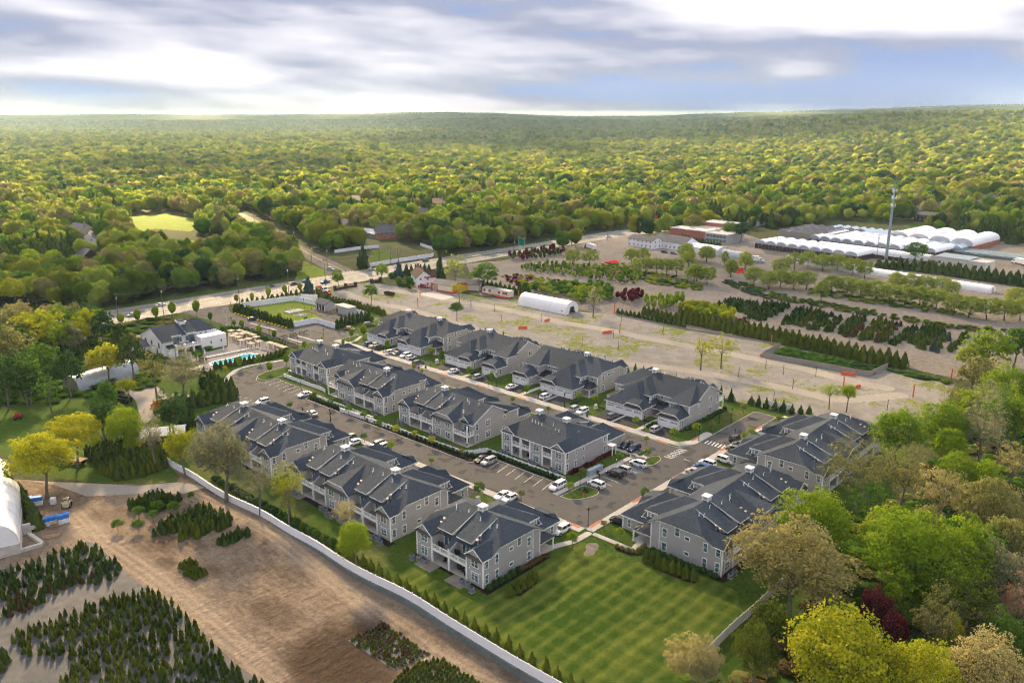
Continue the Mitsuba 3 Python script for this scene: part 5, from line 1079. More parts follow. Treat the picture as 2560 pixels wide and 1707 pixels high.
for u in (8.8, 14.5, 20.0): H.win('b', u, 1.5, .2, 3.4, 2.5, 4, 1, 0.0, 'glazed_door', mat='black_paint')
for v, z in ((0.0, 3.6), (6.0, 3.6), (11, 3.6), (2.0, .9), (9.0, .9)): H.win('l', v, -1.0, z, 1.0, 1.8, 2, 2, mat='black_paint')
for u in (29.0, 36.0): H.win('b', u, -4.6, 2.4, .6, .8, 1, 1, mat='black_paint')
for u in (27.5, 31.0): H.win('b', u, 1.5, 4.4, 1.1, 1.6, 2, 2, mat='black_paint')
H.seam.slab([(1.2, -4.4, 3.6), (5.9, -4.4, 3.6), (5.9, -2.5, 4.7), (1.2, -2.5, 4.7)], .12); H.wall.box(1.6, 5.6, -4.0, -2.4, 0, 3.6)
m = MB(H.fr); m.box(17.8, 21.4, 5.6, 8.8, 9.0, 10.9); m.box(17.4, 21.8, 5.2, 9.2, 10.9, 11.2); part(H.key, 'cupola', m, 'white_trim'); part(H.key, 'cupola_roof', MB(H.fr).slab([(17.9, 5.7, 11.6), (21.3, 5.7, 11.6), (21.3, 8.7, 11.6), (17.9, 8.7, 11.6)], .38), 'shingle_roof')
H.wall.box(28, 38, 12, 19, 0, 5.5); H.plane((27.5, 19.6, 5.2), (38.5, 19.6, 5.2), (33, 15, 9.4)); H.plane((27.5, 19.6, 5.2), (33, 15, 9.4), (33, 9, 9.4), (27.5, 9, 5.2)); H.plane((38.5, 19.6, 5.2), (38.5, 9, 5.2), (33, 9, 9.4), (33, 15, 9.4))
for k_ in ('wall',): part(H.key, 'wall', H.wall, 'white_wall'); H.wall = MB(H.fr)
H.finish()
house('annex', 'white shed with grey lean roof at the left end of the clubhouse', -303.0,122.0, 90, 9, 6, 2.8, 4.4, 'white_wall', 'grey_roof', cat='shed', wins=False)
k = thing('pool', 'free form swimming pool with bright water on the clubhouse terrace', 'pool'); pl_ = sg.Polygon(smoothline(pts(-269.2,130.5,-270.1,133.5,-269.9,139.8,-270.7,145.4,-267.4,147.8,-265.4,147.4,-264.7,144.6,-265.2,140.8,-264.9,134.5,-265.3,130.9,-267.5,130.0,-269.2,130.5), 1.0)).buffer(0)
entry(k, solid(pl_.buffer(.5).difference(pl_), .03, .16), 'pool_shell'); part(k, 'water', flat(pl_, .09), 'pool_water')
def parasol(x, y, h=3.2):
    k = thing('closed_parasol', 'folded pale parasol standing on the pool terrace', 'parasol', 'folded parasols by the pool'); part(k, 'canopy', MB().tube([(x, y, .9), (x, y, 1.3), (x, y, 2.2), (x, y, h)], [.14, .3, .22, .05], 8), 'canvas', 40); part(k, 'pole', MB().cyl(x, y, 0, h + .1, .04, sides=6), 'galvanised')
for x, y in pts(-277.2,127.4,-272.4,127.6,-279.1,133.6,-278.7,140.9,-278.0,147.5,-275.9,154.4,-271.5,154.7,-267.2,155.1,-268.3,128.1,-266.1,149.0): parasol(x, y)
def lounger(x, y, rot, z=.03):
    k = thing('sun_lounger', 'grey sun lounger in the rows beside the pool', 'sun lounger', 'sun loungers round the pool'); f_ = frame(x, y, rot)
    part(k, 'bed', MB(f_).box(-1, .4, -.33, .33, z + .28, z + .38), 'canvas'); part(k, 'backrest', MB(f_).slab([(.4, -.33, z + .38), (.4, .33, z + .38), (1.0, .33, z + .75), (1.0, -.33, z + .75)], .08), 'canvas')
    m = MB(f_)
    for a in (-.9, .35):
        for b in (-.28, .28): m.box(a - .04, a + .04, b - .04, b + .04, z, z + .28)
    part(k, 'frame', m, 'iron', kind='stuff')
for i in range(22): t = i / 21; lounger(*[a + (b - a) * t for a, b in zip((-276.4,130.5), (-275.1,148.4))], 100)
for i in range(12): t = i / 11; lounger(*[a + (b - a) * t for a, b in zip((-274.3,152.1), (-266.0,153.2))], 10)
for i in range(7): t = i / 6; lounger(*[a + (b - a) * t for a, b in zip((-271.2,125.4), (-264.4,126.6))], 10)
def pergola(x, y, rot):
    k = thing('terrace_table', 'square table with pale top on the clubhouse terrace', 'table', 'terrace tables'); f_ = frame(x, y, rot); m = MB(f_)
    for a in (-1, 1):
        for b in (-1, 1): m.box(a * 1.1 - .08, a * 1.1 + .08, b * .9 - .08, b * .9 + .08, 0, 1.9)
    part(k, 'legs', m, 'raw_wood', kind='stuff'); part(k, 'top', MB(f_).box(-1.35, 1.35, -1.1, 1.1, 1.9, 2.05), 'timber_top')
for x, y in pts(-300.0,155.6,-297.8,158.2,-294.3,158.1,-291.1,158.3,-287.6,158.3,-283.6,157.4,-283.3,153.8,-283.5,151.0,-276.6,151.2,-276.9,154.7,-272.3,156.5,-269.2,156.8,-266.0,156.8,-262.8,156.8,-292.2,152.0,-293.8,154.5,-292.2,156.0,-288.8,152.6,-261.8,122.8,-261.7,120.0): pergola(x, y, 10)
# pump station
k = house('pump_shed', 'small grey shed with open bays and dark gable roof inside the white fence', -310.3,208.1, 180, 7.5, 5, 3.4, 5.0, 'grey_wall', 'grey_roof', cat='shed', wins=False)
f_ = frame(-310.3,208.1, 180); part(k, 'bay_shade_panel', MB(f_).box(-3.3, 2.9, 2.48, 2.56, .1, 2.7), 'dark_wall')  # flat dark panel standing in for the shade inside the open bays
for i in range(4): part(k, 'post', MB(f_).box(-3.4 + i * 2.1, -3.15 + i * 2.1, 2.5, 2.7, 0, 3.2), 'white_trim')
k = thing('equipment_box', 'grey flat roofed equipment building by the dark conifers', 'building'); f_ = frame(-296.3,209.6, 178); part(k, 'wall', MB(f_).box(-5, 5, -2.2, 2.2, 0, 3.6), 'grey_wall'); part(k, 'roof', MB(f_).box(-5.1, 5.1, -2.3, 2.3, 3.6, 3.75), 'flat_roof'); part(k, 'door', MB(f_).box(3.2, 4.3, 2.2, 2.27, .1, 2.3), 'dark_wall')
for i, (x, y) in enumerate(along(pts(-315.9,200.0,-300.9,199.8), 1.1)): k = thing('bollard', 'yellow bollard beside the pump pad', 'bollard', 'yellow bollards'); entry(k, MB().tube([(x, y, 0), (x, y, 1.15), (x, y, 1.22)], [.1, .1, .03], 8), 'yellow_steel', 40)
for i, (x, y) in enumerate(along(pts(-306.0,206.3,-296.9,205.3), 1.1)): k = thing('bollard', 'yellow bollard beside the equipment building', 'bollard', 'yellow bollards'); entry(k, MB().tube([(x, y, 0), (x, y, 1.15), (x, y, 1.22)], [.1, .1, .03], 8), 'yellow_steel', 40)
k = thing('pump_pad', 'raised grey pad with pipes on the compound lawn', 'machinery'); f_ = frame(-316.6,195.5, 0); part(k, 'slab', MB(f_).box(-2.5, 2.5, -4, 4, 0, .5), 'concrete'); m = MB(f_)
for i in range(6): m.tube([(-1.8 + .7 * i, -2 + (i % 3), .5), (-1.8 + .7 * i, -2 + (i % 3), 1.5), (-1.4 + .7 * i, -2 + (i % 3), 1.7), (-1.2 + .7 * i, -2 + (i % 3), 1.2)], .1, 6)
part(k, 'pipe', m, 'galvanised', kind='stuff')
k = thing('rubble_heap', 'heap of pale stone beside the grey pump pad', 'rubble', kind='stuff'); m = MB(); rg = np.random.default_rng(3)
for i in range(60):
    s = trimesh.creation.icosphere(0, rg.uniform(.15, .5)); p0 = np.array([-308.6,194.4]) + rg.normal(0, 1.5, 2); m.add(s.vertices * [1, 1, .7] + [p0[0], p0[1], .15], s.faces)
entry(k, m, 'pale_block')
# farmhouse, orange workshop, trailer, white hoop house on the vacant plot
house('farmhouse', 'white two storey farmhouse with dark brown roof and brick chimney by the highway', -321.5,276.4, 150, 16, 8, 5.4, 8.6, 'white_wall', 'brown_roof', chimney=8.2, wing=(-5, 6, 2.5))
k = house('orange_workshop', 'orange and white workshop with flat dark roof and roller door', -299.3,275.7, 5, 15, 11, 4.0, 5.2, 'orange_wall', 'grey_roof', cat='workshop', wins=False)
f_ = frame(-299.3,275.7, 5); part(k, 'roller_door', MB(f_).box(-6.2, -3.2, -5.56, -5.48, 0, 3.3), 'galvanised'); part(k, 'side_cladding', MB(f_).box(-2.6, 7.52, -5.56, -5.49, .9, 3.9), 'cream_wall')
house('grey_shed', 'grey roofed shed with pale side wall behind the orange workshop', -294.8,286.1, 20, 14, 8, 3.2, 4.8, 'cream_wall', 'grey_roof', cat='shed', wins=False)
k = thing('site_trailer', 'long white site trailer with red trim and a small deck', 'trailer'); f_ = frame(-271.8,283.2, 2); part(k, 'body', MB(f_).box(-9, 9, -1.6, 1.6, .7, 3.5), 'cream_wall'); part(k, 'roof', MB(f_).slab([(-9.1, -1.7, 3.55), (9.1, -1.7, 3.55), (9.1, 1.7, 3.75), (-9.1, 1.7, 3.75)], .15), 'galvanised')
for x in (-7.6, -4.0, 2.2, 5.2, 6.8): q = part(k, 'window', MB(f_).box(x - .75, x + .75, -1.66, -1.6, 1.7, 2.9), 'red_paint'); part(q, 'pane', MB(f_).box(x - .55, x + .55, -1.69, -1.65, 1.8, 2.8), 'window_glass')
for x in (-6.0, 3.7): part(k, 'door', MB(f_).box(x - .45, x + .45, -1.67, -1.6, .8, 2.9), 'white_trim')
part(k, 'skirt', MB(f_).box(-8.9, 8.9, -1.5, 1.5, .3, .75), 'orange_wall'); m = MB(f_).box(1.0, 7.5, -3.6, -1.62, .4, .6)
for i in range(8): m.box(1.05 + i * .9, 1.12 + i * .9, -3.6, -3.53, .6, 1.6)
m.box(1.0, 7.5, -3.6, -3.53, 1.5, 1.6); part(k, 'deck', m, 'orange_wall', kind='stuff')
tunnel('hoophouse', 'long white hoophouse with open end on the vacant plot', -236.2, 279.4, 0.0, 29, 9.2, 5.6, 'poly_white', 9, end_open=True)
# the lower left yard
tunnel('polytunnel', 'white polytunnel on a wall of concrete blocks at left edge', -187.8,38.8, 180-18, 26, 11, 7.6, 'poly_white', 6, base_h=2.2, wallm='pale_block'); tunnel('polytunnel', 'second white polytunnel behind the dark conifer screen at left edge', -207.6,42.5, 180-18, 24, 10, 6.0, 'poly_white', 6)
def block_wall(label, a, b, rows, L=1.6, h=.75, w=.75):
    k = thing('block_wall', label, 'wall'); a, b = np.array(a, float), np.array(b, float); d = b - a; ln = np.linalg.norm(d); ang = math.degrees(math.atan2(d[1], d[0])); n = max(1, int(ln / L)); f_ = frame(a[0], a[1], ang)
    for r_ in range(rows):
        for i in range(n):
            o = L * .5 * (r_ % 2); x0, x1 = i * ln / n + o, (i + 1) * ln / n + o - .04
            part(k, 'block', MB(f_).box(x0, x1, -w / 2 + .02 * ((i + r_) % 2), w / 2, r_ * h, (r_ + 1) * h - .03), 'pale_block')
block_wall('low wall of pale concrete blocks along the front of the polytunnel yard', (-174.9,35.8), (-173.7,44.1), 1); block_wall('short wall of pale concrete blocks from the polytunnel corner', (-180.3,43.6), (-174.0,44.2), 1); block_wall('tall wall of concrete blocks under the near polytunnel end', (-182.8,38.1), (-181.6,44.5), 3)
def pallet(label, x, y, rot, h, wrap=True, sz=1.1):
    k = thing('sack_pallet', label, 'pallet', None); f_ = frame(x, y, rot); m = MB(f_)
    for i in range(5): m.box(-sz / 2, sz / 2, -sz / 2 + i * sz / 5, -sz / 2 + i * sz / 5 + .12, .1, .14)
    for b in (-.45, 0, .45): m.box(-sz / 2, sz / 2, b - .05, b + .05, 0, .1)
    part(k, 'pallet_base', m, 'raw_wood'); part(k, 'sacks', MB(f_).add(*loft([(-sz / 2, sz / 2 * .95, .14, h * .98), (-sz / 2 + .06, sz / 2, .14, h), (sz / 2 - .06, sz / 2, .14, h), (sz / 2, sz / 2 * .95, .14, h * .98)], lambda w_, a, b: [(-w_, a), (-w_, b - .08), (-w_ + .08, b), (w_ - .08, b), (w_, b - .08), (w_, a)])), 'white_sacks')
    if wrap: part(k, 'wrap', MB(f_).add(*loft([(-sz / 2 - .02, sz / 2 * .97, h * .62, h), (-sz / 2 + .04, sz / 2 + .03, h * .6, h + .06), (sz / 2 - .04, sz / 2 + .03, h * .6, h + .06), (sz / 2 + .02, sz / 2 * .97, h * .62, h)], lambda w_, a, b: [(-w_, a), (-w_, b - .1), (-w_ + .1, b), (w_ - .1, b), (w_, b - .1), (w_, a)])), 'blue_wrap')
for i, (x, y) in enumerate(pts(-182.2,47.6,-182.1,48.9,-180.9,50.0,-180.8,51.2)): pallet('blue topped stack of white sacks, %s of the front row of four' % ('first', 'second', 'third', 'last')[i], x, y, 70, 2.0 + .2 * (i > 1), True, 1.25)
for i, (x, y) in enumerate(pts(-195.7,48.5,-194.8,49.1,-194.3,50.1)): pallet('blue topped stack of white sacks behind the dark screen, %s of three' % ('left', 'middle', 'right')[i], x, y, 70, 2.1, True, 1.35)
pallet('small white stack of sacks standing alone near the skid steer', -192.3,52.4, 60, 1.6, False)
k = thing('wooden_crate', 'brown wooden crate in front of the blue topped sacks', 'crate'); f_ = frame(-180.0,48.6, 65); m = MB(f_)
for i in range(6):
    z = .1 + i * .2; m.box(-.6, .6, -.62, -.55, z, z + .15); m.box(-.6, .6, .55, .62, z, z + .15); m.box(-.62, -.55, -.6, .6, z, z + .15); m.box(.55, .62, -.6, .6, z, z + .15)
for i in range(6): m.box(-.62, .62, -.62 + i * .21, -.45 + i * .21, 1.3, 1.34)
entry(k, m, 'raw_wood')
k = thing('plant_crate', 'open timber crate lying on the grass below the sacks', 'crate'); f_ = frame(-176.6,46.7, 65); m = MB(f_).box(-1.6, 1.6, -1.0, 1.0, .05, .12)
for z in (.25, .55): m.box(-1.6, 1.6, -1.02, -.97, z, z + .12); m.box(-1.6, 1.6, .97, 1.02, z, z + .12); m.box(-1.62, -1.57, -1, 1, z, z + .12); m.box(1.57, 1.62, -1, 1, z, z + .12)
entry(k, m, 'raw_wood')
tunnel('polytunnel', 'old clear polytunnel with metal roof at the gravel yard', -277.6,96.3, 90+12, 22, 9, 4.6, 'poly_clear', 8, endm='galvanised')
tunnel('arched_shed', 'dark green arched shed across the highway at left', -429.8,128.6, 95, 16, 8, 5, 'steel_blue', 6, endm='dark_wall')
house('red_shed', 'dark red shed with rusty roof under the yellow trees', -291.1,104.0, 70, 14, 8, 3.4, 5.2, 'brick', 'tan_roof', cat='shed', wins=False)
house('white_shed', 'low shed with white metal roof behind the end of the long white fence', -212.1,86.3, 60, 13, 6, 2.6, 3.8, 'dark_wall', 'poly_white', cat='shed', wins=False)
for x, y, r_, lb in ((-250.4,92.1, 20, 'black open skip beside the gravel yard'), (-312.4,247.6, 5, 'rusty skip full of scrap on the gravel forecourt')):
    k = thing('skip', lb, 'skip'); f_ = frame(x, y, r_); m = MB(f_)
    for s in (-1, 1): m.slab([(-2.6, s * .9, .2), (2.6, s * .9, .2), (2.9, s * 1.2, 1.6), (-2.9, s * 1.2, 1.6)], .1, (0, -s, 0))
    for s in (-1, 1): m.slab([(s * 2.6, -.9, .2), (s * 2.6, .9, .2), (s * 2.9, 1.2, 1.6), (s * 2.9, -1.2, 1.6)], .1, (-s, 0, 0))
    m.box(-2.6, 2.6, -.9, .9, .15, .3); entry(k, m, 'bin_black' if 'black' in lb else 'brown_roof')
# garden centre: shop, brick building, greenhouses
house('shop', 'long white shop with grey roof, left two storey part with porch', -306.7,464.8, -8, 22, 10, 5.4, 7.6, 'white_wall', 'grey_roof', cat='shop'); house('shop_hall', 'lower white hall with grey roof joined to the right of the shop', -288.8,474.1, -8, 28, 14, 5.0, 8.6, 'white_wall', 'grey_roof', cat='shop', rows=1)
house('white_store', 'white store with pale roof behind the willows right of the shop hall', -262.6,470.6, -8, 24, 12, 3.8, 5.6, 'white_wall', 'poly_white', cat='store', wins=False)
k = thing('brick_building', 'pink brick building with flat pale roofs and glazed corner', 'building'); f_ = frame(-296.2,513.0, -4)
def flatblock(k, f_, x0, x1, y0, y1, h, wm, name='wall'):
    part(k, name, MB(f_).box(x0, x1, y0, y1, 0, h), wm); part(k, 'roof', MB(f_).box(x0 + .3, x1 - .3, y0 + .3, y1 - .3, h - .25, h + .02), 'flat_roof'); m = MB(f_)
    for a, b, c, d in ((x0 - .05, x1 + .05, y0 - .05, y0 + .3), (x0 - .05, x1 + .05, y1 - .3, y1 + .05), (x0 - .05, x0 + .3, y0 + .3, y1 - .3), (x1 - .3, x1 + .05, y0 + .3, y1 - .3)): m.box(a, b, c, d, h + .003, h + .4)
    part(k, 'parapet', m, 'white_trim')
flatblock(k, f_, -22, 8, 0, 26, 7.0, 'brick'); flatblock(k, f_, 8, 26, 0, 22, 6.4, 'grey_wall'); flatblock(k, f_, -12, 12, 26, 40, 10.0, 'brick')
for z in (1.2, 4.0):
    for i in range(6): part(k, 'window', MB(f_).box(9.5 + i * 2.7, 11.7 + i * 2.7, -.06, 0, z, z + 1.5), 'window_glass')
for a, b in ((-8, 8), (-2, 15), (12, 10)): part(k, 'roof_unit', MB(f_).box(a - 1.5, a + 1.5, b - 1, b + 1, 7.0, 8.4), 'galvanised')
house('tan_house', 'white house with tan roof beyond the brick building', -310.3,622.3, 0, 22, 10, 5, 8, 'white_wall', 'tan_roof')
house('tan_house', 'low house with tan roof left of the white tan roofed one', -328.5,631.6, 70, 12, 9, 4, 7, 'cream_wall', 'tan_roof', wins=False)
# multi-span greenhouses
def spans(label, x, y, rot, n, W, L, eave, H_, mat, endm, wallm='dark_wall', sharp=False):
    k = thing('greenhouse', label, 'greenhouse'); f_ = frame(x, y, rot); ns = 2 if sharp else 10
    for i in range(n):
        c = (i + .5) * W; m = MB(f_); pr = [(c - math.cos(math.pi * t / ns) * (W / 2 - .03), eave + (math.sin(math.pi * t / ns) ** (1 if sharp else .8)) * (H_ - eave)) for t in range(ns + 1)]
        nb = 8
        for b in range(nb):
            y0, y1 = L * b / nb + .04, L * (b + 1) / nb - .04
            v = [(p, yy, q) for yy in (y0, y1) for p, q in pr]; ff = []
            for t in range(ns): ff += [(t, t + ns + 1, t + ns + 2), (t, t + ns + 2, t + 1)]
            m.add(v, [q[::-1] for q in ff])
        part(k, 'roof_span', m, mat, 45 if not sharp else False); e = MB(f_)
        for yy, s in ((0, 1), (L, -1)):
            for t in range(ns): e.slab([(pr[t][0], yy, eave), (pr[t + 1][0], yy, eave), (pr[t + 1][0], yy, pr[t + 1][1]), (pr[t][0], yy, pr[t][1])], .06, (0, s, 0))
        part(k, 'end_gable', e, endm)
        g = MB(f_)
        for t in range(5): g.tube([(p, .02 + L * t / 4, q + .02) for p, q in pr], .06, 4)
        part(k, 'hoop', g, 'galvanised', kind='stuff')
    m = MB(f_); m.box(0, n * W, -.05, .12, 0, eave); m.box(0, n * W, L - .12, L + .05, 0, eave); m.box(-.05, .1, 0, L, 0, eave); m.box(n * W - .1, n * W + .05, 0, L, 0, eave); part(k, 'side_wall', m, wallm)
    g = MB(f_)
    for i in range(n * 3 + 1): g.box(i * W / 3 - .06, i * W / 3 + .06, -.12, -.05, 0, eave)
    part(k, 'wall_post', g, 'galvanised', kind='stuff'); return k
spans('front row of white arched greenhouse spans with brown walls', -249.3,511.2, -7, 9, 8.0, 26, 3.2, 5.8, 'poly_white', 'poly_clear'); spans('middle block of white arched greenhouse spans behind the front row', -231.2,555.9, -7, 8, 8.0, 44, 3.2, 6.0, 'poly_white', 'poly_clear'); spans('right block of white arched greenhouse spans by the tower', -196.3,557.6, -7, 6, 8.2, 30, 3.0, 5.6, 'poly_white', 'poly_clear')
spans('pale blue glasshouse with many saw tooth ridges', -244.9,586.0, -4, 17, 6.2, 46, 3.6, 5.4, 'glasshouse', 'glasshouse', 'steel_blue', True); spans('big white arched greenhouses at the far right of the block', -192.1,598.0, -6, 4, 14.0, 48, 3.6, 8.2, 'poly_white', 'galvanised', 'brick')
spans('grey patterned shed roof with skylights left of the glasshouse', -259.8,569.0, -4, 6, 7.5, 44, 5.0, 6.4, 'grey_roof', 'galvanised', 'galvanised', True)
tunnel('polytunnel', 'long white tunnel with glazed side before the tower', -177.2,527.5, -7, 72, 8.5, 6.0, 'poly_white', 14, base_h=2.4, endm='poly_clear'); tunnel('polytunnel', 'very long low white tunnel behind the willow rows', -151.8,467.5, -9, 118, 7.5, 3.6, 'poly_white', 20); tunnel('polytunnel', 'silver tunnel with dark end beside the box truck', -238.3,464.3, -10, 18, 8, 4.5, 'poly_clear', 6, endm='dark_wall')
k = thing('portable_office', 'narrow white office cabin in front of the greenhouse spans', 'cabin'); f_ = frame(-208.5,515.3, -7); part(k, 'wall', MB(f_).box(-18, 18, -2, 2, .3, 3.3), 'white_wall'); part(k, 'roof', MB(f_).box(-18.2, 18.2, -2.2, 2.2, 3.3, 3.5), 'flat_roof')
for i in range(7): part(k, 'window', MB(f_).box(-15.5 + i * 5, -14 + i * 5, -2.07, -2, 1.4, 2.6), 'window_glass')
k = thing('square_building', 'cream block building with blue grey roof beside the long hedge', 'building'); f_ = frame(-121.9,511.7, -9); flatblock(k, f_, -14, 14, -4, 8, 7.0, 'cream_wall'); part(k, 'sloped_roof', MB(f_).slab([(-14.3, -4.3, 7.5), (5, -4.3, 7.5), (5, 8.3, 8.2), (-14.3, 8.3, 8.2)], .3), 'steel_blue')
for x in (-11, -5, 1, 9): q = part(k, 'window', MB(f_).box(x - .9, x + .9, -4.07, -4, 3.4, 5.4), 'white_trim'); part(q, 'pane', MB(f_).box(x - .75, x + .75, -4.1, -4.06, 3.55, 5.25), 'window_glass')
house('hut', 'small white hut before the dense green tree at the greenhouses', -147.4,508.1, -9, 8, 5, 3, 4.4, 'white_wall', 'grey_roof', cat='hut', wins=False)
def rack(label, x, y, rot, nx, ny, dx=3.2, dy=2.6):
    k = thing('bench_stack', label, 'racks', kind='stuff'); m = MB(frame(x, y, rot))
    for i in range(nx):
        for j in range(ny):
            for s in (0, 2.4):
                m.box(i * dx + s, i * dx + s + .15, j * dy, j * dy + .15, 0, 2.2)
            for z in (.6, 1.3, 2.1): m.box(i * dx, i * dx + 2.6, j * dy, j * dy + 1.8, z, z + .08)
    entry(k, m, 'utility_green')
rack('stacked greenish plant benches on the sandy yard', -147.4,576.2, -8, 20, 5); rack('row of greenish steel frames behind the benches', -138.8,588.4, -8, 22, 2)
# lattice-free monopole with antennas
k = thing('cell_tower', 'tall grey monopole mast with antenna panels beside the greenhouses', 'mast'); tx, ty = (-165.8,517.9); part(k, 'pole', MB().tube([(tx, ty, 0), (tx, ty, 20), (tx, ty, 47)], [.95, .8, .45], 14), 'steel_blue', 40)
for z in (33.0, 37.5, 41.5):
    for i in range(3):
        a = i * 2.094 + .4; part(k, 'antenna', MB(frame(tx + math.cos(a) * 1.3, ty + math.sin(a) * 1.3, math.degrees(a))).box(-.12, .12, -.4, .4, z, z + 2.2), 'white_trim')
    part(k, 'collar', MB().cyl(tx, ty, z + .8, z + 1.1, 1.0, sides=12), 'galvanised')
part(k, 'whip', MB().cyl(tx, ty, 47, 55, .07, .03, 6), 'galvanised')
k = thing('cell_tower', 'distant pale lattice mast rising from the far woods at right', 'mast'); tx, ty = (-513.6,1738.6); m = MB()
for i in range(4):
    sx, sy = ((-1, -1), (1, -1), (1, 1), (-1, 1))[i]; m.bar((tx + sx * 3, ty + sy * 3, 0), (tx + sx * 1.5, ty + sy * 1.5, 44), .5)
for j in range(9):
    z = 5 * j
    for s in (-1, 1): m.bar((tx - 2.5 * s, ty + s * 2.5, z), (tx + 2 * s, ty + s * 2, z + 5), .3)
entry(k, m, 'galvanised')
for z in (36, 41): part(k, 'antenna', MB().box(tx - 4, tx + 4, ty - 3, ty + 3, z, z + 2.0), 'white_trim')
# suburban houses seen among the trees
SUB = [(-237.2,798.4,-6,20,11,3.4,7,'grey_wall','grey_roof','low grey house with dark roof before the pale fence'),(-221.6,838.2,10,18,11,3.4,8,'white_wall','grey_roof','white house with dark hipped roof before the pale fence'),(-206.0,743.5,-8,24,10,5.5,8,'dark_wall','grey_roof','dark brown boarded house with grey roof'),(-208.0,896.1,20,20,10,4,7,'tan_wall','tan_roof','tan house with tiled roof left of the grey houses'),(-206.1,936.9,20,20,12,5.5,9,'white_wall','grey_roof','grey roofed white house in the row at right'),(-191.3,950.6,-15,24,12,5,8.5,'cream_wall','grey_roof','cream house with grey roof at the end of the row at right'),(-195.6,1021.8,-10,16,12,6,9,'tan_wall','tan_roof','brownish house at right edge'),(-373.9,1043.6,-5,24,12,8,11,'cream_wall','tan_roof','tall cream house with terracotta roof in the woods'),(-505.9,1101.0,-5,26,12,4,8,'brick','tan_roof','long brick house with tan roof in the woods'),
 (-642.4,222.9,10,18,11,5.5,9.5,'grey_wall','grey_roof','large dark roofed house at left in the trees'),(-593.1,210.6,-30,16,10,5.5,9,'white_wall','grey_roof','white house with dark roof and brick chimney at left'),(-1013.2,369.6,5,16,10,5,8.5,'white_wall','grey_roof','white gabled house left of the bright field'),(-1186.4,528.0,0,14,9,5,8,'white_wall','brown_roof','small white house in the bright woods'),(-821.7,573.2,0,16,10,5,8.5,'white_wall','grey_roof','white house at the edge of the side road woods'),(-526.7,184.1,0,14,10,4,8,'dark_wall','grey_roof','dark blue roof in the woods by the highway'),(-860.0,461.9,10,16,10,4,8,'grey_wall','grey_roof','grey roofed house beyond the side road'),
 (-684.0,505.7,0,26,10,4,7.5,'brick','grey_roof','long dark roofed house in the middle woods'),(-755.0,583.5,10,14,9,4,7,'white_wall','grey_roof','pale gabled house in the middle woods'),(-582.2,526.2,0,16,11,6,10,'cream_wall','brown_roof','cream house with brown hipped roof in the middle woods'),(-624.9,633.6,20,16,10,5,8.5,'white_wall','poly_white','white house with bright roof in the middle woods'),(-521.0,510.3,30,16,9,4,8,'tan_wall','brown_roof','brown roofed gabled house above the highway'),(-648.3,611.9,0,12,9,5,9,'white_wall','grey_roof','white gable beside the dark red tree in the woods'),(-553.3,722.5,0,18,10,4,8,'grey_wall','grey_roof','grey house in the woods right of centre'),(-572.2,831.6,0,18,10,4,8,'tan_wall','brown_roof','brown roofed house far in the woods right of centre'),(-545.0,473.2,10,14,10,4,8,'grey_wall','grey_roof','grey house with chimney in the middle woods'),(-466.4,370.6,60,18,11,5,10,'brick','grey_roof','grey roofed house with brick chimney behind the garden fence'),(-481.0,367.2,0,18,9,3.5,6,'grey_wall','poly_clear','low house with pale solar roof behind the garden fence'),(-524.7,375.4,0,14,11,5,9,'grey_wall','grey_roof','grey pointed house behind the big green trees'),(-194.1,1010.7,5,20,12,5,9,'brick','tan_roof','reddish house at the right edge of the picture')]
for x, y, r_, L, W, e_, rg_, wm, rm, lb in SUB: house('suburban_house', lb, x, y, r_, L, W, e_, rg_, wm, rm, 'houses among the trees', hip=L > 22, chimney=L * .3 if e_ > 4.5 else None)
k = thing('far_building', 'distant flat brown building on the horizon right of centre', 'building'); x, y = (-5955.2,9756.2); m = MB(); m.box(x - 90, x + 90, y - 20, y + 20, 0, 46); entry(k, m, 'brick'); part(k, 'band', MB().box(x - 91, x + 91, y - 21, y + 21, 30, 36), 'galvanised')

# ---------------------------------------------------------------- street furniture
def lamp(x, y, label='black post lamp beside the estate road', h=4.6):
    k = thing('street_lamp', label, 'street lamp', 'estate lamps'); part(k, 'post', MB().tube([(x, y, 0), (x, y, .6), (x, y, .7), (x, y, h - .6)], [.11, .1, .06, .05], 8), 'iron'); part(k, 'lantern', MB().tube([(x, y, h - .6), (x, y, h - .5), (x, y, h - .05), (x, y, h + .05), (x, y, h + .15)], [.06, .15, .2, .26, .03], 8), 'iron')
for x, y in pts(-107.6,140.0,-104.1,142.8,-95.4,127.3,-110.5,164.2,-102.6,186.2,-146.6,182.1,-118.0,182.6,-102.6,186.3,-103.4,194.2,-105.0,201.9,-146.6,181.9,-176.8,179.4,-175.5,181.9,-234.8,182.0,-208.1,182.1,-187.4,125.0,-220.9,136.9,-185.2,123.7,-221.7,115.3,-224.7,116.9,-309.9,161.3,-281.5,162.0,-310.6,161.5,-280.7,161.6,-262.7,162.9,-271.5,180.5,-300.7,194.6,-318.6,202.3,-102.7,204.6,-94.2,190.5,-95.6,127.6,-140.0,134.1): lamp(x, y)
def utility(x, y, h, label, arm=True, lampy=False):
    k = thing('utility_pole', label, 'utility pole', 'utility poles'); part(k, 'post', MB().tube([(x, y, 0), (x, y, h)], [.17, .12], 8), 'pole_wood')
    if arm: part(k, 'crossarm', MB(frame(x, y, 10)).box(-1.3, 1.3, -.07, .07, h - .8, h - .62), 'pole_wood'); part(k, 'transformer', MB().tube([(x + .35, y, h - 3), (x + .35, y, h - 2)], [.28, .28], 10), 'galvanised')
    return k
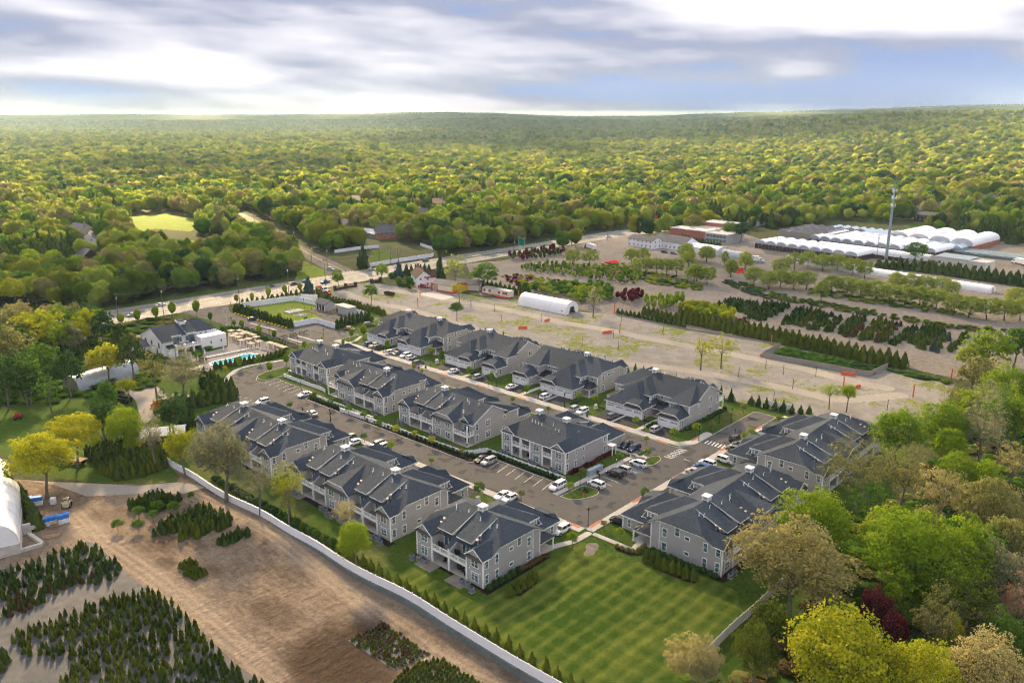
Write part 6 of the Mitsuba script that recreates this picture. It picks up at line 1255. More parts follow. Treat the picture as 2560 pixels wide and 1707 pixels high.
UP = [(-349.0,130.9,14.5),(-348.0,149.8,14.5),(-350.4,187.5,14.5),(-351.1,214.7,14.5),(-354.6,239.0,14.5),(-395.5,268.6,13),(-411.7,268.7,12),(-483.0,302.5,12),(-585.0,343.1,12),(-609.2,345.5,12),(-372.8,303.0,11),(-391.0,303.6,11),(-380.1,303.2,11),(-346.5,421.4,11),(-348.7,378.5,11),(-325.8,486.1,14),(-342.4,470.8,9),(-379.5,493.1,9),(-350.1,653.7,12),(-337.6,695.4,10),(-171.8,518.6,16),(-238.4,521.3,8),(-205.0,1326.3,12)]
for i, (x, y, h) in enumerate(UP): utility(x, y, h, 'wooden utility pole standing along the highway and side road', i not in (16, 17, 21))
def wires(a, b, ha, hb, offs=(-1.2, 0, 1.2)):
    k = thing('power_line', 'sagging overhead wires strung between utility poles', 'wires', 'overhead wires', None); m = MB()
    d = np.array([b[0] - a[0], b[1] - a[1]]); s = np.array([-d[1], d[0]]) / np.linalg.norm(d)
    for o in offs:
        p = [(a[0] + d[0] * t + s[0] * o, a[1] + d[1] * t + s[1] * o, ha + (hb - ha) * t - 4.2 * t * (1 - t)) for t in np.linspace(0, 1, 9)]; m.tube(p, .045, 3, False)
    entry(k, m, 'wire')
for i, j in ((0, 1), (1, 2), (2, 3), (3, 4), (4, 5), (5, 6), (6, 7), (7, 8), (8, 9), (4, 10)): wires(UP[i], UP[j], UP[i][2] - .7, UP[j][2] - .7)
k = thing('road_sign', 'green overhead direction sign on two posts by the highway', 'road sign'); x, y = (-353.1,390.3); f_ = frame(x, y, 5); part(k, 'panel', MB(f_).box(-2.6, 2.6, -.06, .06, 4.4, 9.0), 'sign_green'); part(k, 'border', MB(f_).box(-2.7, 2.7, -.04, .04, 4.3, 9.1), 'white_trim')
for s in (-1.8, 1.8): part(k, 'post', MB(f_).box(s - .1, s + .1, .06, .2, 0, 9.0), 'galvanised')
k = thing('road_sign', 'small green direction sign in the far woods at right', 'road sign'); x, y = (-273.2,1134.1); entry(k, MB(frame(x, y, 30)).box(-5, 5, -.2, .2, 8, 12), 'sign_green'); part(k, 'post', MB(frame(x, y, 30)).box(-.3, .3, .2, .6, 0, 12), 'galvanised')
def roundsign(x, y, label, h=2.3, r=.42, oct_=True):
    k = thing('stop_sign', label, 'stop sign'); part(k, 'post', MB().cyl(x, y, 0, h, .04, sides=6), 'galvanised'); f_ = frame(x, y, 0); part(k, 'plate', MB(f_).tube([(0, -.08, h), (0, -.04, h)], [r, r], 8), 'red_paint')
roundsign(-343.5,179.2, 'red stop sign at the corner of the entrance road'); roundsign(-291.3,229.8, 'red stop sign on the white strip at the vacant plot'); roundsign(-222.0,272.6, 'red stop sign by the open end of the hoophouse'); roundsign(-295.8,253.3, 'red stop sign by the pale slab at the workshop')
k = thing('flagpole', 'flagpole with striped flag at the clubhouse corner', 'flagpole'); x, y = (-308.9,158.6); part(k, 'pole', MB().cyl(x, y, 0, 9.5, .06, .03, 6), 'white_trim'); part(k, 'flag', MB().slab([(x, y, 9.2), (x + .25, y + .1, 9.1), (x + .3, y + .15, 7.4), (x, y, 7.5)], .03, (0, 1, 0)), 'red_paint')
k = thing('flagpole', 'flagpole with red and white flag by the highway at the brick building', 'flagpole'); x, y = (-337.3,524.1); part(k, 'pole', MB().cyl(x, y, 0, 14, .1, .05, 6), 'white_trim'); part(k, 'flag', MB().slab([(x, y, 13.8), (x + 1.2, y + .6, 13.5), (x + 1.0, y + .6, 11.2), (x, y, 11.6)], .05, (0, 1, 0)), 'red_paint')
for x, y, lb in ((-697.4,424.2, ''), ): pass
for px_, lb in (((-109.9,150.2), 'black litter bin beside the grey cabinet on the car park path'), ((-104.3,125.3), 'black litter bin on the lower pavement behind the single villa'), ((-237.3,178.7), 'black litter bin by the driveway at the far end'), ((-207.6,179.3), 'black litter bin by the lay-by of the dark grey suv'), ((-136.4,180.1), 'black litter bin by the lay-by of the two suvs'), ((-94.8,147.5), 'black litter bin by the right hand pavement tree'), ((-266.2,167.2), 'black box on the lane divider at the gate')):
    x, y = px_; k = thing('litter_bin', lb, 'litter bin'); part(k, 'body', MB().tube([(x, y, .13), (x, y, .2), (x, y, 1.0)], [.2, .26, .33], 10), 'bin_black', 40); part(k, 'rim', MB().tube([(x, y, 1.0), (x, y, 1.1)], [.37, .37], 10), 'iron')
k = thing('mail_cabinet', 'long grey green mail cabinet on the lawn by the car park path', 'cabinet'); f_ = frame(-110.8,150.1, 88); part(k, 'plinth', MB(f_).box(-2.9, 2.9, -.55, .55, 0, .2), 'concrete')
for i in range(7): part(k, 'unit', MB(f_).box(-2.7 + i * .775, -1.96 + i * .775, -.42, .42, .2, 1.75), 'utility_green')
part(k, 'roof', MB(f_).slab([(-2.8, -.5, 1.75), (2.8, -.5, 1.75), (2.8, .5, 1.88), (-2.8, .5, 1.88)], .08), 'utility_green')
k = thing('bench', 'dark metal bench on the grassy traffic island', 'bench'); f_ = frame(-106.2,140.3, 170); m = MB(f_)
for i in range(4): m.box(-.75, .75, -.2 + i * .12, -.11 + i * .12, .43, .47)
part(k, 'seat', m, 'iron'); m = MB(f_)
for i in range(4): m.box(-.75, .75, -.26, -.22, .52 + i * .1, .59 + i * .1)
part(k, 'backrest', m, 'iron'); m = MB(f_)
for s in (-.65, .65): m.box(s - .04, s + .04, -.24, .26, .15, .45); m.box(s - .04, s + .04, -.27, -.2, .4, .95)
part(k, 'frame', m, 'iron')
x, y = (-105.2,138.3); k = thing('fire_hydrant', 'orange red fire hydrant on the grassy traffic island', 'hydrant'); part(k, 'barrel', MB().tube([(x, y, .14), (x, y, .22), (x, y, .24), (x, y, .7), (x, y, .86), (x, y, .95)], [.2, .2, .13, .14, .12, .03], 10), 'plastic_orange', 40); part(k, 'nozzle', MB().tube([(x - .26, y, .62), (x + .26, y, .62)], [.08, .08], 8), 'plastic_orange')
for px_, lb in (((-139.0,187.7), 'pale utility box on the slab by the two suvs'), ((-209.9,186.7), 'pale utility box on the slab by the lay-by'), ((-209.4,186.1), 'pale utility box at the edge of the second driveway'), ((-121.5,119.6), 'pale utility box on the lawn behind the single villa')):
    x, y = px_; k = thing('utility_box', lb, 'utility box'); part(k, 'cabinet', MB(frame(x, y, 0)).add(*loft([(-.35, .5, .1, 1.25), (-.3, .55, .08, 1.35), (.3, .55, .08, 1.35), (.35, .5, .1, 1.25)], lambda w_, a, b: [(-w_, a), (-w_, b - .06), (-w_ + .06, b), (w_ - .06, b), (w_, b - .06), (w_, a)])), 'pale_block'); part(k, 'base', MB(frame(x, y, 0)).box(-.5, .5, -.7, .7, 0, .1), 'concrete')
for px_ in ((-110.3,158.5), (-110.4,161.4)):
    x, y = px_; k = thing('garden_light', 'short post with pale top on the car park lawn', 'post light', 'post lights on the lawn'); part(k, 'post', MB().cyl(x, y, 0, 1.0, .06, sides=6), 'iron'); part(k, 'top', MB().cyl(x, y, 1.0, 1.5, .12, sides=8), 'white_trim')
# barriers and posts on the vacant plot
def barrier(label, a, b, n):
    for i in range(n):
        t0 = np.array(a) + (np.array(b) - np.array(a)) * i / n; d = (np.array(b) - np.array(a)); L = np.linalg.norm(d) / n
        k = thing('traffic_barrier', label, 'barrier', 'orange barriers: ' + label); entry(k, MB(frame(t0[0], t0[1], math.degrees(math.atan2(d[1], d[0])))).add(*loft([(.05, .3, .0, 1.05), (.12, .32, .0, 1.08), (L - .12, .32, .0, 1.08), (L - .05, .3, .0, 1.05)], lambda w_, z0, z1: [(-w_, z0), (-w_ * .95, .3), (-w_ * .4, .6), (-w_ * .35, z1), (w_ * .35, z1), (w_ * .4, .6), (w_ * .95, .3), (w_, z0)])), 'plastic_orange')
barrier('orange water barrier at the left corner of the grey board fence', (-127.9,273.6), (-123.1,273.8), 2); barrier('orange water barrier below the right end of the grey board fence', (-97.3,272.4), (-92.9,273.4), 2); barrier('orange barrier at the right end of the mown strip on the plot', (-220.8,242.2), (-218.3,245.2), 3); barrier('orange barrier at the bend of the gravel track', (-190.0,259.8), (-188.5,264.3), 2); barrier('orange barrier before the hoophouse track', (-220.4,258.9), (-220.6,262.3), 1); barrier('orange barrier alone on the right part of the plot', (-88.0,261.0), (-87.1,262.7), 1)
for i, px_ in enumerate(((-131.6,290.6), (-67.4,290.9), (-71.3,264.3), (-90.6,257.1), (-259.0,284.5), (-207.0,291.5), (-283.1,240.8), (-309.0,259.0), (-299.3,256.3), (-185.1,264.9))):
    x, y = px_; k = thing('marker_post', 'tall orange marker post on the vacant plot', 'post', 'orange marker posts'); entry(k, MB().tube([(x, y, 0), (x, y, 4.2)], [.2, .2], 6), 'plastic_orange')
for i, px_ in enumerate(((-102.6,263.8), (-102.7,245.9), (-119.3,260.7), (-121.9,245.8), (-101.9,230.4), (-73.1,246.3), (-111.8,258.5), (-193.2,277.2), (-171.5,276.0), (-184.3,238.9), (-222.4,258.8), (-248.7,256.7), (-263.8,256.7), (-183.0,257.7), (-234.1,246.2), (-171.6,245.2))):
    x, y = px_; k = thing('light_pole', 'thin dark pole standing on the vacant plot', 'pole', 'thin dark poles'); entry(k, MB().tube([(x, y, 0), (x, y, 3.6)], [.1, .07], 6), 'iron')
# stone gateway on the forecourt
for px_ in ((-341.5,235.7), (-342.1,242.8), (-341.5,248.5), (-342.5,259.6), (-343.0,266.0)):
    x, y = px_; k = thing('stone_pier', 'brown stone pier of the old gateway on the forecourt', 'pier', 'stone piers'); part(k, 'shaft', MB().box(x - .6, x + .6, y - .6, y + .6, 0, 2.6), 'brown_roof'); part(k, 'cap', MB().box(x - .72, x + .72, y - .72, y + .72, 2.6, 2.8), 'concrete')
for a, b in (((-341.2,235.9), (-342.0,242.3)), ((-342.1,243.3), (-341.4,248.0)), ((-342.5,260.1), (-343.0,265.5))):
    k = thing('stone_wall', 'low brown stone wall between the piers of the old gateway', 'wall', 'gateway walls'); d = np.array(b) - np.array(a); entry(k, MB(frame(a[0], a[1], math.degrees(math.atan2(d[1], d[0])))).box(0, np.linalg.norm(d), -.3, .3, 0, 1.3), 'brown_roof')
# air conditioners behind the villas
def condenser(x, y):
    k = thing('air_conditioner', 'grey round topped air conditioner on the ground behind a villa', 'air conditioner', 'air conditioners behind the villas'); f_ = frame(x, y, 0)
    part(k, 'casing', MB(f_).add(*loft([(-.45, .40, .08, .95), (-.40, .45, .05, .98), (.40, .45, .05, .98), (.45, .40, .08, .95)], lambda w_, a, b: [(-w_, a), (-w_, b), (w_, b), (w_, a)])), 'condenser_grey'); part(k, 'fan', MB().tube([(x, y, .97), (x, y, 1.0)], [.36, .36], 12), 'black_paint')
    m = MB().box(x - .5, x + .5, y - .5, y + .5, 0, .05); part(k, 'pad', m, 'concrete')
for c in (-104.8, -150.0, -131.2, -195.2, -176.4):
    y0 = 95.0 if c > -110 else 94.2 if c > -160 else 93.6
    for u in (-8.6, -7.2, -5.4, 5.2, 6.8, 8.6): condenser(c + u, y0 - 1.5 - .7 * (abs(u) > 8))
for c, y0 in ((-164.9, 140), (-190.9, 139.9)):
    for u in (-8.4, -6.8, 5.6, 7.0): condenser(c + u, y0 - 1.2)
for y in (138.7, 157.5, 184.4, 203.2):
    for u in (-8.6, -7.0, 5.4, 7.0): condenser(-62.9, y + u)
for u in (.8, 2.2, 10.6, 12.2, 17.9, 19.4): condenser(-137.5 + u, 143.6); condenser(-239.2 + u, 143.8)
for c in (-109.3, -100.6, -155.0, -135.5): sheet('patio', sg.box(c - .9 - 1.6, 91.9, c + 2.2, 94.6 if c < -110 else 94.9), 0.015, 'sandy')
# garden chairs and grills on the balconies and patios
def chair(x, y, z, rot, mat, label, group):
    k = thing('garden_chair', label, 'chair', group); f_ = frame(x, y, rot, z=z); part(k, 'seat', MB(f_).box(-.28, .28, -.26, .26, .36, .42), mat); part(k, 'backrest', MB(f_).slab([(-.28, .24, .42), (.28, .24, .42), (.28, .36, 1.0), (-.28, .36, 1.0)], .05, (0, -1, 0)), mat)
    for a in (-.25, .25):
        for b in (-.22, .22): part(k, 'leg', MB(f_).box(a - .03, a + .03, b - .03, b + .03, 0, .36), mat)
def grill(x, y, z, label):
    k = thing('grill', label, 'grill'); m = MB().box(x - .5, x + .5, y - .28, y + .28, .75 + z, .95 + z); m.tube([(x - .5, y, .98 + z), (x + .5, y, .98 + z)], [.28, .28], 10); part(k, 'hood', m, 'bin_black'); q = MB().box(x - .4, x + .4, y - .22, y + .22, z + .05, z + .75); part(k, 'cart', q, 'iron')
grill(-108.6, 96.3, 3.08, 'black covered grill on the left balcony of the single villa'); grill(-103.9, 96.4, 3.08, 'black covered grill on the right balcony of the single villa'); grill(-103.6, 96.6, .1, 'black covered grill on the right patio of the single villa')
for i, (x, y, z, r_) in enumerate(((-102.2, 96.2, .1, 20), (-101.2, 96.6, .1, 160), (-100.9, 95.8, .1, 80), (-107.6, 96.4, .1, 10))): chair(x, y, z, r_, 'iron', 'dark chair on a patio of the single villa', 'patio chairs of the single villa')
for i, (x, y, z, r_) in enumerate(((-134.0, 95.6, .1, 10), (-133.2, 96.0, .1, -30), (-129.8, 95.6, .1, 20), (-128.6, 95.8, .1, -10), (-153.0, 95.8, .1, 0), (-152.0, 95.9, .1, 30))): chair(x, y, z, r_, 'raw_wood' if 1 < i < 4 else 'white_trim', 'chair on a patio of the long villa behind the bright tree', 'patio chairs of the long villa')
for i, (x, y, z, r_) in enumerate(((-162.6, 141.2, .1, 10), (-161.8, 141.5, .1, -20), (-147.6, 141.6, 3.08, 20), (-134.2, 146.0, .1, 0), (-129.8, 146.2, .1, 10))): chair(x, y, z, r_, 'white_trim' if i < 2 else 'iron', 'chair on a balcony or patio of the middle row', 'chairs of the middle row')
# two people walking on the estate
def person(x, y, rot, top, label):
    import manifold3d as mf
    k = thing('person', label, 'person'); J = {'hip': (0, 0, .92, .145), 'waist': (0, 0, 1.08, .135), 'chest': (.0, .02, 1.32, .165), 'neck': (0, .01, 1.5, .062), 'sl': (-.19, 0, 1.42, .07), 'sr': (.19, 0, 1.42, .07), 'el': (-.25, -.05, 1.14, .05), 'er': (.25, .05, 1.14, .05), 'wl': (-.25, .08, .90, .038), 'wr': (.25, .2, .93, .038), 'tl': (-.09, 0, .9, .10), 'tr': (.09, 0, .9, .10), 'kl': (-.10, .12, .5, .066), 'kr': (.10, -.04, .5, .066), 'al': (-.10, .17, .09, .046), 'ar': (.10, -.25, .12, .046), 'fl': (-.11, .32, .05, .045), 'fr': (.11, -.12, .06, .045)}
    def hull(a, b): return mf.Manifold.batch_hull([mf.Manifold.sphere(J[q][3], 14).translate(J[q][:3]) for q in (a, b)])
    def mesh(bones):
        m = hull(*bones[0])
        for b in bones[1:]: m = m + hull(*b)
        g = m.to_mesh(); t = trimesh.Trimesh(g.vert_properties[:, :3], g.tri_verts); v, f = np.array(t.vertices), np.array(t.faces); return MB(frame(x, y, rot, z=.03)).add(v, f)
    part(k, 'trousers', mesh([('hip', 'tl'), ('hip', 'tr'), ('tl', 'kl'), ('kl', 'al'), ('tr', 'kr'), ('kr', 'ar')]), 'black_paint', True); part(k, 'top', mesh([('hip', 'waist'), ('waist', 'chest'), ('chest', 'sl'), ('chest', 'sr'), ('chest', 'neck'), ('sl', 'el'), ('sr', 'er'), ('el', 'wl'), ('er', 'wr')]), top, True); part(k, 'shoe', mesh([('al', 'fl')]), 'tyre', True); part(k, 'shoe', mesh([('ar', 'fr')]), 'tyre', True)
    h = trimesh.creation.icosphere(2, 1); hv = h.vertices * [.078, .098, .118] + [0, .025, 1.64]; nose = trimesh.creation.icosphere(1, .02).vertices + [0, .125, 1.63]
    hd = MB(frame(x, y, rot, z=.03)).add(hv, h.faces).add(nose, trimesh.creation.icosphere(1, 1).faces); part(k, 'head', hd, 'skin', True); hr = h.vertices * [.086, .104, .10] + [0, .0, 1.69]; part(k, 'hair', MB(frame(x, y, rot, z=.03)).add(hr, h.faces), 'bin_black', True)
    for s, w_ in ((-1, 'wl'), (1, 'wr')):
        q = MB(frame(x, y, rot, z=.03)); px, py, pz, _ = J[w_]; q.tube([(px, py, pz), (px, py + .02, pz - .09)], [.035, .04], 7)
        for i in range(4): q.tube([(px + (i - 1.5) * .018, py + .02, pz - .09), (px + (i - 1.5) * .02, py + .04, pz - .15 - .01 * (i in (1, 2))), (px + (i - 1.5) * .018, py + .065, pz - .17)], [.010, .009, .007], 5)
        q.tube([(px - s * .03, py + .03, pz - .04), (px - s * .045, py + .07, pz - .09)], [.012, .009], 5); part(k, 'hand', q, 'skin')
material('skin', (0.42, 0.25, 0.18), 0.6)
person(-208.0,176.5, 100, 'bin_black', 'person in dark clothes walking on the road by the lay-by'); person(-201.6,125.0, 200, 'bin_black', 'person in black walking in front of the silver sedan')
# ---------------------------------------------------------------- foliage
leaf('leaf_yellow', (0.125, 0.150, 0.010), (0.235, 0.230, 0.016))
leaf('leaf_bright', (0.070, 0.120, 0.008), (0.150, 0.195, 0.014))
leaf('leaf_green', (0.032, 0.075, 0.010), (0.075, 0.125, 0.016))
leaf('leaf_deep', (0.018, 0.045, 0.014), (0.040, 0.075, 0.018))
leaf('leaf_olive', (0.085, 0.090, 0.030), (0.150, 0.145, 0.050))
leaf('leaf_beige', (0.150, 0.135, 0.052), (0.245, 0.215, 0.092))
leaf('leaf_grey', (0.105, 0.110, 0.060), (0.170, 0.165, 0.095))
leaf('leaf_willow', (0.115, 0.150, 0.022), (0.175, 0.205, 0.038))
leaf('leaf_maroon', (0.045, 0.010, 0.014), (0.085, 0.018, 0.020))
leaf('leaf_pink', (0.16, 0.10, 0.07), (0.24, 0.14, 0.09))
leaf('needle', (0.024, 0.052, 0.012), (0.070, 0.098, 0.022), 0.35)
leaf('needle_blue', (0.028, 0.055, 0.055), (0.055, 0.085, 0.085), 0.2)
leaf('needle_yellow', (0.045, 0.070, 0.010), (0.100, 0.120, 0.016), 0.3)  # conifer foliage of a paler, yellower green
leaf('needle_rust', (0.060, 0.045, 0.018), (0.110, 0.070, 0.025), 0.2)
leaf('flower_yellow', (0.50, 0.38, 0.02), (0.60, 0.46, 0.03)); leaf('flower_red', (0.40, 0.02, 0.05), (0.5, 0.05, 0.08))
def woods_mix(p, n, uv):
    k = cell_rand(dr.floor(p.x / 23.0 + 0.4 * noise(p.y * 0.05)), dr.floor(p.y / 23.0), 1); t = noise(p.x * 0.045, p.y * 0.045, 5.0); u = noise(p.x * 0.25, p.y * 0.25, p.z * 0.25)
    c = mix((0.085, 0.140, 0.016), (0.235, 0.265, 0.026), smoothstep(0.3, 0.7, t)); c = mix(c, (0.27, 0.235, 0.095), smoothstep(0.72, 0.85, noise(p.x * 0.06 + 40, p.y * 0.06, 2.0)))
    c = mix(c, (0.040, 0.085, 0.026), smoothstep(0.70, 0.80, noise(p.x * 0.055, p.y * 0.055 + 70, 3.0)))
    return c * (0.75 + 0.5 * u) * (0.9 + 0.2 * k)
scene['mat_woods'] = {'type': 'principledthin', 'base_color': mikit.proc(woods_mix), 'roughness': 0.8, 'diff_trans': 0.95, 'spec_trans': 0.0, 'eta': 1.25}
material('bark', speckle((0.10, 0.085, 0.07), (0.20, 0.175, 0.15), 3.0, 0.5), 1.0)
material('bark_dark', speckle((0.040, 0.033, 0.028), (0.085, 0.07, 0.06), 3.0, 0.5), 1.0)

def leaves(centers, normals, size, rng, flatness=0.5, tri=False):
    """Quads (or triangles) at the centres, roughly facing the given normals; shading normals follow the crown."""
    n = len(centers); r = rng.normal(size=(n, 3)); d = normals * flatness + r * (1 - flatness); d /= np.linalg.norm(d, axis=1, keepdims=True) + 1e-9
    a = np.cross(d, rng.normal(size=(n, 3))); a /= np.linalg.norm(a, axis=1, keepdims=True) + 1e-9; b = np.cross(d, a)
    s = size * rng.uniform(0.6, 1.3, (n, 1)); a, b = a * s, b * s * rng.uniform(0.5, 1.0, (n, 1))
    if tri: V = np.stack([centers - a - b, centers + a - b * 0.6, centers + b * 1.2], 1); F_ = np.arange(3 * n).reshape(-1, 3); k = 3
    else: V = np.stack([centers - a, centers - b, centers + a, centers + b], 1); i = np.arange(n)[:, None] * 4; F_ = np.vstack([i + [0, 1, 2], i + [0, 2, 3]]); k = 4
    return V.reshape(-1, 3), F_, np.repeat(normals * 0.8 + d * 0.45, k, 0)

def leafply(v, f, n):
    n = n / (np.linalg.norm(n, axis=1, keepdims=True) + 1e-9)
    return {'type': 'ply', 'filename': meshkit.write_ply((v, f), False, normals=n), 'face_normals': False}

def crown(seed, clumps, per, leaf_size, shape=(1, 1, 1), clump_r=0.26, hollow=0.55, droop=0.0, ragged=0.25):
    """A crown in the unit ball (z from -1 to 1): clumps of leaves gathered near its surface."""
    rng = np.random.default_rng(seed); u = rng.normal(size=(clumps, 3)); u /= np.linalg.norm(u, axis=1, keepdims=True)
    u[:, 2] = np.where(u[:, 2] < (-0.35 if droop == 0 else -0.8), -u[:, 2] * rng.uniform(-0.5, 1, clumps), u[:, 2])
    lob = 0.78 + ragged * (meshkit.noise(u * 1.7 + seed * 3.1) - 0.35) * 1.6
    c = u * (lob * rng.uniform(hollow, 1.0, clumps) ** 0.6)[:, None]
    cr = clump_r * rng.uniform(0.6, 1.25, clumps)
    w = rng.normal(size=(clumps, per, 3)); w /= np.linalg.norm(w, axis=2, keepdims=True); w[..., 2] = np.abs(w[..., 2]) * 0.9 - 0.25
    p = c[:, None] + w * (cr[:, None] * rng.uniform(0.55, 1.0, (clumps, per)))[..., None]
    nrm = w * 0.75 + c[:, None] * 0.55 + np.array([0, 0, 0.25])
    p, nrm = p.reshape(-1, 3), nrm.reshape(-1, 3)
    v, f, n = leaves(p, nrm / np.linalg.norm(nrm, axis=1, keepdims=True), leaf_size, rng)
    v[:, 2] -= droop * (v[:, 0] ** 2 + v[:, 1] ** 2)
    return v * np.array(shape), f, n, c * np.array(shape)

def limbs(seed, top, radius, zc, rz, tr, n=7, fork=0.45):
    """Tapered trunk with limbs reaching into the crown."""
    rng = np.random.default_rng(seed); m = MB(); zf_ = max(zc - rz * 0.55, top * 0.18)
    bend = rng.normal(size=2) * radius * 0.06
    m.tube([(0, 0, -0.3), (bend[0] * .3, bend[1] * .3, zf_ * .5), (bend[0], bend[1], zf_), (bend[0] * 1.2, bend[1] * 1.2, zc + rz * 0.35)], [tr * 1.35, tr, tr * .8, tr * .2], 8)
    for i in range(n):
        a = 2 * np.pi * (i + rng.uniform(-.3, .3)) / n; r = radius * rng.uniform(.5, .85); z0 = zf_ + (zc - zf_) * rng.uniform(-.05, .6); z1 = zc + rz * rng.uniform(-.15, .6)
        m.tube([(bend[0], bend[1], z0), (bend[0] + math.cos(a) * r * .45, bend[1] + math.sin(a) * r * .45, z0 + (z1 - z0) * .55), (math.cos(a) * r, math.sin(a) * r, z1)], [tr * .5, tr * .3, tr * .08], 5)
        b = a + rng.uniform(-.8, .8); m.tube([(math.cos(a) * r * .45 + bend[0], math.sin(a) * r * .45 + bend[1], z0 + (z1 - z0) * .55), (math.cos(b) * r * .8, math.sin(b) * r * .8, z1 + rz * .1)], [tr * .26, tr * .06], 4)
    return m

LOD = {}
def crown_ply(kind, var, lod):
    """Shared crown meshes: kind 'round', 'oak' (broken, clumpy), 'sparse', 'dome', 'tall'; lod 0 near, 1 middle, 2 far."""
    key = (kind, var, lod)
    if key not in LOD:
        cl, per, ls = {0: (270, 40, .027), 1: (130, 16, .058), 2: (40, 8, .125), 3: (22, 5, .20)}[lod]
        kw = {'round': dict(clump_r=.24, ragged=.22), 'oak': dict(clump_r=.21, ragged=.5, hollow=.35), 'sparse': dict(clump_r=.17, ragged=.6, hollow=.3), 'dome': dict(clump_r=.24, ragged=.15, droop=.12), 'tall': dict(clump_r=.24, ragged=.35)}[kind]
        if kind == 'sparse': cl, per, ls = int(cl * .75), int(per * .6), ls * .8
        if lod < 2: v, f, n, _ = crown(var * 17 + lod * 5 + len(kind), cl, per, ls, **kw)
        else:                                  # seen from far off a crown is a lumpy mass with a leafy outline
            sd = var * 17 + lod * 5 + len(kind); r_ = np.random.default_rng(sd); ico = trimesh.creation.icosphere(2 if lod == 2 else 1, 1.0); iv = np.array(ico.vertices)
            def lump(u): return .52 + {'round': .5, 'dome': .42, 'oak': .72, 'sparse': .8, 'tall': .55}[kind] * (.62 * meshkit.noise(u * 1.9 + sd * 3.7) + .38 * meshkit.noise(u * 4.3 + sd))
            b = iv * lump(iv)[:, None] * .88; g = trimesh.Trimesh(b, ico.faces, process=False)
            nq = {2: 300, 3: 90}[lod]; u = r_.normal(size=(nq, 3)); u /= np.linalg.norm(u, axis=1, keepdims=True); u[:, 2] = np.where(u[:, 2] < -.2, -u[:, 2], u[:, 2])
            q, qf, qn = leaves(u * (lump(u) * r_.uniform(.86, 1.04, nq))[:, None], u, .085 if lod == 2 else .13, r_, .5); v, f, n = np.vstack([b, q]), np.vstack([ico.faces, qf + len(b)]), np.vstack([g.vertex_normals, qn])
            if kind == 'tall': v = v * [.8, .8, 1.1]
        LOD[key] = leafply(v, f, n)
    return LOD[key]
TR = random.Random(5)
def tree(base, label, x, y, R, zc, rz, leafm, kind='round', lod=0, group=None, tr=None, barkm='bark', cat='tree', nl=7):
    k = thing(base, label, cat, group); v = TR.randrange(5); rot = TR.uniform(0, 360)
    tr = tr or max(0.08, (zc + rz) * 0.018)
    if lod <= 1: part(k, 'trunk', limbs(TR.randrange(999), zc + rz, R, zc, rz, tr, nl if lod == 0 else 5), barkm, 40)
    else: part(k, 'trunk', MB().cyl(0, 0, -.2, zc, tr * 1.2, tr * .5, 6), barkm, 40)
    scene[k + '__trunk']['to_world'] = place(x, y)
    part(k, 'crown', crown_ply(kind, v, lod), leafm, to_world=T4().translate([x, y, zc]).rotate([0, 0, 1], rot).scale([R, R, rz]))
    return k

def conifer_ply(seed, rows, per, ls, narrow=1.0, ragged=.25):
    """A cone of foliage, unit height, unit base radius."""
    rng = np.random.default_rng(seed); P, N = [], []
    for i in range(rows):
        z = (i + rng.uniform(0, .8)) / rows; prof = (1 - z) ** narrow * min(1, .45 + z * 5)
        m = max(3, int(per * (prof + .12)))
        a = rng.uniform(0, 2 * np.pi, m); r = prof * rng.uniform(.72, 1.0 + ragged, m) * .9
        P.append(np.c_[np.cos(a) * r, np.sin(a) * r, np.full(m, z) + rng.uniform(-.02, .02, m)]); N.append(np.c_[np.cos(a), np.sin(a), np.full(m, .35)])
    P, N = np.vstack(P), np.vstack(N); v, f, n = leaves(P, N / np.linalg.norm(N, axis=1, keepdims=True), ls, rng, .55)
    w = MB().tube([(0, 0, .02), (0, 0, .3), (0, 0, .65), (0, 0, .98)], [.55, .62, .36, .03], 7, True).get()
    vv = np.vstack([v * [1, 1, 1], w[0]]); ff = np.vstack([f, w[1] + len(v)]); nn = np.vstack([n, w[0] * [1, 1, 0] + [0, 0, .3]])
    return leafply(vv, ff, nn)
CON = {'arb': [conifer_ply(s, 15, 15, .17, .75) for s in range(4)], 'col': [conifer_ply(s + 20, 14, 12, .20, .5, .15) for s in range(3)], 'spruce': [conifer_ply(s + 40, 14, 13, .20, 1.05, .45) for s in range(3)], 'tiny': [conifer_ply(s + 60, 8, 9, .26, .7) for s in range(3)]}
def shrub_ply(seed, n, ls):
    rng = np.random.default_rng(seed); u = rng.normal(size=(n, 3)); u /= np.linalg.norm(u, axis=1, keepdims=True); u[:, 2] = np.where(u[:, 2] < -.3, -u[:, 2], u[:, 2])
    p = u * (.86 + .2 * meshkit.noise(u * 2.3 + seed))[:, None]; v, f, nn = leaves(p, u, ls, rng, .55); w = trimesh.creation.icosphere(1, .78)
    return leafply(np.vstack([v, w.vertices]), np.vstack([f, w.faces + len(v)]), np.vstack([nn, w.vertices]))
SHR = [shrub_ply(s, 120, .26) for s in range(4)]
def conifer(base, label, x, y, h, r, leafm, kind='arb', group=None, z=0.0, cat='conifer'):
    k = thing(base, label, cat, group)
    part(k, 'foliage', TR.choice(CON[kind]), leafm, to_world=T4().translate([x, y, z]).rotate([0, 0, 1], TR.uniform(0, 360)).scale([r, r, h]))
    return k
def shrub(base, label, x, y, r, h, leafm, group=None, z=0.0, cat='shrub'):
    k = thing(base, label, cat, group)
    part(k, 'foliage', TR.choice(SHR), leafm, to_world=T4().translate([x, y, z + h * .42]).rotate([0, 0, 1], TR.uniform(0, 360)).scale([r, r, h * .6]))
    return k

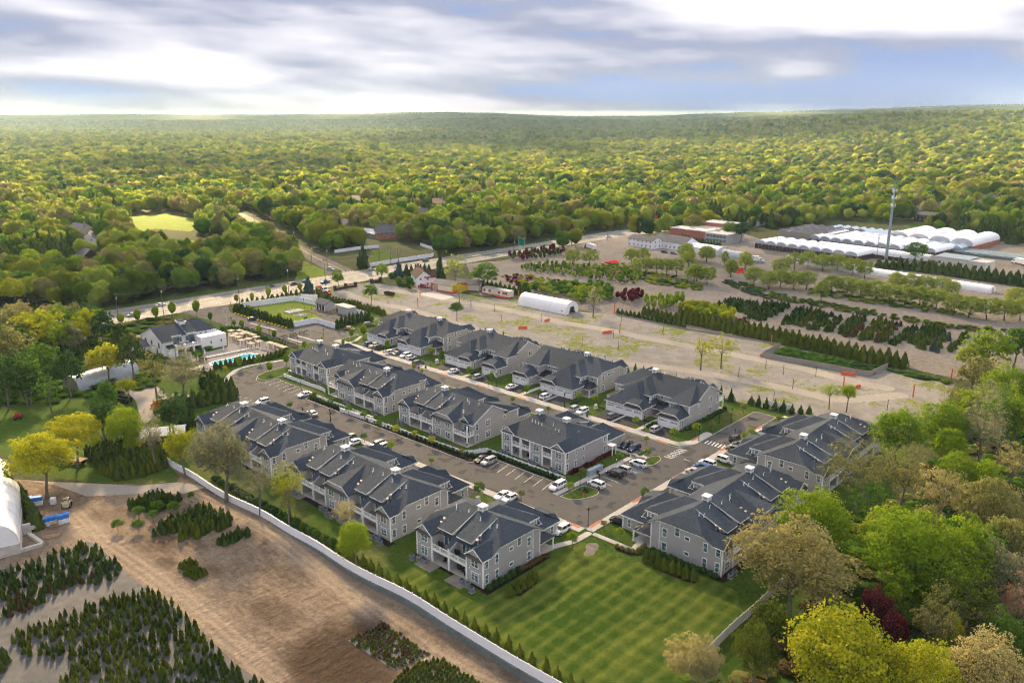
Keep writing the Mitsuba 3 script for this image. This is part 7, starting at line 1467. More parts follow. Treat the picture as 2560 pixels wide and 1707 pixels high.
# --- large single trees near the camera: x, y, crown radius, crown centre height, half height, leaves, kind, label
BIG = [(-32.7,104.9,9.0,8.5,'leaf_yellow','round','huge yellow green tree filling the bottom edge right of centre'), (-23.7,108.7,6.5,7.5,'leaf_yellow','round','yellow green tree at the bottom edge beside the huge one'),
 (-52.5,143.1,7.8,8,'leaf_bright','round','bright green tree touching the end of the right hand villa'), (-40.8,149.4,6.4,7.5,'leaf_bright','round','bright green tree behind the large beige oak'), (-34.0,139.8,9.7,9,'leaf_bright','oak','largest bright green oak in the right hand woods'), (-28.4,149.1,6.7,8,'leaf_bright','oak','bright green oak right of the largest one'), (-33.2,136.0,4.6,5,'leaf_bright','oak','low green tree under the largest bright green oak'),
 (-48.9,125.6,10.7,8.5,'leaf_beige','oak','broad beige flowering oak in front of the right hand villa'), (-44.9,107.9,3.9,7,'needle_yellow','oak','dark pine beside the cream board fence'), (-44.2,101.9,3.3,6,'needle_yellow','oak','lower dark pine at the foot of the cream board fence'), (-35.2,127.4,3.6,5,'leaf_maroon','round','dark red tree in the right hand woods'), (-31.1,123.9,2.3,4,'leaf_maroon','round','smaller dark red tree below the dark red one'),
 (-24.7,133.8,6.1,8,'needle_yellow','sparse','thin dark olive tree in the lower right woods'), (-26.1,126.5,4.0,7,'leaf_olive','sparse','thin olive tree below the dark olive one'), (-17.8,119.5,6.3,7,'leaf_beige','oak','beige flowering oak in the lower right corner'), (-51.0,95.7,4.1,5,'leaf_beige','oak','pale flowering tree at the bottom by the cream fence'), (-49.1,95.4,3.0,4,'leaf_grey','sparse','grey thin shrubby tree at the bottom by the cream fence'), (-21.7,148.4,4.7,7,'leaf_grey','oak','grey beige tree at right edge'), (-18.2,141.9,3.3,6,'leaf_pink','sparse','pinkish bare tree at right edge'), (-16.9,130.8,3.6,6,'leaf_green','oak','green tree at right edge above the beige corner oak'), (-23.8,128.1,1.7,5,'leaf_yellow','tall','small yellow tree among the lower right woods'),
 (-55.5,173.0,9.2,8,'leaf_olive','sparse','thin olive tree in front of the balconies of the farther right villa'), (-48.2,181.0,6.0,7,'leaf_olive','sparse','thin grey green tree behind the right hand villas'), (-38.5,173.7,5.6,8,'leaf_beige','sparse','beige budding tree in the right hand woods'), (-29.5,171.6,7.2,8,'leaf_olive','round','yellow olive tree at right edge'), (-23.8,160.2,5.0,7,'leaf_olive','round','olive tree at right edge below the yellow olive one'),
 (-56.0,200.7,7.3,8.5,'leaf_bright','oak','bright green tree at the corner of the gravel plot'), (-49.4,215.2,6.8,8,'leaf_bright','round','bright green tree right of the one at the gravel corner'), (-41.1,216.2,7.1,9,'leaf_grey','sparse','tall grey green half bare tree at right'), (-46.0,207.4,4.8,6,'leaf_bright','round','bright low tree under the half bare tree'), (-40.4,192.2,4.9,6,'leaf_bright','round','bright yellow green tree right of the thin trees'), (-35.1,192.5,4.4,6,'leaf_bright','round','bright rounded tree at right, before the grey thicket'), (-40.3,232.5,6.6,8,'leaf_green','oak','dark green tree at the upper right woods'), (-32.4,206.8,4.6,6,'leaf_beige','sparse','beige thin tree at far right edge'), (-37.3,159.8,4.2,6,'leaf_olive','oak','olive tree between beige and bright green crowns'), (-49.9,164.6,4.2,6,'leaf_green','sparse','thin green tree between the villas and the woods'),
 (-59.5,302.2,8.4,8,'leaf_bright','oak','bright tree at right edge by the nursery track'), (-44.0,256.1,7.5,8.5,'leaf_bright','round','bright green tree right of the gravel plot'), (-53.9,312.5,5.5,8,'leaf_green','round','green tree at right edge above the gravel plot'), (-56.0,271.9,6.3,7,'leaf_olive','round','olive green tree at the end of the clipped hedge'), (-51.7,275.9,5.4,7,'leaf_beige','sparse','beige bare tree at the right end of the gravel plot'), (-53.2,240.6,4.9,7,'leaf_olive','sparse','thin green tree on the edge of the gravel plot'), (-45.7,239.1,6.0,8,'leaf_grey','sparse','thin grey tree behind the bright gravel corner tree'), (-63.3,296.0,5.4,6,'leaf_willow','round','pale green tree at the end of the nursery rows'), (-37.7,233.1,4.5,8,'leaf_bright','oak','bright tree at the far right edge of the woods'),
 (-196.4,52.4,7.9,8,'leaf_yellow','oak','yellow green tree over the white flatbed truck'), (-209.7,64.0,7.7,7,'leaf_yellow','oak','tall yellow green tree with a long bare trunk'), (-205.0,74.7,4.9,7,'leaf_bright','round','rounded green tree above the clump of potted conifers'), (-203.2,75.6,2.3,4.5,'leaf_bright','tall','small bright tree right of the rounded green one'), (-215.6,73.6,3.8,7,'leaf_deep','oak','dark green tree between the tall trunk and the rounded tree'), (-183.9,79.8,4.2,6,'leaf_yellow','oak','golden tree at the end of the white vinyl fence'), (-164.0,79.8,6.8,9,'leaf_grey','oak','tall sparse olive tree in front of the half hidden villa'), (-152.4,81.8,4.8,6,'leaf_grey','sparse','thin grey tree right of the tall olive one'), (-146.8,85.9,4.2,6,'leaf_yellow','sparse','slim yellow green tree between two villas'), (-143.4,83.4,2.3,3,'leaf_olive','sparse','thin understorey tree beneath the slim yellow one'), (-117.8,82.2,3.8,5,'leaf_bright','round','bright green round tree inside the white fence'), (-129.7,88.7,3.0,3.5,'leaf_beige','sparse','pale flowering small tree behind the bright round one'), (-193.8,76.8,3.4,7,'leaf_grey','sparse','bare grey tree by the shed roof near the fence'), (-206.0,87.9,4.4,7,'leaf_deep','oak','dark evergreen mass left of the half hidden villa'),
 (-326.2,109.7,5.6,7,'leaf_yellow','round','yellow tree left of the clubhouse'), (-323.2,93.2,10.2,8,'leaf_yellow','oak','broad yellow green tree at left'), (-312.1,96.6,5.8,7,'leaf_bright','oak','green tree right of the broad yellow one'), (-271.6,96.2,7.0,6.5,'leaf_yellow','round','yellow green round headed tree before the red shed'), (-311.8,110.7,4.7,8,'leaf_deep','tall','dark evergreen by the clubhouse car park'), (-267.3,82.8,5.1,7,'leaf_deep','round','deep green round tree by the old polytunnel'), (-285.8,80.7,6.7,7,'leaf_green','oak','mid green tree at left under the yellow crowns'), (-300.3,76.7,6.9,8,'leaf_olive','oak','olive tree at left edge'), (-339.7,89.2,6.6,8,'leaf_olive','round','olive round tree at left edge, upper'), (-356.8,107.8,6.0,6,'leaf_beige','oak','beige flowering tree at left beyond the yellow one'), (-368.4,99.3,6.6,6,'leaf_beige','oak','beige tree at left edge by the highway'), (-267.1,102.6,4.6,8,'needle','tall','dark pine in front of the clubhouse end'), (-286.2,106.5,3.6,8,'needle','tall','dark pine at the left of the clubhouse'), (-242.7,99.3,5.0,8,'leaf_olive','sparse','olive thin tree in front of the pool terrace'), (-229.8,102.6,7.0,9,'leaf_grey','sparse','tall beige budding tree in front of the pool'), (-247.8,92.8,3.4,3,'leaf_yellow','oak','small flat yellow tree by the gravel yard'), (-253.6,72.6,3.9,6,'leaf_green','sparse','thin green tree left of the gravel yard'), (-236.3,82.0,3.4,6,'leaf_green','oak','green tree beside the loader'), (-270.3,66.1,6.6,8,'leaf_deep','oak','dark tree at left edge above the tractor'), (-269.6,70.9,4.9,7,'leaf_green','oak','green tree at left beyond the tractor'), (-412.9,110.3,7.0,7,'leaf_yellow','round','yellow green round tree at left edge near the highway'), (-414.7,119.8,5.1,7,'leaf_willow','round','pale weeping tree near the dark half round shed'), (-208.6,87.8,3.6,6,'leaf_olive','sparse','thin tree above the shed roof by the fence'),
 (-285.5,288.1,8.6,6.5,'leaf_green','round','dense green maple beside the site trailer'), (-297.5,278.6,5.9,9,'leaf_willow','sparse','tall thin willow behind the orange building'), (-273.8,258.8,5.2,4,'leaf_yellow','sparse','old gnarled tree with few yellow leaves in the vacant plot'), (-249.8,234.4,3.5,3,'leaf_green','round','green growth at the foot of the gnarled tree'), (-300.1,226.7,4.1,4,'leaf_green','oak','small lopsided green tree near the stone gateway'), (-340.4,265.2,4.1,5,'leaf_bright','round','round lollipop maple by the stone gate pier, right one'), (-341.2,237.5,3.8,5,'leaf_bright','round','round lollipop maple beside the orange dump truck'), (-210.8,280.7,4.2,6,'leaf_grey','sparse','half bare tree at the end of the white hoophouse'), (-229.9,297.7,3.6,3.5,'leaf_bright','round','green bushy tree beside the white hoophouse'),
 (-135.4,243.7,3.1,6,'leaf_yellow','sparse','slim leaning tree with yellow leaves behind the dead end villa'), (-131.1,250.3,6.2,6,'leaf_yellow','sparse','taller leaning tree with yellow leaves behind the dead end villa'), (-86.5,235.5,4.0,3,'leaf_bright','sparse','low forked tree at the edge of the gravel plot'), (-81.6,236.4,2.6,3.5,'leaf_bright','oak','small green tree right of the low forked one'), (-148.5,516.5,7.1,6.5,'leaf_green','round','dense green tree before the white greenhouses'), (-318.6,569.1,10.3,7,'leaf_yellow','round','golden green tree beside the brick building'), (-312.0,538.1,9.9,7,'leaf_olive','round','bronze green tree beside the brick building'), (-266.5,524.2,7.2,7,'leaf_deep','tall','dark spruce right of the brick building'), (-279.9,532.5,6.3,6,'leaf_green','round','green tree left of the dark spruce by the brick building'), (-348.9,437.7,2.4,7,'leaf_maroon','tall','dark red columnar poplar by the highway')]
for x, y, R, zc, lf, kd, lb in [(a[0], a[1], a[2], None, None, None, None) for a in ()]: pass
for X_, Y_, R_, rz_, lf_, kd_, lb_ in BIG:
    zc_ = None
    tree('broad_tree', lb_, X_, Y_, R_, max(rz_ * 1.25, 3.2) if rz_ > 4 else rz_ + 2.6, rz_, lf_, kd_, 0 if math.hypot(X_, Y_) < 260 else 1, nl=8)

# --- street and garden trees of the estate
SMALL = [(-205.6,123.1,3.0,'leaf_green'),(-207.0,132.8,3.4,'leaf_green'),(-199.0,133.3,3.2,'leaf_green'),(-189.4,132.9,3.4,'leaf_green'),(-182.3,133.2,3.4,'leaf_green'),(-173.7,131.8,3.2,'leaf_green'),(-166.4,132.1,3.4,'leaf_yellow'),(-160.6,134.0,3.0,'leaf_yellow'),(-153.3,133.8,3.2,'leaf_yellow'),(-143.1,135.1,2.2,'leaf_olive'),(-169.2,123.3,3.0,'leaf_green'),(-158.5,124.0,3.4,'leaf_bright'),(-122.1,120.6,4.4,'leaf_green'),(-144.2,125.5,2.4,'leaf_bright'),(-114.3,126.6,3.0,'leaf_olive'),(-92.1,117.8,4.0,'leaf_bright'),(-108.3,137.2,3.2,'leaf_bright'),(-112.0,146.6,2.6,'leaf_olive'),(-111.1,153.2,2.8,'leaf_green'),(-110.3,160.0,2.6,'leaf_bright'),(-106.0,166.3,3.2,'leaf_bright'),(-93.5,146.4,3.4,'leaf_green'),(-92.4,128.9,2.2,'leaf_olive'),(-87.1,127.5,3.0,'leaf_bright'),
 (-121.4,183.4,3.2,'leaf_bright'),(-108.4,182.8,3.6,'leaf_bright'),(-105.3,189.6,4.0,'leaf_bright'),(-103.8,195.9,3.0,'leaf_olive'),(-103.6,204.6,3.2,'leaf_olive'),(-111.9,174.7,2.6,'leaf_bright'),(-162.1,182.0,4.0,'leaf_bright'),(-145.8,188.0,3.6,'leaf_bright'),(-141.4,190.8,3.2,'leaf_bright'),(-160.6,173.7,2.4,'leaf_bright'),(-146.9,174.7,2.4,'leaf_bright'),(-189.3,182.9,4.2,'leaf_bright'),(-178.4,182.6,4.4,'leaf_bright'),(-210.1,189.5,4.2,'leaf_green'),(-235.3,184.3,4.4,'leaf_bright'),(-216.2,189.6,4.4,'leaf_bright'),(-210.5,189.6,4.2,'leaf_green'),(-257.5,190.4,5.0,'leaf_bright'),(-273.2,206.5,3.4,'leaf_green'),(-208.6,174.7,2.6,'leaf_bright'),(-202.5,173.2,2.6,'leaf_bright'),(-261.3,172.7,3.0,'leaf_bright'),(-252.2,176.2,3.0,'leaf_bright'),(-260.1,164.1,3.4,'leaf_bright'),(-242.6,138.6,4.6,'leaf_bright'),(-246.3,147.5,4.6,'leaf_bright'),(-293.8,187.0,3.4,'leaf_bright'),(-272.6,205.8,3.6,'leaf_green'),(-257.9,190.1,5.0,'leaf_bright'),(-258.6,185.0,4.6,'leaf_bright'),
 (-346.3,130.8,6.5,'leaf_willow'),(-345.9,137.5,7.0,'leaf_bright'),(-345.7,145.2,7.0,'leaf_bright'),(-345.7,152.8,7.5,'leaf_bright'),(-341.5,161.7,7.5,'leaf_bright'),(-326.3,160.3,4.6,'leaf_green'),(-310.1,162.5,3.6,'leaf_bright'),(-305.4,163.3,4.2,'leaf_bright'),(-292.1,163.7,4.4,'leaf_bright'),(-281.2,163.9,4.0,'leaf_bright'),(-349.1,193.4,4.6,'leaf_willow'),(-351.0,203.4,6.0,'leaf_willow'),(-349.9,185.7,5.0,'leaf_olive'),(-347.5,201.3,6.0,'leaf_willow'),(-348.9,211.1,6.0,'leaf_willow'),(-349.9,220.5,5.5,'leaf_willow'),(-348.4,193.0,4.5,'leaf_willow'),(-328.3,180.0,4.0,'leaf_yellow'),(-314.7,179.8,3.6,'leaf_yellow'),(-307.8,182.7,3.6,'leaf_yellow'),(-289.6,162.2,4.6,'leaf_yellow'),(-305.1,163.4,4.0,'leaf_yellow'),(-281.3,164.0,4.0,'leaf_yellow'),
 (-92.4,192.9,3.6,'leaf_bright'),(-92.2,196.3,3.8,'leaf_bright'),(-92.3,213.8,2.6,'leaf_olive'),(-103.7,214.1,3.4,'leaf_olive'),(-91.4,193.7,3.2,'leaf_bright'),(-255.0,134.2,5.0,'leaf_bright'),(-255.5,142.1,4.0,'leaf_bright'),(-252.5,127.5,3.6,'leaf_yellow')]
for i, (x, y, h, lf) in enumerate(SMALL):
    tree('young_tree', 'slender young tree planted along the estate roads and gardens', x, y, h * .36, h * .62, h * .40, lf, 'tall', 2 if math.hypot(x, y) > 240 else 1, 'young trees of the estate', .06 + .008 * h)

# --- hedges and shrubs of the estate
def hedge_row(base, label, line, step, h, r, lf, group, kind='arb', jit=.15, z=0.0):
    for x, y in along(line, step):
        s = TR.uniform(1 - jit, 1 + jit); conifer(base, label, x + TR.uniform(-.2, .2), y + TR.uniform(-.2, .2), h * s, r * TR.uniform(.9, 1.1), lf, kind, group, z)
def shrub_row(label, line, step, h, r, lf, group):
    for x, y in along(line, step): shrub('round_shrub', label, x + TR.uniform(-.15, .15), y + TR.uniform(-.15, .15), r * TR.uniform(.85, 1.15), h * TR.uniform(.85, 1.15), lf, group)
shrub_row('clipped round shrub in the long border under the low white fence', pts(-210.5,134.0,-181,134.4,-145,135.5,-139.5,137.0), 1.5, 1.0, .62, 'leaf_deep', 'shrubs of the long border')
shrub_row('clipped round shrub along the low fence above the empty parking bays', pts(-138.5,141.0,-113.5,141.2), 1.35, 1.0, .6, 'leaf_deep', 'shrubs above the parking bays')
shrub_row('clipped round shrub against the gable wall of the single villa', pts(-94.2,95.5,-94.2,103.5), 1.5, 1.25, .75, 'leaf_deep', 'round shrubs at the single villa')
shrub_row('reddish low shrub against the gable wall of the single villa', pts(-94.2,104.5,-94.0,112), 1.0, .9, .62, 'needle_rust', 'red shrubs at the single villa')
hedge_row('upright_conifer', 'leafy upright conifer in the bed between the single villa and the big lawn', pts(-90.1,96.8,-89.9,103.3), 1.7, 3.0, 1.05, 'needle_yellow', 'conifers beside the single villa')
hedge_row('upright_conifer', 'leafy upright conifer in the curved bed before the right hand villa', pts(-78.4,124.3,-74.5,123.9,-67.8,124.6), 1.6, 3.0, 1.15, 'needle_yellow', 'conifers before the right hand villa')
shrub_row('dark shrub along the long wall of the right hand villa', pts(-79,127.8,-65,128.0), 1.3, 1.1, .7, 'leaf_deep', 'shrubs along the right hand villa')
shrub_row('small ball shrub lining the path of the right hand villa', pts(-85.6,124.5,-82.5,124.7,-81.7,125.4,-81.6,128.6), 1.3, .9, .5, 'leaf_olive', 'ball shrubs along the path')
shrub_row('dark shrub along the plain villa beside the car park lawn', pts(-114.9,146,-114.9,163), 1.3, 1.0, .65, 'leaf_maroon', 'shrubs along the plain villa')
shrub_row('dark shrub along the gable wall of the villa at the dead end', pts(-109.2,191,-109.2,213), 1.4, 1.1, .7, 'leaf_deep', 'shrubs at the dead end villa')
for x0 in (-118.8, -160.0, -190.8, -236.9, -146.8):
    shrub_row('low shrub beside the front path of the villas facing the road', pts(x0, 185.5, x0, 189.5), 1.0, .7, .5, 'leaf_deep', 'front path shrubs')
hedge_row('fence_conifer', 'small conifer planted inside the long white fence', pts(-150,84.2,-120,84.6,-100,85.0,-80,85.0,-56,85.2), 2.6, 2.5, .85, 'needle_yellow', 'conifers inside the long white fence', 'spruce')
shrub_row('leafy shrub inside the long white fence', pts(-176,83.6,-150,84.2,-124,84.8), 2.6, 1.7, 1.1, 'leaf_deep', 'shrubs inside the long white fence')
hedge_row('boundary_conifer', 'conifer in the row between the villas and the vacant plot', pts(-225,220.5,-180,221,-112,221.5), 3.2, 4.2, 1.3, 'needle', 'conifers along the vacant plot', 'spruce')
hedge_row('boundary_conifer', 'conifer by the white fence at the dead end lane', pts(-106.0,223.4,-100.8,223.3,-93.7,224.1,-89.2,227.5), 2.4, 3.0, 1.15, 'needle', 'conifers at the dead end', 'spruce')
hedge_row('fence_arborvitae', 'dark arborvitae in the row by the pump station box', pts(-276.9,191.1,-278.9,209.4), 2.2, 5.0, 1.15, 'needle', 'arborvitae by the pump station', 'col')
hedge_row('fence_arborvitae', 'arborvitae along the entrance road below the tall white fence', pts(-336.8,177.7,-322.7,177.8,-302.9,178.6,-292.5,179.0), 2.4, 3.8, 1.25, 'needle', 'arborvitae along the entrance', 'col')
hedge_row('fence_arborvitae', 'arborvitae on the highway side of the tall white fence', pts(-347.1,187.0,-346.4,199.1,-346.8,215.2,-342.8,225.9), 2.6, 2.8, 1.0, 'needle_yellow', 'arborvitae along the highway', 'col')
hedge_row('fence_arborvitae', 'arborvitae between the pump station and the gravel forecourt', pts(-333.1,220.1,-312.2,220.3,-290.6,220.5,-280.5,218.6), 2.4, 3.0, 1.2, 'needle_yellow', 'arborvitae by the forecourt', 'col')
for x, y in along(pts(-332.5,176.0,-314.4,176.5,-293.3,177.5), 2.6): shrub('flowering_shrub', 'yellow flowering shrub edging the entrance road', x, y - .6, .5, .5, 'flower_yellow', 'yellow shrubs at the entrance')
hedge_row('terrace_hedge', 'leafy hedge plant below the pool terrace', pts(-261.9,128.9,-260.3,134.5,-258.5,143.7,-258.1,154.1), 1.7, 2.8, 1.1, 'needle_yellow', 'hedge below the pool', 'arb')
shrub_row('hedge shrub between the terrace and the entrance road', pts(-308.3,156.2,-306.0,161.3,-293.7,161.4,-277.5,160.4,-266.0,159.9), 1.8, 1.7, 1.0, 'leaf_green', 'hedge along the terrace')
hedge_row('evergreen', 'dark evergreen in the thicket left of the half hidden villa', pts(-247.4,116.6,-239.7,116.5,-229.9,117.7), 2.2, 6.5, 1.9, 'needle', 'evergreens left of the villa'); hedge_row('evergreen', 'dark evergreen in the lower thicket left of the half hidden villa', pts(-232.1,100.9,-230.0,104.6,-229.0,110.9,-226.7,115.9), 2.4, 5.5, 1.9, 'needle', 'evergreens left of the villa'); hedge_row('evergreen', 'dark evergreen behind the shed roof', pts(-225.3,96.8,-222.4,99.5,-216.4,95.2,-213.5,96.4), 2.4, 5.5, 1.9, 'needle', 'evergreens behind the shed')
for x, y in along(pts(-201.4,48.2,-182.1,45.8), 1.7): conifer('screen_conifer', 'dense conifer in the dark screen beside the white polytunnel', x, y, 4.2, 1.7, 'needle', 'arb', 'screen beside the polytunnel')
for x, y in along(pts(-215.5,48.3,-205.9,48.0), 1.7): conifer('screen_conifer', 'dense conifer in the dark screen between the two polytunnels', x, y, 4.0, 1.6, 'needle', 'arb', 'screen between the polytunnels')

# --- potted conifers of the bare yard
def pot_grid(poly, dx, dy, h, r, lf, label, group, budget, ang=0.0, jit=.25, skip=0.0, kind='arb', base='potted_conifer'):
    import shapely
    g = sg.Polygon(poly).buffer(0); b = g.bounds; cx, cy = (b[0] + b[2]) / 2, (b[1] + b[3]) / 2; R = math.hypot(b[2] - b[0], b[3] - b[1]) / 2; ca, sa = math.cos(math.radians(ang)), math.sin(math.radians(ang)); P = []
    for i in np.arange(-R, R, dx):
        for j in np.arange(-R, R, dy):
            x, y = cx + ca * i - sa * j, cy + sa * i + ca * j
            if g.contains(sg.Point(x, y)) and TR.random() > skip: P.append((x + TR.uniform(-jit, jit), y + TR.uniform(-jit, jit)))
    P.sort(key=lambda p: math.hypot(*p)); rest = []
    zs = yard_z([p[0] for p in P], [p[1] for p in P]) if P else []
    for n, (x, y) in enumerate(P):
        hh = h * TR.uniform(.75, 1.2); z = float(zs[n]) if yard.contains(sg.Point(x, y)) else 0.0
        if n < budget: conifer(base, label, x, y, hh, r * TR.uniform(.85, 1.15), TR.choice(lf), kind, group, z)
        else: rest.append((x, y, z, hh, r))
    if rest:
        k = thing(base + '_block', label.replace('potted', 'rows of potted'), base.split('_')[-1] + ' rows', kind='stuff'); V, F_, N, n0 = [], [], [], 0
        for x, y, z, hh, rr in rest:
            v, f, nn, _, _ = meshkit.WRITTEN[TR.choice(CON['tiny'])['filename']]; a = TR.uniform(0, 6.28); ca_, sa_ = math.cos(a), math.sin(a)
            q = np.stack([v[:, 0] * ca_ - v[:, 1] * sa_, v[:, 0] * sa_ + v[:, 1] * ca_, v[:, 2]], 1) * [rr, rr, hh] + [x, y, z]; V.append(q); F_.append(f + n0); N.append(nn); n0 += len(v)
        entry(k, leafply(np.vstack(V), np.vstack(F_), np.vstack(N)), lf[0])
G1 = 'potted conifers of the lower left blocks'
pot_grid(pts(-167.2,33.1,-168.6,45.6,-168.4,50.7,-152.5,52.0,-149.9,49.2,-151.8,40.7,-150.0,32.3,-151.5,28.8), 1.3, 1.15, 1.75, .56, ['needle', 'needle', 'needle_yellow', 'needle_rust'], 'potted conifer in the upper left block of the nursery', G1, 60, 20, .3, .3)
pot_grid(pts(-144.5,29.0,-144.4,44.4,-140.0,52.5,-130.4,52.8,-111.6,52.3,-101.4,53.5,-98.0,51.5,-123.3,28.0,-129.8,34.8,-139.7,28.2), 1.35, 1.0, 1.6, .47, ['needle_yellow', 'needle', 'needle'], 'potted conifer in the big lower left block of the nursery', G1, 95, 20, .2, .18)
pot_grid(pts(-141.1,26.9,-138.7,27.8,-135.1,26.3,-136.6,24.9), 1.3, 1.3, 2.0, .7, ['needle'], 'potted conifer at the far lower left corner', G1, 6)
pot_grid(pts(-216.6,68.6,-217.3,76.3,-206.9,82.5,-195.3,82.0,-191.6,76.5,-192.2,68.8,-200.0,65.8), 1.5, 1.5, 2.9, 1.0, ['needle', 'needle_yellow'], 'potted conifer in the dark clump on the grass by the flatbed truck', 'potted conifers by the flatbed truck', 50, 10, .3, .05)
pot_grid(pts(-179.1,62.9,-178.7,70.7,-172.3,72.9,-170.1,67.6,-174.3,63.8), 1.4, 1.4, 2.4, .85, ['needle'], 'potted conifer at the back of the round clump in the yard', 'potted conifers of the round clump', 18, 10, .3)
pot_grid(pts(-161.2,60.4,-165.2,69.9,-164.9,74.8,-155.3,76.7,-151.9,74.4,-153.9,64.1,-157.9,65.6), 1.4, 1.4, 2.4, .85, ['needle', 'needle_yellow'], 'potted conifer at the front of the round clump in the yard', 'potted conifers of the round clump', 34, 10, .3)
pot_grid(pts(-148.1,69.5,-148.6,76.4,-145.7,75.8,-145.5,68.9), 1.2, 1.2, 1.9, .75, ['needle'], 'potted conifer of the short double row on the dirt', 'potted conifers of the double row', 14, 25, .1)
pot_grid(pts(-145.3,59.2,-145.4,62.2,-137.9,62.0,-137.4,59.0), 1.0, 1.0, 1.5, .66, ['needle_yellow'], 'potted conifer of the small square block on the dirt', 'potted conifers of the square block', 20, 10, .05)
pot_grid(pts(-102.4,69.3,-102.3,76.5,-89.4,76.4,-91.0,69.9), .75, .75, .6, .4, ['needle_rust', 'needle_yellow'], 'tiny bronze plant in the fenced seedling bed', 'seedlings of the square bed', 120, 15, .1, .1, 'tiny', 'potted_seedling')
pot_grid(pts(-88.1,64.0,-89.6,73.3,-87.2,76.8,-73.7,77.3), .8, .8, .8, .42, ['needle_yellow', 'needle'], 'tiny green plant in the bottom edge seedling bed', 'seedlings of the bottom edge', 120, 15, .1, .1, 'tiny', 'potted_seedling')
for x, y, r in ((-168.6,57.3,1.5), (-171.1,62.8,1.7), (-170.8,66.9,1.8), (-167.7,69.2,1.7), (-165.3,60.3,1.5), (-167.3,64.5,1.4), (-169.9,74.4,0.9)): tree('silvery_shrub', 'silvery green shrub standing among the potted conifers', x, y, r, 1.7, 1.2, 'leaf_green', 'round', 1, 'silvery shrubs in the yard', .05)
# ---------------------------------------------------------------- nursery stock
def stand(label, group, poly, dx, dy, ang, h, r, lf, kind, budget=0, base='nursery_plant', jit=.3, skip=.05):
    """Rows of nursery plants: the nearest few as things, the rest as one block."""
    pot_grid(poly, dx, dy, h, r, lf, label, group, budget, ang, jit, skip, kind, base)
for i, (a, b, c, d, lf, n) in enumerate([((-180.2,350.9),(-164.5,352.7),(-161.0,328.4),(-181.2,337.3),['needle'],0),((-164.9,356.5),(-154.1,358.2),(-151.3,322.9),(-158.5,323.4),['needle'],0),((-149.6,354.4),(-143.5,356.1),(-137.8,325.1),(-143.0,323.7),['needle'],30),((-143.0,356.6),(-139.9,357.5),(-133.6,325.7),(-135.8,323.6),['needle_yellow'],20),((-138.2,353.3),(-133.8,355.5),(-126.6,323.9),(-131.1,323.0),['needle'],24),((-130.1,349.7),(-127.7,350.1),(-121.6,325.3),(-125.0,323.8),['needle'],20),
    ((-125.0,354.5),(-119.5,357.7),(-115.5,324.8),(-120.1,325.2),['needle'],30),((-117.3,344.1),(-114.8,343.0),(-112.4,323.0),(-115.0,322.1),['needle_rust'],16),((-115.0,356.5),(-110.9,356.9),(-106.1,322.9),(-109.9,320.9),['needle_yellow'],30),((-109.1,355.1),(-105.0,357.2),(-100.2,323.9),(-104.2,321.7),['needle_rust','needle_yellow'],26),((-100.2,353.3),(-96.7,354.9),(-95.4,322.7),(-98.5,321.2),['needle'],26),((-96.0,360.4),(-91.7,361.2),(-89.1,329.9),(-94.0,328.3),['needle'],28),((-90.9,358.6),(-87.5,358.5),(-85.2,323.9),(-89.1,323.0),['needle'],28),((-86.3,350.2),(-83.2,351.6),(-81.4,323.3),(-84.1,322.1),['needle','needle_blue'],24),((-81.2,359.6),(-79.1,358.5),(-76.6,326.4),(-78.3,326.1),['needle'],20)]):
    pot_grid(pts(*a, *b, *c, *d), 2.2, 2.2, 2.7, 1.25, lf, 'conifer in the %s row block of the nursery from the left' % ('first', 'second', 'third', 'fourth', 'fifth', 'sixth', 'seventh', 'eighth', 'ninth', 'tenth', 'eleventh', 'twelfth', 'thirteenth', 'fourteenth', 'last')[i], 'conifers of the nursery rows', n, 62, .3, .08, 'arb', 'field_conifer')
# the long clipped hedge of conifers above the vacant plot, and the low row left of it
def hedge_big(label, group, line, step, h, r, lf='needle', kind='arb'):
    for x, y in along(line, step): conifer('hedge_conifer', label, x, y, h * TR.uniform(.9, 1.1), r * TR.uniform(.9, 1.1), lf, kind, group)
hedge_big('conifer of the long clipped hedge between the nursery and the vacant plot', 'conifers of the long hedge', pts(-177.4,298.8,-150.2,297.3,-122.9,294.5,-99.7,292.2,-83.9,293.5), 2.7, 5.2, 2.1, 'needle_yellow')
hedge_big('second line conifer of the long clipped hedge of the nursery', 'conifers of the long hedge', pts(-181.6,305.7,-153.1,302.6,-125.1,299.5,-101.5,296.9,-84.6,297.2), 2.9, 5.2, 2.1, 'needle_yellow')
hedge_big('conifer of the low young row left of the long clipped hedge', 'conifers of the low row', pts(-205.8,292.6,-192.7,291.8,-170.8,291.2), 2.3, 3.0, 1.2)
hedge_big('conifer behind the low young row', 'conifers of the low row', pts(-196.3,299.5,-174.1,296.6), 2.6, 4.2, 1.8, 'needle_yellow')
hedge_big('dark conifer of the hedge before the cream block building', 'conifers of the far hedge', pts(-160.3,489.4,-143.6,493.2,-126.2,492.0,-106.9,488.9,-84.9,484.3), 3.6, 6.5, 2.6)
hedge_big('second line conifer of the hedge before the cream block building', 'conifers of the far hedge', pts(-150.5,495.1,-127.2,495.7,-108.6,496.1,-86.3,491.1), 3.8, 6.8, 2.7)
hedge_big('slim dark conifer below the pink brick building', 'conifers at the brick building', pts(-296.8,496.6,-278.2,491.2,-261.4,485.3), 2.8, 5.5, 1.5, 'needle', 'col')
hedge_big('conifer of the hedge behind the orange workshop and trailer', 'conifers behind the trailer', pts(-291.3,289.3,-274.8,290.3,-259.0,291.3,-267.1,294.3), 3.0, 5.0, 2.0)
hedge_big('clipped conifer behind the white farmhouse', 'conifers at the farmhouse', pts(-345.7,286.6,-339.9,292.0,-335.1,294.0), 2.6, 6.5, 2.1, 'needle')
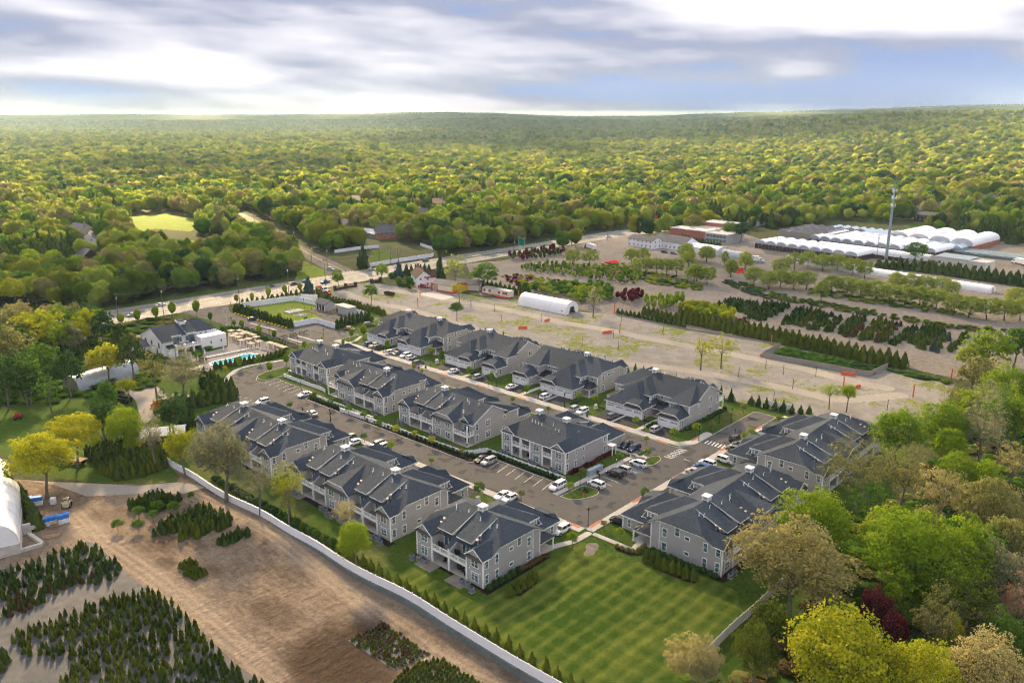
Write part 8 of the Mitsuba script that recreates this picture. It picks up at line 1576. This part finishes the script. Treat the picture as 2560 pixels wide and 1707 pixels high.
hedge_big('conifer of the tall dark hedge behind the pale far fence', 'conifers of the dark far hedge', pts(-265.7,902.3,-236.9,908.4,-211.0,902.9), 4.5, 10, 3.2)
conifer('tall_spruce', 'very dark slim spruce behind the farmhouse', -316.6,285.5, 16, 3.0, 'needle', 'spruce'); conifer('blue_spruce', 'blue spruce between the farmhouse and the highway', -344.7,280.3, 9, 3.2, 'needle_blue', 'spruce'); conifer('blue_spruce', 'blue spruce beside the orange dump truck', -345.9,223.0, 8, 3.4, 'needle_blue', 'spruce'); conifer('tall_spruce', 'dark conifer in the garden across the highway', -382.1,284.4, 14, 4.0, 'needle', 'spruce')
for px_, r, h in (((-327.7,266.3), 1.6, 4.6), ((-317.6,265.0), 2.2, 6.0), ((-317.0,277.3), 1.9, 4.8), ((-323.5,265.9), 2.0, 2.4), ((-346.2,276.5), 2.2, 3.0)): shrub('clipped_bush', 'rounded clipped bush in front of the white farmhouse', *px_, r, h, 'leaf_green', 'bushes at the farmhouse')
# willow-like pollard trees in two rows and around the shop
WIL = [(-297.3,374.4,5.4),(-289.8,381.3,6.2),(-273.7,400.9,5.1),(-270.7,408.4,5.2),(-251.5,373.4,3.7),(-250.8,382.2,4.8),(-244.8,383.7,4.5),(-239.0,384.9,4.5),(-234.8,388.9,5.0),(-254.6,433.0,4.7),(-241.4,412.5,4.7),(-219.1,383.7,4.9),(-245.5,439.8,5.2),(-259.9,442.5,3.8),(-210.8,406.5,4.1),(-217.5,435.7,4.3),(-228.2,430.9,2.9),
 (-191.3,394.7,6.9),(-180.2,388.7,5.2),(-177.6,396.5,6.1),(-170.6,397.6,6.0),(-165.9,402.0,6.7),(-148.6,378.5,4.2),(-151.8,399.6,6.9),(-144.8,401.1,6.2),(-137.3,398.3,5.3),(-130.6,399.8,6.3),(-123.3,397.4,5.5),(-116.9,398.9,6.5),(-110.6,400.3,5.8),(-103.1,398.6,6.4),(-94.5,394.1,5.2),(-87.9,392.3,5.8),(-81.2,394.6,6.1),(-74.9,396.7,6.4),(-69.8,401.4,5.7),
 (-192.7,429.0,5.7),(-195.0,452.9,6.4),(-191.5,463.0,6.9),(-181.2,459.1,6.3),(-175.0,464.8,6.7),(-162.8,456.7,6.5),(-154.7,451.9,4.8),(-131.1,429.0,5.2),(-124.4,430.1,5.2),(-117.8,431.1,5.1),(-110.8,432.6,5.8),(-104.0,424.5,4.2),(-77.3,426.8,5.4),(-216.7,376.9,6.6),(-209.4,378.0,5.4),(-245.8,419.7,5.2),(-259.2,436.9,5.0),(-243.3,436.6,5.8),(-210.9,406.0,4.4),(-213.9,428.8,5.0)]
for x, y, r in WIL: tree('pollard_tree', 'pale green dome headed tree in the nursery avenue', x, y, min(r * 1.05, 6.6), 5.9, 4.9, 'leaf_willow', 'dome', 1, 'dome headed trees of the nursery', .22, 'bark_dark', nl=9)
# mixed beds of young stock
def bed(label, group, poly, sp, h, r, lfs, n_things=0, kinds='tall', skip=.2):
    g = sg.Polygon(poly).buffer(0); b = g.bounds; P = []
    for x in np.arange(b[0], b[2], sp):
        for y in np.arange(b[1], b[3], sp):
            if g.contains(sg.Point(x, y)) and TR.random() > skip: P.append((x + TR.uniform(-sp, sp) * .3, y + TR.uniform(-sp, sp) * .3))
    P.sort(key=lambda p: math.hypot(*p))
    for i, (x, y) in enumerate(P[:n_things]):
        hh = h * TR.uniform(.6, 1.3); tree('nursery_tree', label, x, y, r * TR.uniform(.8, 1.3), hh * .62, hh * .45, lfs[int(meshkit.noise(np.array([x * .12, y * .12, 1.0])) * len(lfs) * .999)], kinds, 3, group, .05)
    by = {}
    for x, y in P[n_things:]: by.setdefault(lfs[int(meshkit.noise(np.array([x * .12, y * .12, 1.0])) * len(lfs) * .999)], []).append((x, y))
    for lf, Q in by.items():
        k = thing('nursery_bed', label.replace('young tree', 'massed young plants').replace('low plant', 'massed low plants'), 'plants', group, 'stuff'); V, F_, N, n0 = [], [], [], 0
        for x, y in Q:
            v, f, nn, _, _ = meshkit.WRITTEN[(crown_ply(kinds, TR.randrange(5), 3) if h > 1.2 else SHR[TR.randrange(4)])['filename']]; hh = h * TR.uniform(.6, 1.3)
            V.append(v * [r, r, hh * .5] + [x, y, hh * .55]); F_.append(f + n0); N.append(nn); n0 += len(v)
        entry(k, leafply(np.vstack(V), np.vstack(F_), np.vstack(N)), lf)
YL = ['leaf_bright', 'leaf_willow', 'leaf_yellow', 'leaf_green', 'leaf_maroon']
bed('young tree in the mixed stock beds behind the hoophouse', 'young stock behind the hoophouse', pts(-315.6,344.5,-309.1,359.0,-296.8,372.5,-247.6,373.7,-234.7,350.1,-264.3,343.6,-284.4,343.5,-301.8,339.0), 3.2, 3.6, 1.5, ['leaf_bright', 'leaf_willow', 'leaf_green', 'leaf_olive'], 60)
bed('low plant in the red and green beds behind the trailer', 'low stock behind the trailer', pts(-306.6,322.8,-298.0,334.7,-271.7,333.1,-258.5,328.0,-254.6,315.3,-275.4,305.7,-291.1,311.6), 2.6, 1.1, 1.0, ['leaf_willow', 'leaf_maroon', 'leaf_yellow', 'leaf_bright'], 0, 'tall', .35)
bed('young tree in the belt between the hoophouse and the beds', 'belt behind the hoophouse', pts(-274.5,303.3,-262.2,324.6,-242.8,336.0,-222.5,312.1,-230.4,296.3,-244.6,303.1,-265.8,298.6), 3.0, 4.2, 1.9, ['leaf_bright', 'leaf_green', 'leaf_willow'], 40, 'round', .1)
bed('young tree of the dark red stand in the nursery', 'dark red stand', pts(-225.6,314.9,-224.3,334.0,-213.2,323.5,-212.4,310.3), 3.0, 4.6, 2.0, ['leaf_maroon'], 25, 'tall', .1)
bed('young tree of the pale birch stand at the end of the long hedge', 'pale stand', pts(-203.6,307.7,-206.0,321.7,-197.5,335.1,-191.1,324.6,-194.0,306.4), 3.0, 5.2, 1.7, ['leaf_willow', 'leaf_bright'], 40, 'tall', .15)
bed('young tree of the yellow green stand behind the clipped hedge', 'yellow green stand', pts(-188.0,311.1,-186.2,328.5,-170.0,327.7,-156.3,311.3,-168.1,307.4), 3.0, 4.4, 2.0, ['leaf_bright', 'leaf_yellow', 'leaf_green'], 40, 'round', .05)
bed('young tree of the dark red clump beside the conifer rows', 'red clump', pts(-159.4,312.0,-156.9,317.7,-152.8,311.2,-154.8,306.0), 3.0, 3.0, 1.8, ['leaf_maroon'], 8)
bed('low plant in the striped colour beds of the nursery', 'striped beds', pts(-290.4,382.8,-278.1,398.6,-264.8,389.4,-237.5,386.9,-208.9,373.9,-200.4,359.2,-225.5,358.6,-244.9,365.1,-281.2,374.3), 2.6, 1.0, 1.3, ['leaf_green', 'leaf_bright', 'leaf_yellow', 'leaf_deep'], 0, 'tall', .3)
bed('low plant in the beds under the avenue trees', 'beds under the avenue', pts(-213.6,393.9,-195.0,394.8,-162.3,376.3,-138.3,377.0,-113.6,372.3,-86.8,372.3,-65.5,382.1,-64.4,376.8,-84.7,364.4,-113.6,363.2,-140.9,366.4,-162.6,367.2,-180.2,368.9), 2.6, 1.1, 1.3, ['needle', 'needle_yellow', 'leaf_green', 'needle_blue'], 0, 'tall', .3)
bed('low plant in the yellow and green beds behind the avenue', 'beds behind the avenue', pts(-165.2,406.9,-133.8,411.9,-108.0,405.1,-88.0,399.8,-97.7,390.8,-129.3,389.5,-158.8,388.6), 2.8, .9, 1.4, ['leaf_yellow', 'leaf_willow', 'leaf_green'], 0, 'tall', .4)
bed('young tree of the dark and red block beside the highway', 'block beside the highway', pts(-340.3,359.2,-328.0,361.4,-322.4,394.9,-338.4,416.3,-344.4,400.0,-344.0,379.9), 3.2, 4.4, 1.5, ['needle', 'leaf_maroon', 'leaf_deep'], 40, 'tall', .25)
bed('low plant with red flowers by the shop', 'red flowers', pts(-290.4,396.1,-286.0,404.8,-280.7,398.4,-286.6,392.9), 2.0, .8, 1.0, ['flower_red'], 0); bed('low plant with red flowers at the box truck', 'red flowers', pts(-218.7,427.6,-217.4,432.1,-210.6,419.8,-213.0,417.6), 1.8, 1.0, 1.0, ['flower_red'], 0)
bed('low plant of the weeds in the overgrown basin', 'weeds in the basin', pts(-126.5,288.3,-89.1,289.9,-90.5,278.3,-126.6,276.2), 2.0, 1.0, 1.5, ['leaf_deep', 'leaf_green'], 0, 'tall', .1)
bed('low plant of the green bank at the end of the board fence', 'green bank', pts(-87.7,290.0,-66.0,290.2,-65.7,284.2,-86.1,286.9), 2.0, .9, 1.5, ['leaf_deep', 'leaf_green'], 0, 'tall', .1)

# ---------------------------------------------------------------- terrain, woods, hills
def polar(x, y):
    f = x * FWD[0] / math.cos(PITCH) + y * FWD[1] / math.cos(PITCH); s = x * math.cos(YAW) + y * math.sin(YAW)
    return np.hypot(x, y), np.arctan2(s, f)
def sst(a, b, t): t = np.clip((t - a) / (b - a), 0, 1); return t * t * (3 - 2 * t)
def terrain(x, y):
    r, az = polar(np.asarray(x, float), np.asarray(y, float))
    p = np.stack([np.asarray(x) * .0009, np.asarray(y) * .0009, 0 * r], -1)
    h = 66 * sst(1150, 2700, r) * sst(.10, .50, az) + 24 * sst(1500, 3500, r) * (meshkit.fbm(p, 3, 4) - .25) * sst(-.2, .3, az) + 10 * sst(900, 2500, r) * meshkit.fbm(p * 2.2, 2, 9)
    ridge = sst(5200, 9000, r) * (42 + 62 * meshkit.fbm(np.stack([az * 5.0 + 3.1, 0 * az, 0 * az], -1), 4, 2) + 34 * np.exp(-((az + .10) / .10) ** 2))
    return h + ridge
def at(r, az): return r * (FWD[0] / math.cos(PITCH) * np.cos(az) + math.cos(YAW) * np.sin(az)), r * (FWD[1] / math.cos(PITCH) * np.cos(az) + math.sin(YAW) * np.sin(az))
rr, aa = np.meshgrid(np.r_[np.linspace(900, 4000, 40), np.linspace(4200, 13500, 70)], np.linspace(-.80, .80, 260), indexing='ij')
hx, hy = at(rr, aa); hz = terrain(hx, hy) + sst(5600, 7000, rr) * (9 + 9 * meshkit.fbm(np.stack([hx * .012, hy * .012, 0 * hx], -1), 3, 7))
n0, n1 = hx.shape; idx = np.arange(n0 * n1).reshape(n0, n1); q = np.stack([idx[:-1, :-1], idx[:-1, 1:], idx[1:, 1:], idx[1:, :-1]], -1).reshape(-1, 4)
hv = np.stack([hx, hy, hz + .05], -1).reshape(-1, 3); hf = np.vstack([q[:, [0, 1, 2]], q[:, [0, 2, 3]]])
if np.cross(hv[hf[0, 1]] - hv[hf[0, 0]], hv[hf[0, 2]] - hv[hf[0, 0]])[2] < 0: hf = hf[:, ::-1]
material('far_canopy', lambda p, n, uv: mix((0.028, 0.048, 0.014), (0.075, 0.092, 0.028), fbm(p.x * .02, p.y * .02, 2.0)), 1.0, 0.1)
k = thing('hills', kind='structure'); entry(k, (hv, hf), 'far_canopy', True)

CLEAR = [estate.buffer(2), hw.buffer(5), sg.Polygon(pts(-376,252,-397,264,-431,275,-491,299,-560,320,-700,367,-700,389,-560,341,-497,317,-432,296,-381,281)).buffer(3), yard.buffer(4)]
CLEAR += [sg.Polygon(p).buffer(0) for p in (pts(-470,-60,-420,110,-352,150,-350,215,-348,300,-340,480,-300,600,0,600,200,300,60,150,0,60,-60,-100), pts(-750.0,298.2,-750.3,337.1,-654.8,329.5,-562.2,267.2,-553.9,238.0,-563.5,229.2,-617.7,245.8), pts(-549.0,233.8,-573.4,271.6,-559.7,304.7,-511.2,268.9,-466.3,233.0,-493.5,222.0), pts(-445.5,279.1,-386.0,264.6,-371.8,253.6,-380.2,231.6,-388.5,244.0), pts(-398.8,278.9,-377.9,285.0,-375.9,335.9,-418.0,371.8,-437.3,363.2,-442.0,340.5,-444.5,308.0), pts(-202.5,663.5,-223.5,734.4,-210.8,739.1,-197.9,723.7,-196.1,675.3), pts(-187.5,760.6,-199.2,817.3,-180.4,826.7,-168.1,771.6), pts(-319.9,511.3,-270.6,599.5,-262.1,693.1,-214.8,710.8,-161.8,638.0,-104.6,645.4,-93.6,585.1,-109.1,368.1,-212.7,356.5))]
for x, y, r_, L, W, e_, rg_, wm, rm, lb in SUB:
    d = math.hypot(x, y); CLEAR.append(sg.LineString([(x, y), (x * (1 - 48 / d), y * (1 - 48 / d))]).buffer(max(L, W) * .5))
import shapely
CLEAR = so.unary_union(CLEAR); shapely.prepare(CLEAR)
rg = np.random.default_rng(77)
def scatter(r0, r1, sp):
    P = []
    for r in np.arange(r0, r1, sp):
        n = int(1.40 * r / sp); az = -.70 + 1.40 * (np.arange(n) + rg.uniform(-.35, .35, n)) / n; x, y = at(r + rg.uniform(-.35, .35, n) * sp, az); P.append(np.c_[x, y])
    P = np.vstack(P); return P[~shapely.contains_xy(CLEAR, P[:, 0], P[:, 1])]
WLEAF = ['woods', 'woods', 'woods', 'leaf_willow', 'leaf_olive', 'leaf_green', 'leaf_bright', 'woods']
def group_of(name, dicts):
    scene[name] = {'type': 'shapegroup', **{k_: {**d, 'bsdf': {'type': 'ref', 'id': 'mat_' + m}} for k_, d, m in dicts}}
VAR = []
for i in range(16):
    kd = ('round', 'oak', 'round', 'tall', 'sparse', 'oak')[i % 6]; lf = WLEAF[i % 8]
    for lod in (2, 3): group_of('wood_%d_%d' % (i, lod), [('crown', crown_ply(kd, i % 5, lod), lf)])
    VAR.append((kd, lf))
for i in range(3): group_of('wood_%d_2' % (16 + i), [('crown', CON['spruce'][i], 'needle')]); group_of('wood_%d_3' % (16 + i), [('crown', CON['spruce'][i], 'needle')])
P1, P2 = scatter(330, 640, 8.2), scatter(640, 960, 10.5)
P1 = P1[np.argsort(np.hypot(P1[:, 0], P1[:, 1]))]
def wood_at(x, y):
    nn = float(meshkit.noise(np.array([x * .013, y * .013, 3.0]))); pine = float(meshkit.noise(np.array([x * .017 + 9, y * .017, 8.0])))
    return (16 + rg.integers(3)) if pine > .70 and rg.random() < .75 else int(np.clip((nn * .75 + rg.random() * .5) * 16 / 1.25, 0, 15))
wk = thing('woodland', 'dense mixed woods rolling away beyond the highway', 'woods', kind='stuff'); nw = 0
for n, (x, y) in enumerate(np.vstack([P1, P2])):
    d = math.hypot(x, y); v = int(wood_at(x, y)); lod = 2 if d < 640 else 3; R = rg.uniform(4.2, 7.2) * (1.0 if d < 640 else 1.12); hz_ = R * rg.uniform(.95, 1.25); zc = hz_ * rg.uniform(1.0, 1.25)
    if v >= 16: M = T4().translate([x, y, -.5]).rotate([0, 0, 1], float(rg.uniform(0, 360))).scale([R * .75, R * .75, float(rg.uniform(11, 17))])
    else: M = T4().translate([x, y, zc]).rotate([0, 0, 1], float(rg.uniform(0, 360))).scale([R, R, hz_])
    if n < 260:
        k = thing('woodland_tree', ['rounded leafy tree in the woods along the far side of the highway', 'dark conifer in the woods along the far side of the highway'][v >= 16], 'tree', ['leafy trees across the highway', 'conifers across the highway'][v >= 16])
        sgp = scene['wood_%d_2' % v]['crown']; scene[k + '__crown'] = {**sgp, 'to_world': M}; part(k, 'trunk', MB().cyl(x, y, 0, zc, .22, .1, 6), 'bark_dark')
    else: nw += 1; scene['%s__%03d' % (wk, nw)] = {'type': 'instance', 'shapegroup': {'type': 'ref', 'id': 'wood_%d_%d' % (v, lod)}, 'to_world': M}
# beyond: tiles of canopy, finer then coarser
def tile(seed, size, n, sub, quads, R0):
    r_ = np.random.default_rng(seed); V, F_, N, n0 = [], [], [], 0; ico = trimesh.creation.icosphere(sub, 1.0); iv, fi = np.array(ico.vertices), np.array(ico.faces); keep = iv[fi].mean(1)[:, 2] > -.45; fi = fi[keep]
    for i in range(n):
        x, y = r_.uniform(-size / 2, size / 2, 2); R = R0 * r_.uniform(.6, 1.25); hz_ = R * r_.uniform(.7, 1.0); d = iv * (.74 + .42 * meshkit.noise(iv * 2.1 + r_.uniform(0, 99)))[:, None]
        v = d * [R, R, hz_] + [x, y, hz_ + r_.uniform(-.5, 4.5)]; V.append(v); F_.append(fi + n0); N.append(iv * [1, 1, .8]); n0 += len(v)
        if quads:
            u = r_.normal(size=(quads, 3)); u /= np.linalg.norm(u, axis=1, keepdims=True); u[:, 2] = np.abs(u[:, 2]); qv, qf, qn = leaves(u * [R, R, hz_] * r_.uniform(.8, 1.0, (quads, 1)) + [x, y, hz_ + 2.0], u, R * .30, r_); V.append(qv); F_.append(qf + n0); N.append(qn); n0 += len(qv)
    return leafply(np.vstack(V), np.vstack(F_), np.vstack(N))
TILES = [(tile(500 + i, 74, 40, 1, 26, 7.2), 64.0) for i in range(5)], [(tile(520 + i, 175, 150, 1, 5, 9.5), 150.0) for i in range(4)]
for i, (t, _) in enumerate(TILES[0]): group_of('canopy_near_%d' % i, [('crown', t, 'woods')])
for i, (t, _) in enumerate(TILES[1]): group_of('canopy_far_%d' % i, [('crown', t, 'woods')])
fk = thing('forest', 'far forest canopy reaching to the horizon', 'forest', kind='stuff'); nf = 0
for name, r0, r1, sp, nv in (('canopy_near', 985, 2500, 64.0, 5), ('canopy_far', 2560, 6900, 150.0, 4)):
    g = np.arange(-7200, 7200, sp); gx, gy = np.meshgrid(g, g); P = np.c_[gx.ravel(), gy.ravel()]; r_, az = polar(P[:, 0], P[:, 1]); P = P[(r_ > r0) & (r_ < r1) & (np.abs(az) < .72)]
    P = P[~shapely.contains_xy(CLEAR, P[:, 0], P[:, 1])]; z = terrain(P[:, 0], P[:, 1])
    for (x, y), zz in zip(P, z):
        nf += 1; scene['%s__%03d' % (fk, nf)] = {'type': 'instance', 'shapegroup': {'type': 'ref', 'id': '%s_%d' % (name, rg.integers(nv))}, 'to_world': T4().translate([float(x), float(y), float(zz) - .5]).rotate([0, 0, 1], float(90 * rg.integers(4)) + float(rg.uniform(-6, 6)))}
# thicket under the trees on both sides
bed('low plant of the undergrowth in the right hand woods', 'undergrowth at right', pts(-58,75,-40,60,-20,100,-10,200,-20,290,-50,240,-56,150,-46,128), 2.9, 1.15, 2.0, ['leaf_deep', 'leaf_green', 'leaf_olive', 'needle_rust'], 0, 'sparse', .35)
bed('low plant of the undergrowth left of the estate', 'undergrowth at left', pts(-270,60,-256,115,-300,150,-350,150,-352,60,-330,20), 3.4, 1.15, 2.0, ['leaf_deep', 'leaf_green', 'leaf_olive'], 0, 'sparse', .5)
# more trees for the two wooded flanks
for n in range(46):
    x, y = rg.uniform(-52, 40), rg.uniform(100, 330)
    if sg.Point(x, y).distance(estate) < 9 or polar(x, y)[1] > .72 or y < 150 + x * 1.2: continue
    tree('flank_tree', 'tree filling the back of the right hand woods', x, y, rg.uniform(3.5, 6), rg.uniform(7, 9), rg.uniform(5, 7), ['leaf_bright', 'leaf_olive', 'leaf_green', 'leaf_beige', 'leaf_grey'][rg.integers(5)], ['oak', 'round', 'sparse'][rg.integers(3)], 1, 'trees at the back of the right hand woods')
for n in range(60):
    x, y = rg.uniform(-352, -268), rg.uniform(30, 118)
    if polar(x, y)[1] < -.72 or (y > 95 and x > -310) or sg.Point(x, y).within(sg.Polygon(pts(-300,60,-262,80,-262,130,-310,120))): continue
    tree('flank_tree', 'tree filling the woods at the left edge', x, y, rg.uniform(3.5, 6), rg.uniform(7, 9.5), rg.uniform(5, 7.5), ['leaf_bright', 'leaf_olive', 'leaf_green', 'leaf_yellow', 'leaf_grey', 'leaf_deep'][rg.integers(6)], ['oak', 'round', 'round'][rg.integers(3)], 1, 'trees at the left edge')

# ---------------------------------------------------------------- cloud banks out of view, placed to shade the estate and far woods
scene['mat_cloud'] = {'type': 'principledthin', 'base_color': rgb(0.9, 0.9, 0.9), 'roughness': 1.0, 'diff_trans': 1.15, 'spec_trans': 0.0, 'eta': 1.05}
def cloud(poly, n, R, alt, seed):
    """A bank of unseen cloud, set towards the sun from the ground it shades."""
    r_ = np.random.default_rng(seed); g = sg.Polygon(poly); b = g.bounds; m = MB(); ico = trimesh.creation.icosphere(2, 1.0); off = SUN[:2] / SUN[2] * alt; c = 0
    while c < n:
        x, y = r_.uniform(b[0], b[2]), r_.uniform(b[1], b[3])
        if not g.contains(sg.Point(x, y)): continue
        s = R * r_.uniform(.7, 1.2); v = ico.vertices * (.85 + .3 * meshkit.noise(ico.vertices * 2 + r_.uniform(0, 50)))[:, None] * [s, s, s * .3] + [x + off[0], y + off[1], alt + r_.uniform(0, s * .25)]; m.add(v, ico.faces); c += 1
    k = thing('cloud', kind='structure'); entry(k, m, 'cloud', True)
def fs(f, s): return f * FWD[0] / math.cos(PITCH) + s * math.cos(YAW), f * FWD[1] / math.cos(PITCH) + s * math.sin(YAW)
cloud([fs(*q_) for q_ in ((-200, -420), (560, -560), (620, -300), (700, 0), (800, 300), (930, 620), (400, 560), (-200, 420))], 185, 50, 1150, 4)
cloud([fs(*q_) for q_ in ((1750, -150), (1850, 500), (1800, 1100), (2400, 1500), (5000, 3000), (5200, 200), (3200, -500))], 300, 165, 1150, 8)
cloud([fs(*q_) for q_ in ((1150, -620), (1300, -200), (1500, -260), (1450, -700))], 20, 60, 1150, 12)
cloud([fs(*q_) for q_ in ((4300, -6500), (4300, 6500), (13000, 9500), (13000, -9500))], 480, 400, 2600, 21)
scene['haze_air'] = {'type': 'homogeneous', 'albedo': rgb(0.60, 0.82, 1.0), 'sigma_t': 0.00006}
scene['haze'] = {'type': 'cube', 'to_world': T4().translate([0, 0, 85]).scale([20000, 20000, 92]), 'bsdf': {'type': 'null'}, 'interior': {'type': 'ref', 'id': 'haze_air'}}
labels['haze'] = {'kind': 'stuff', 'label': 'thin haze lying over the woods'}
scene['camera']['medium'] = {'type': 'ref', 'id': 'haze_air'}
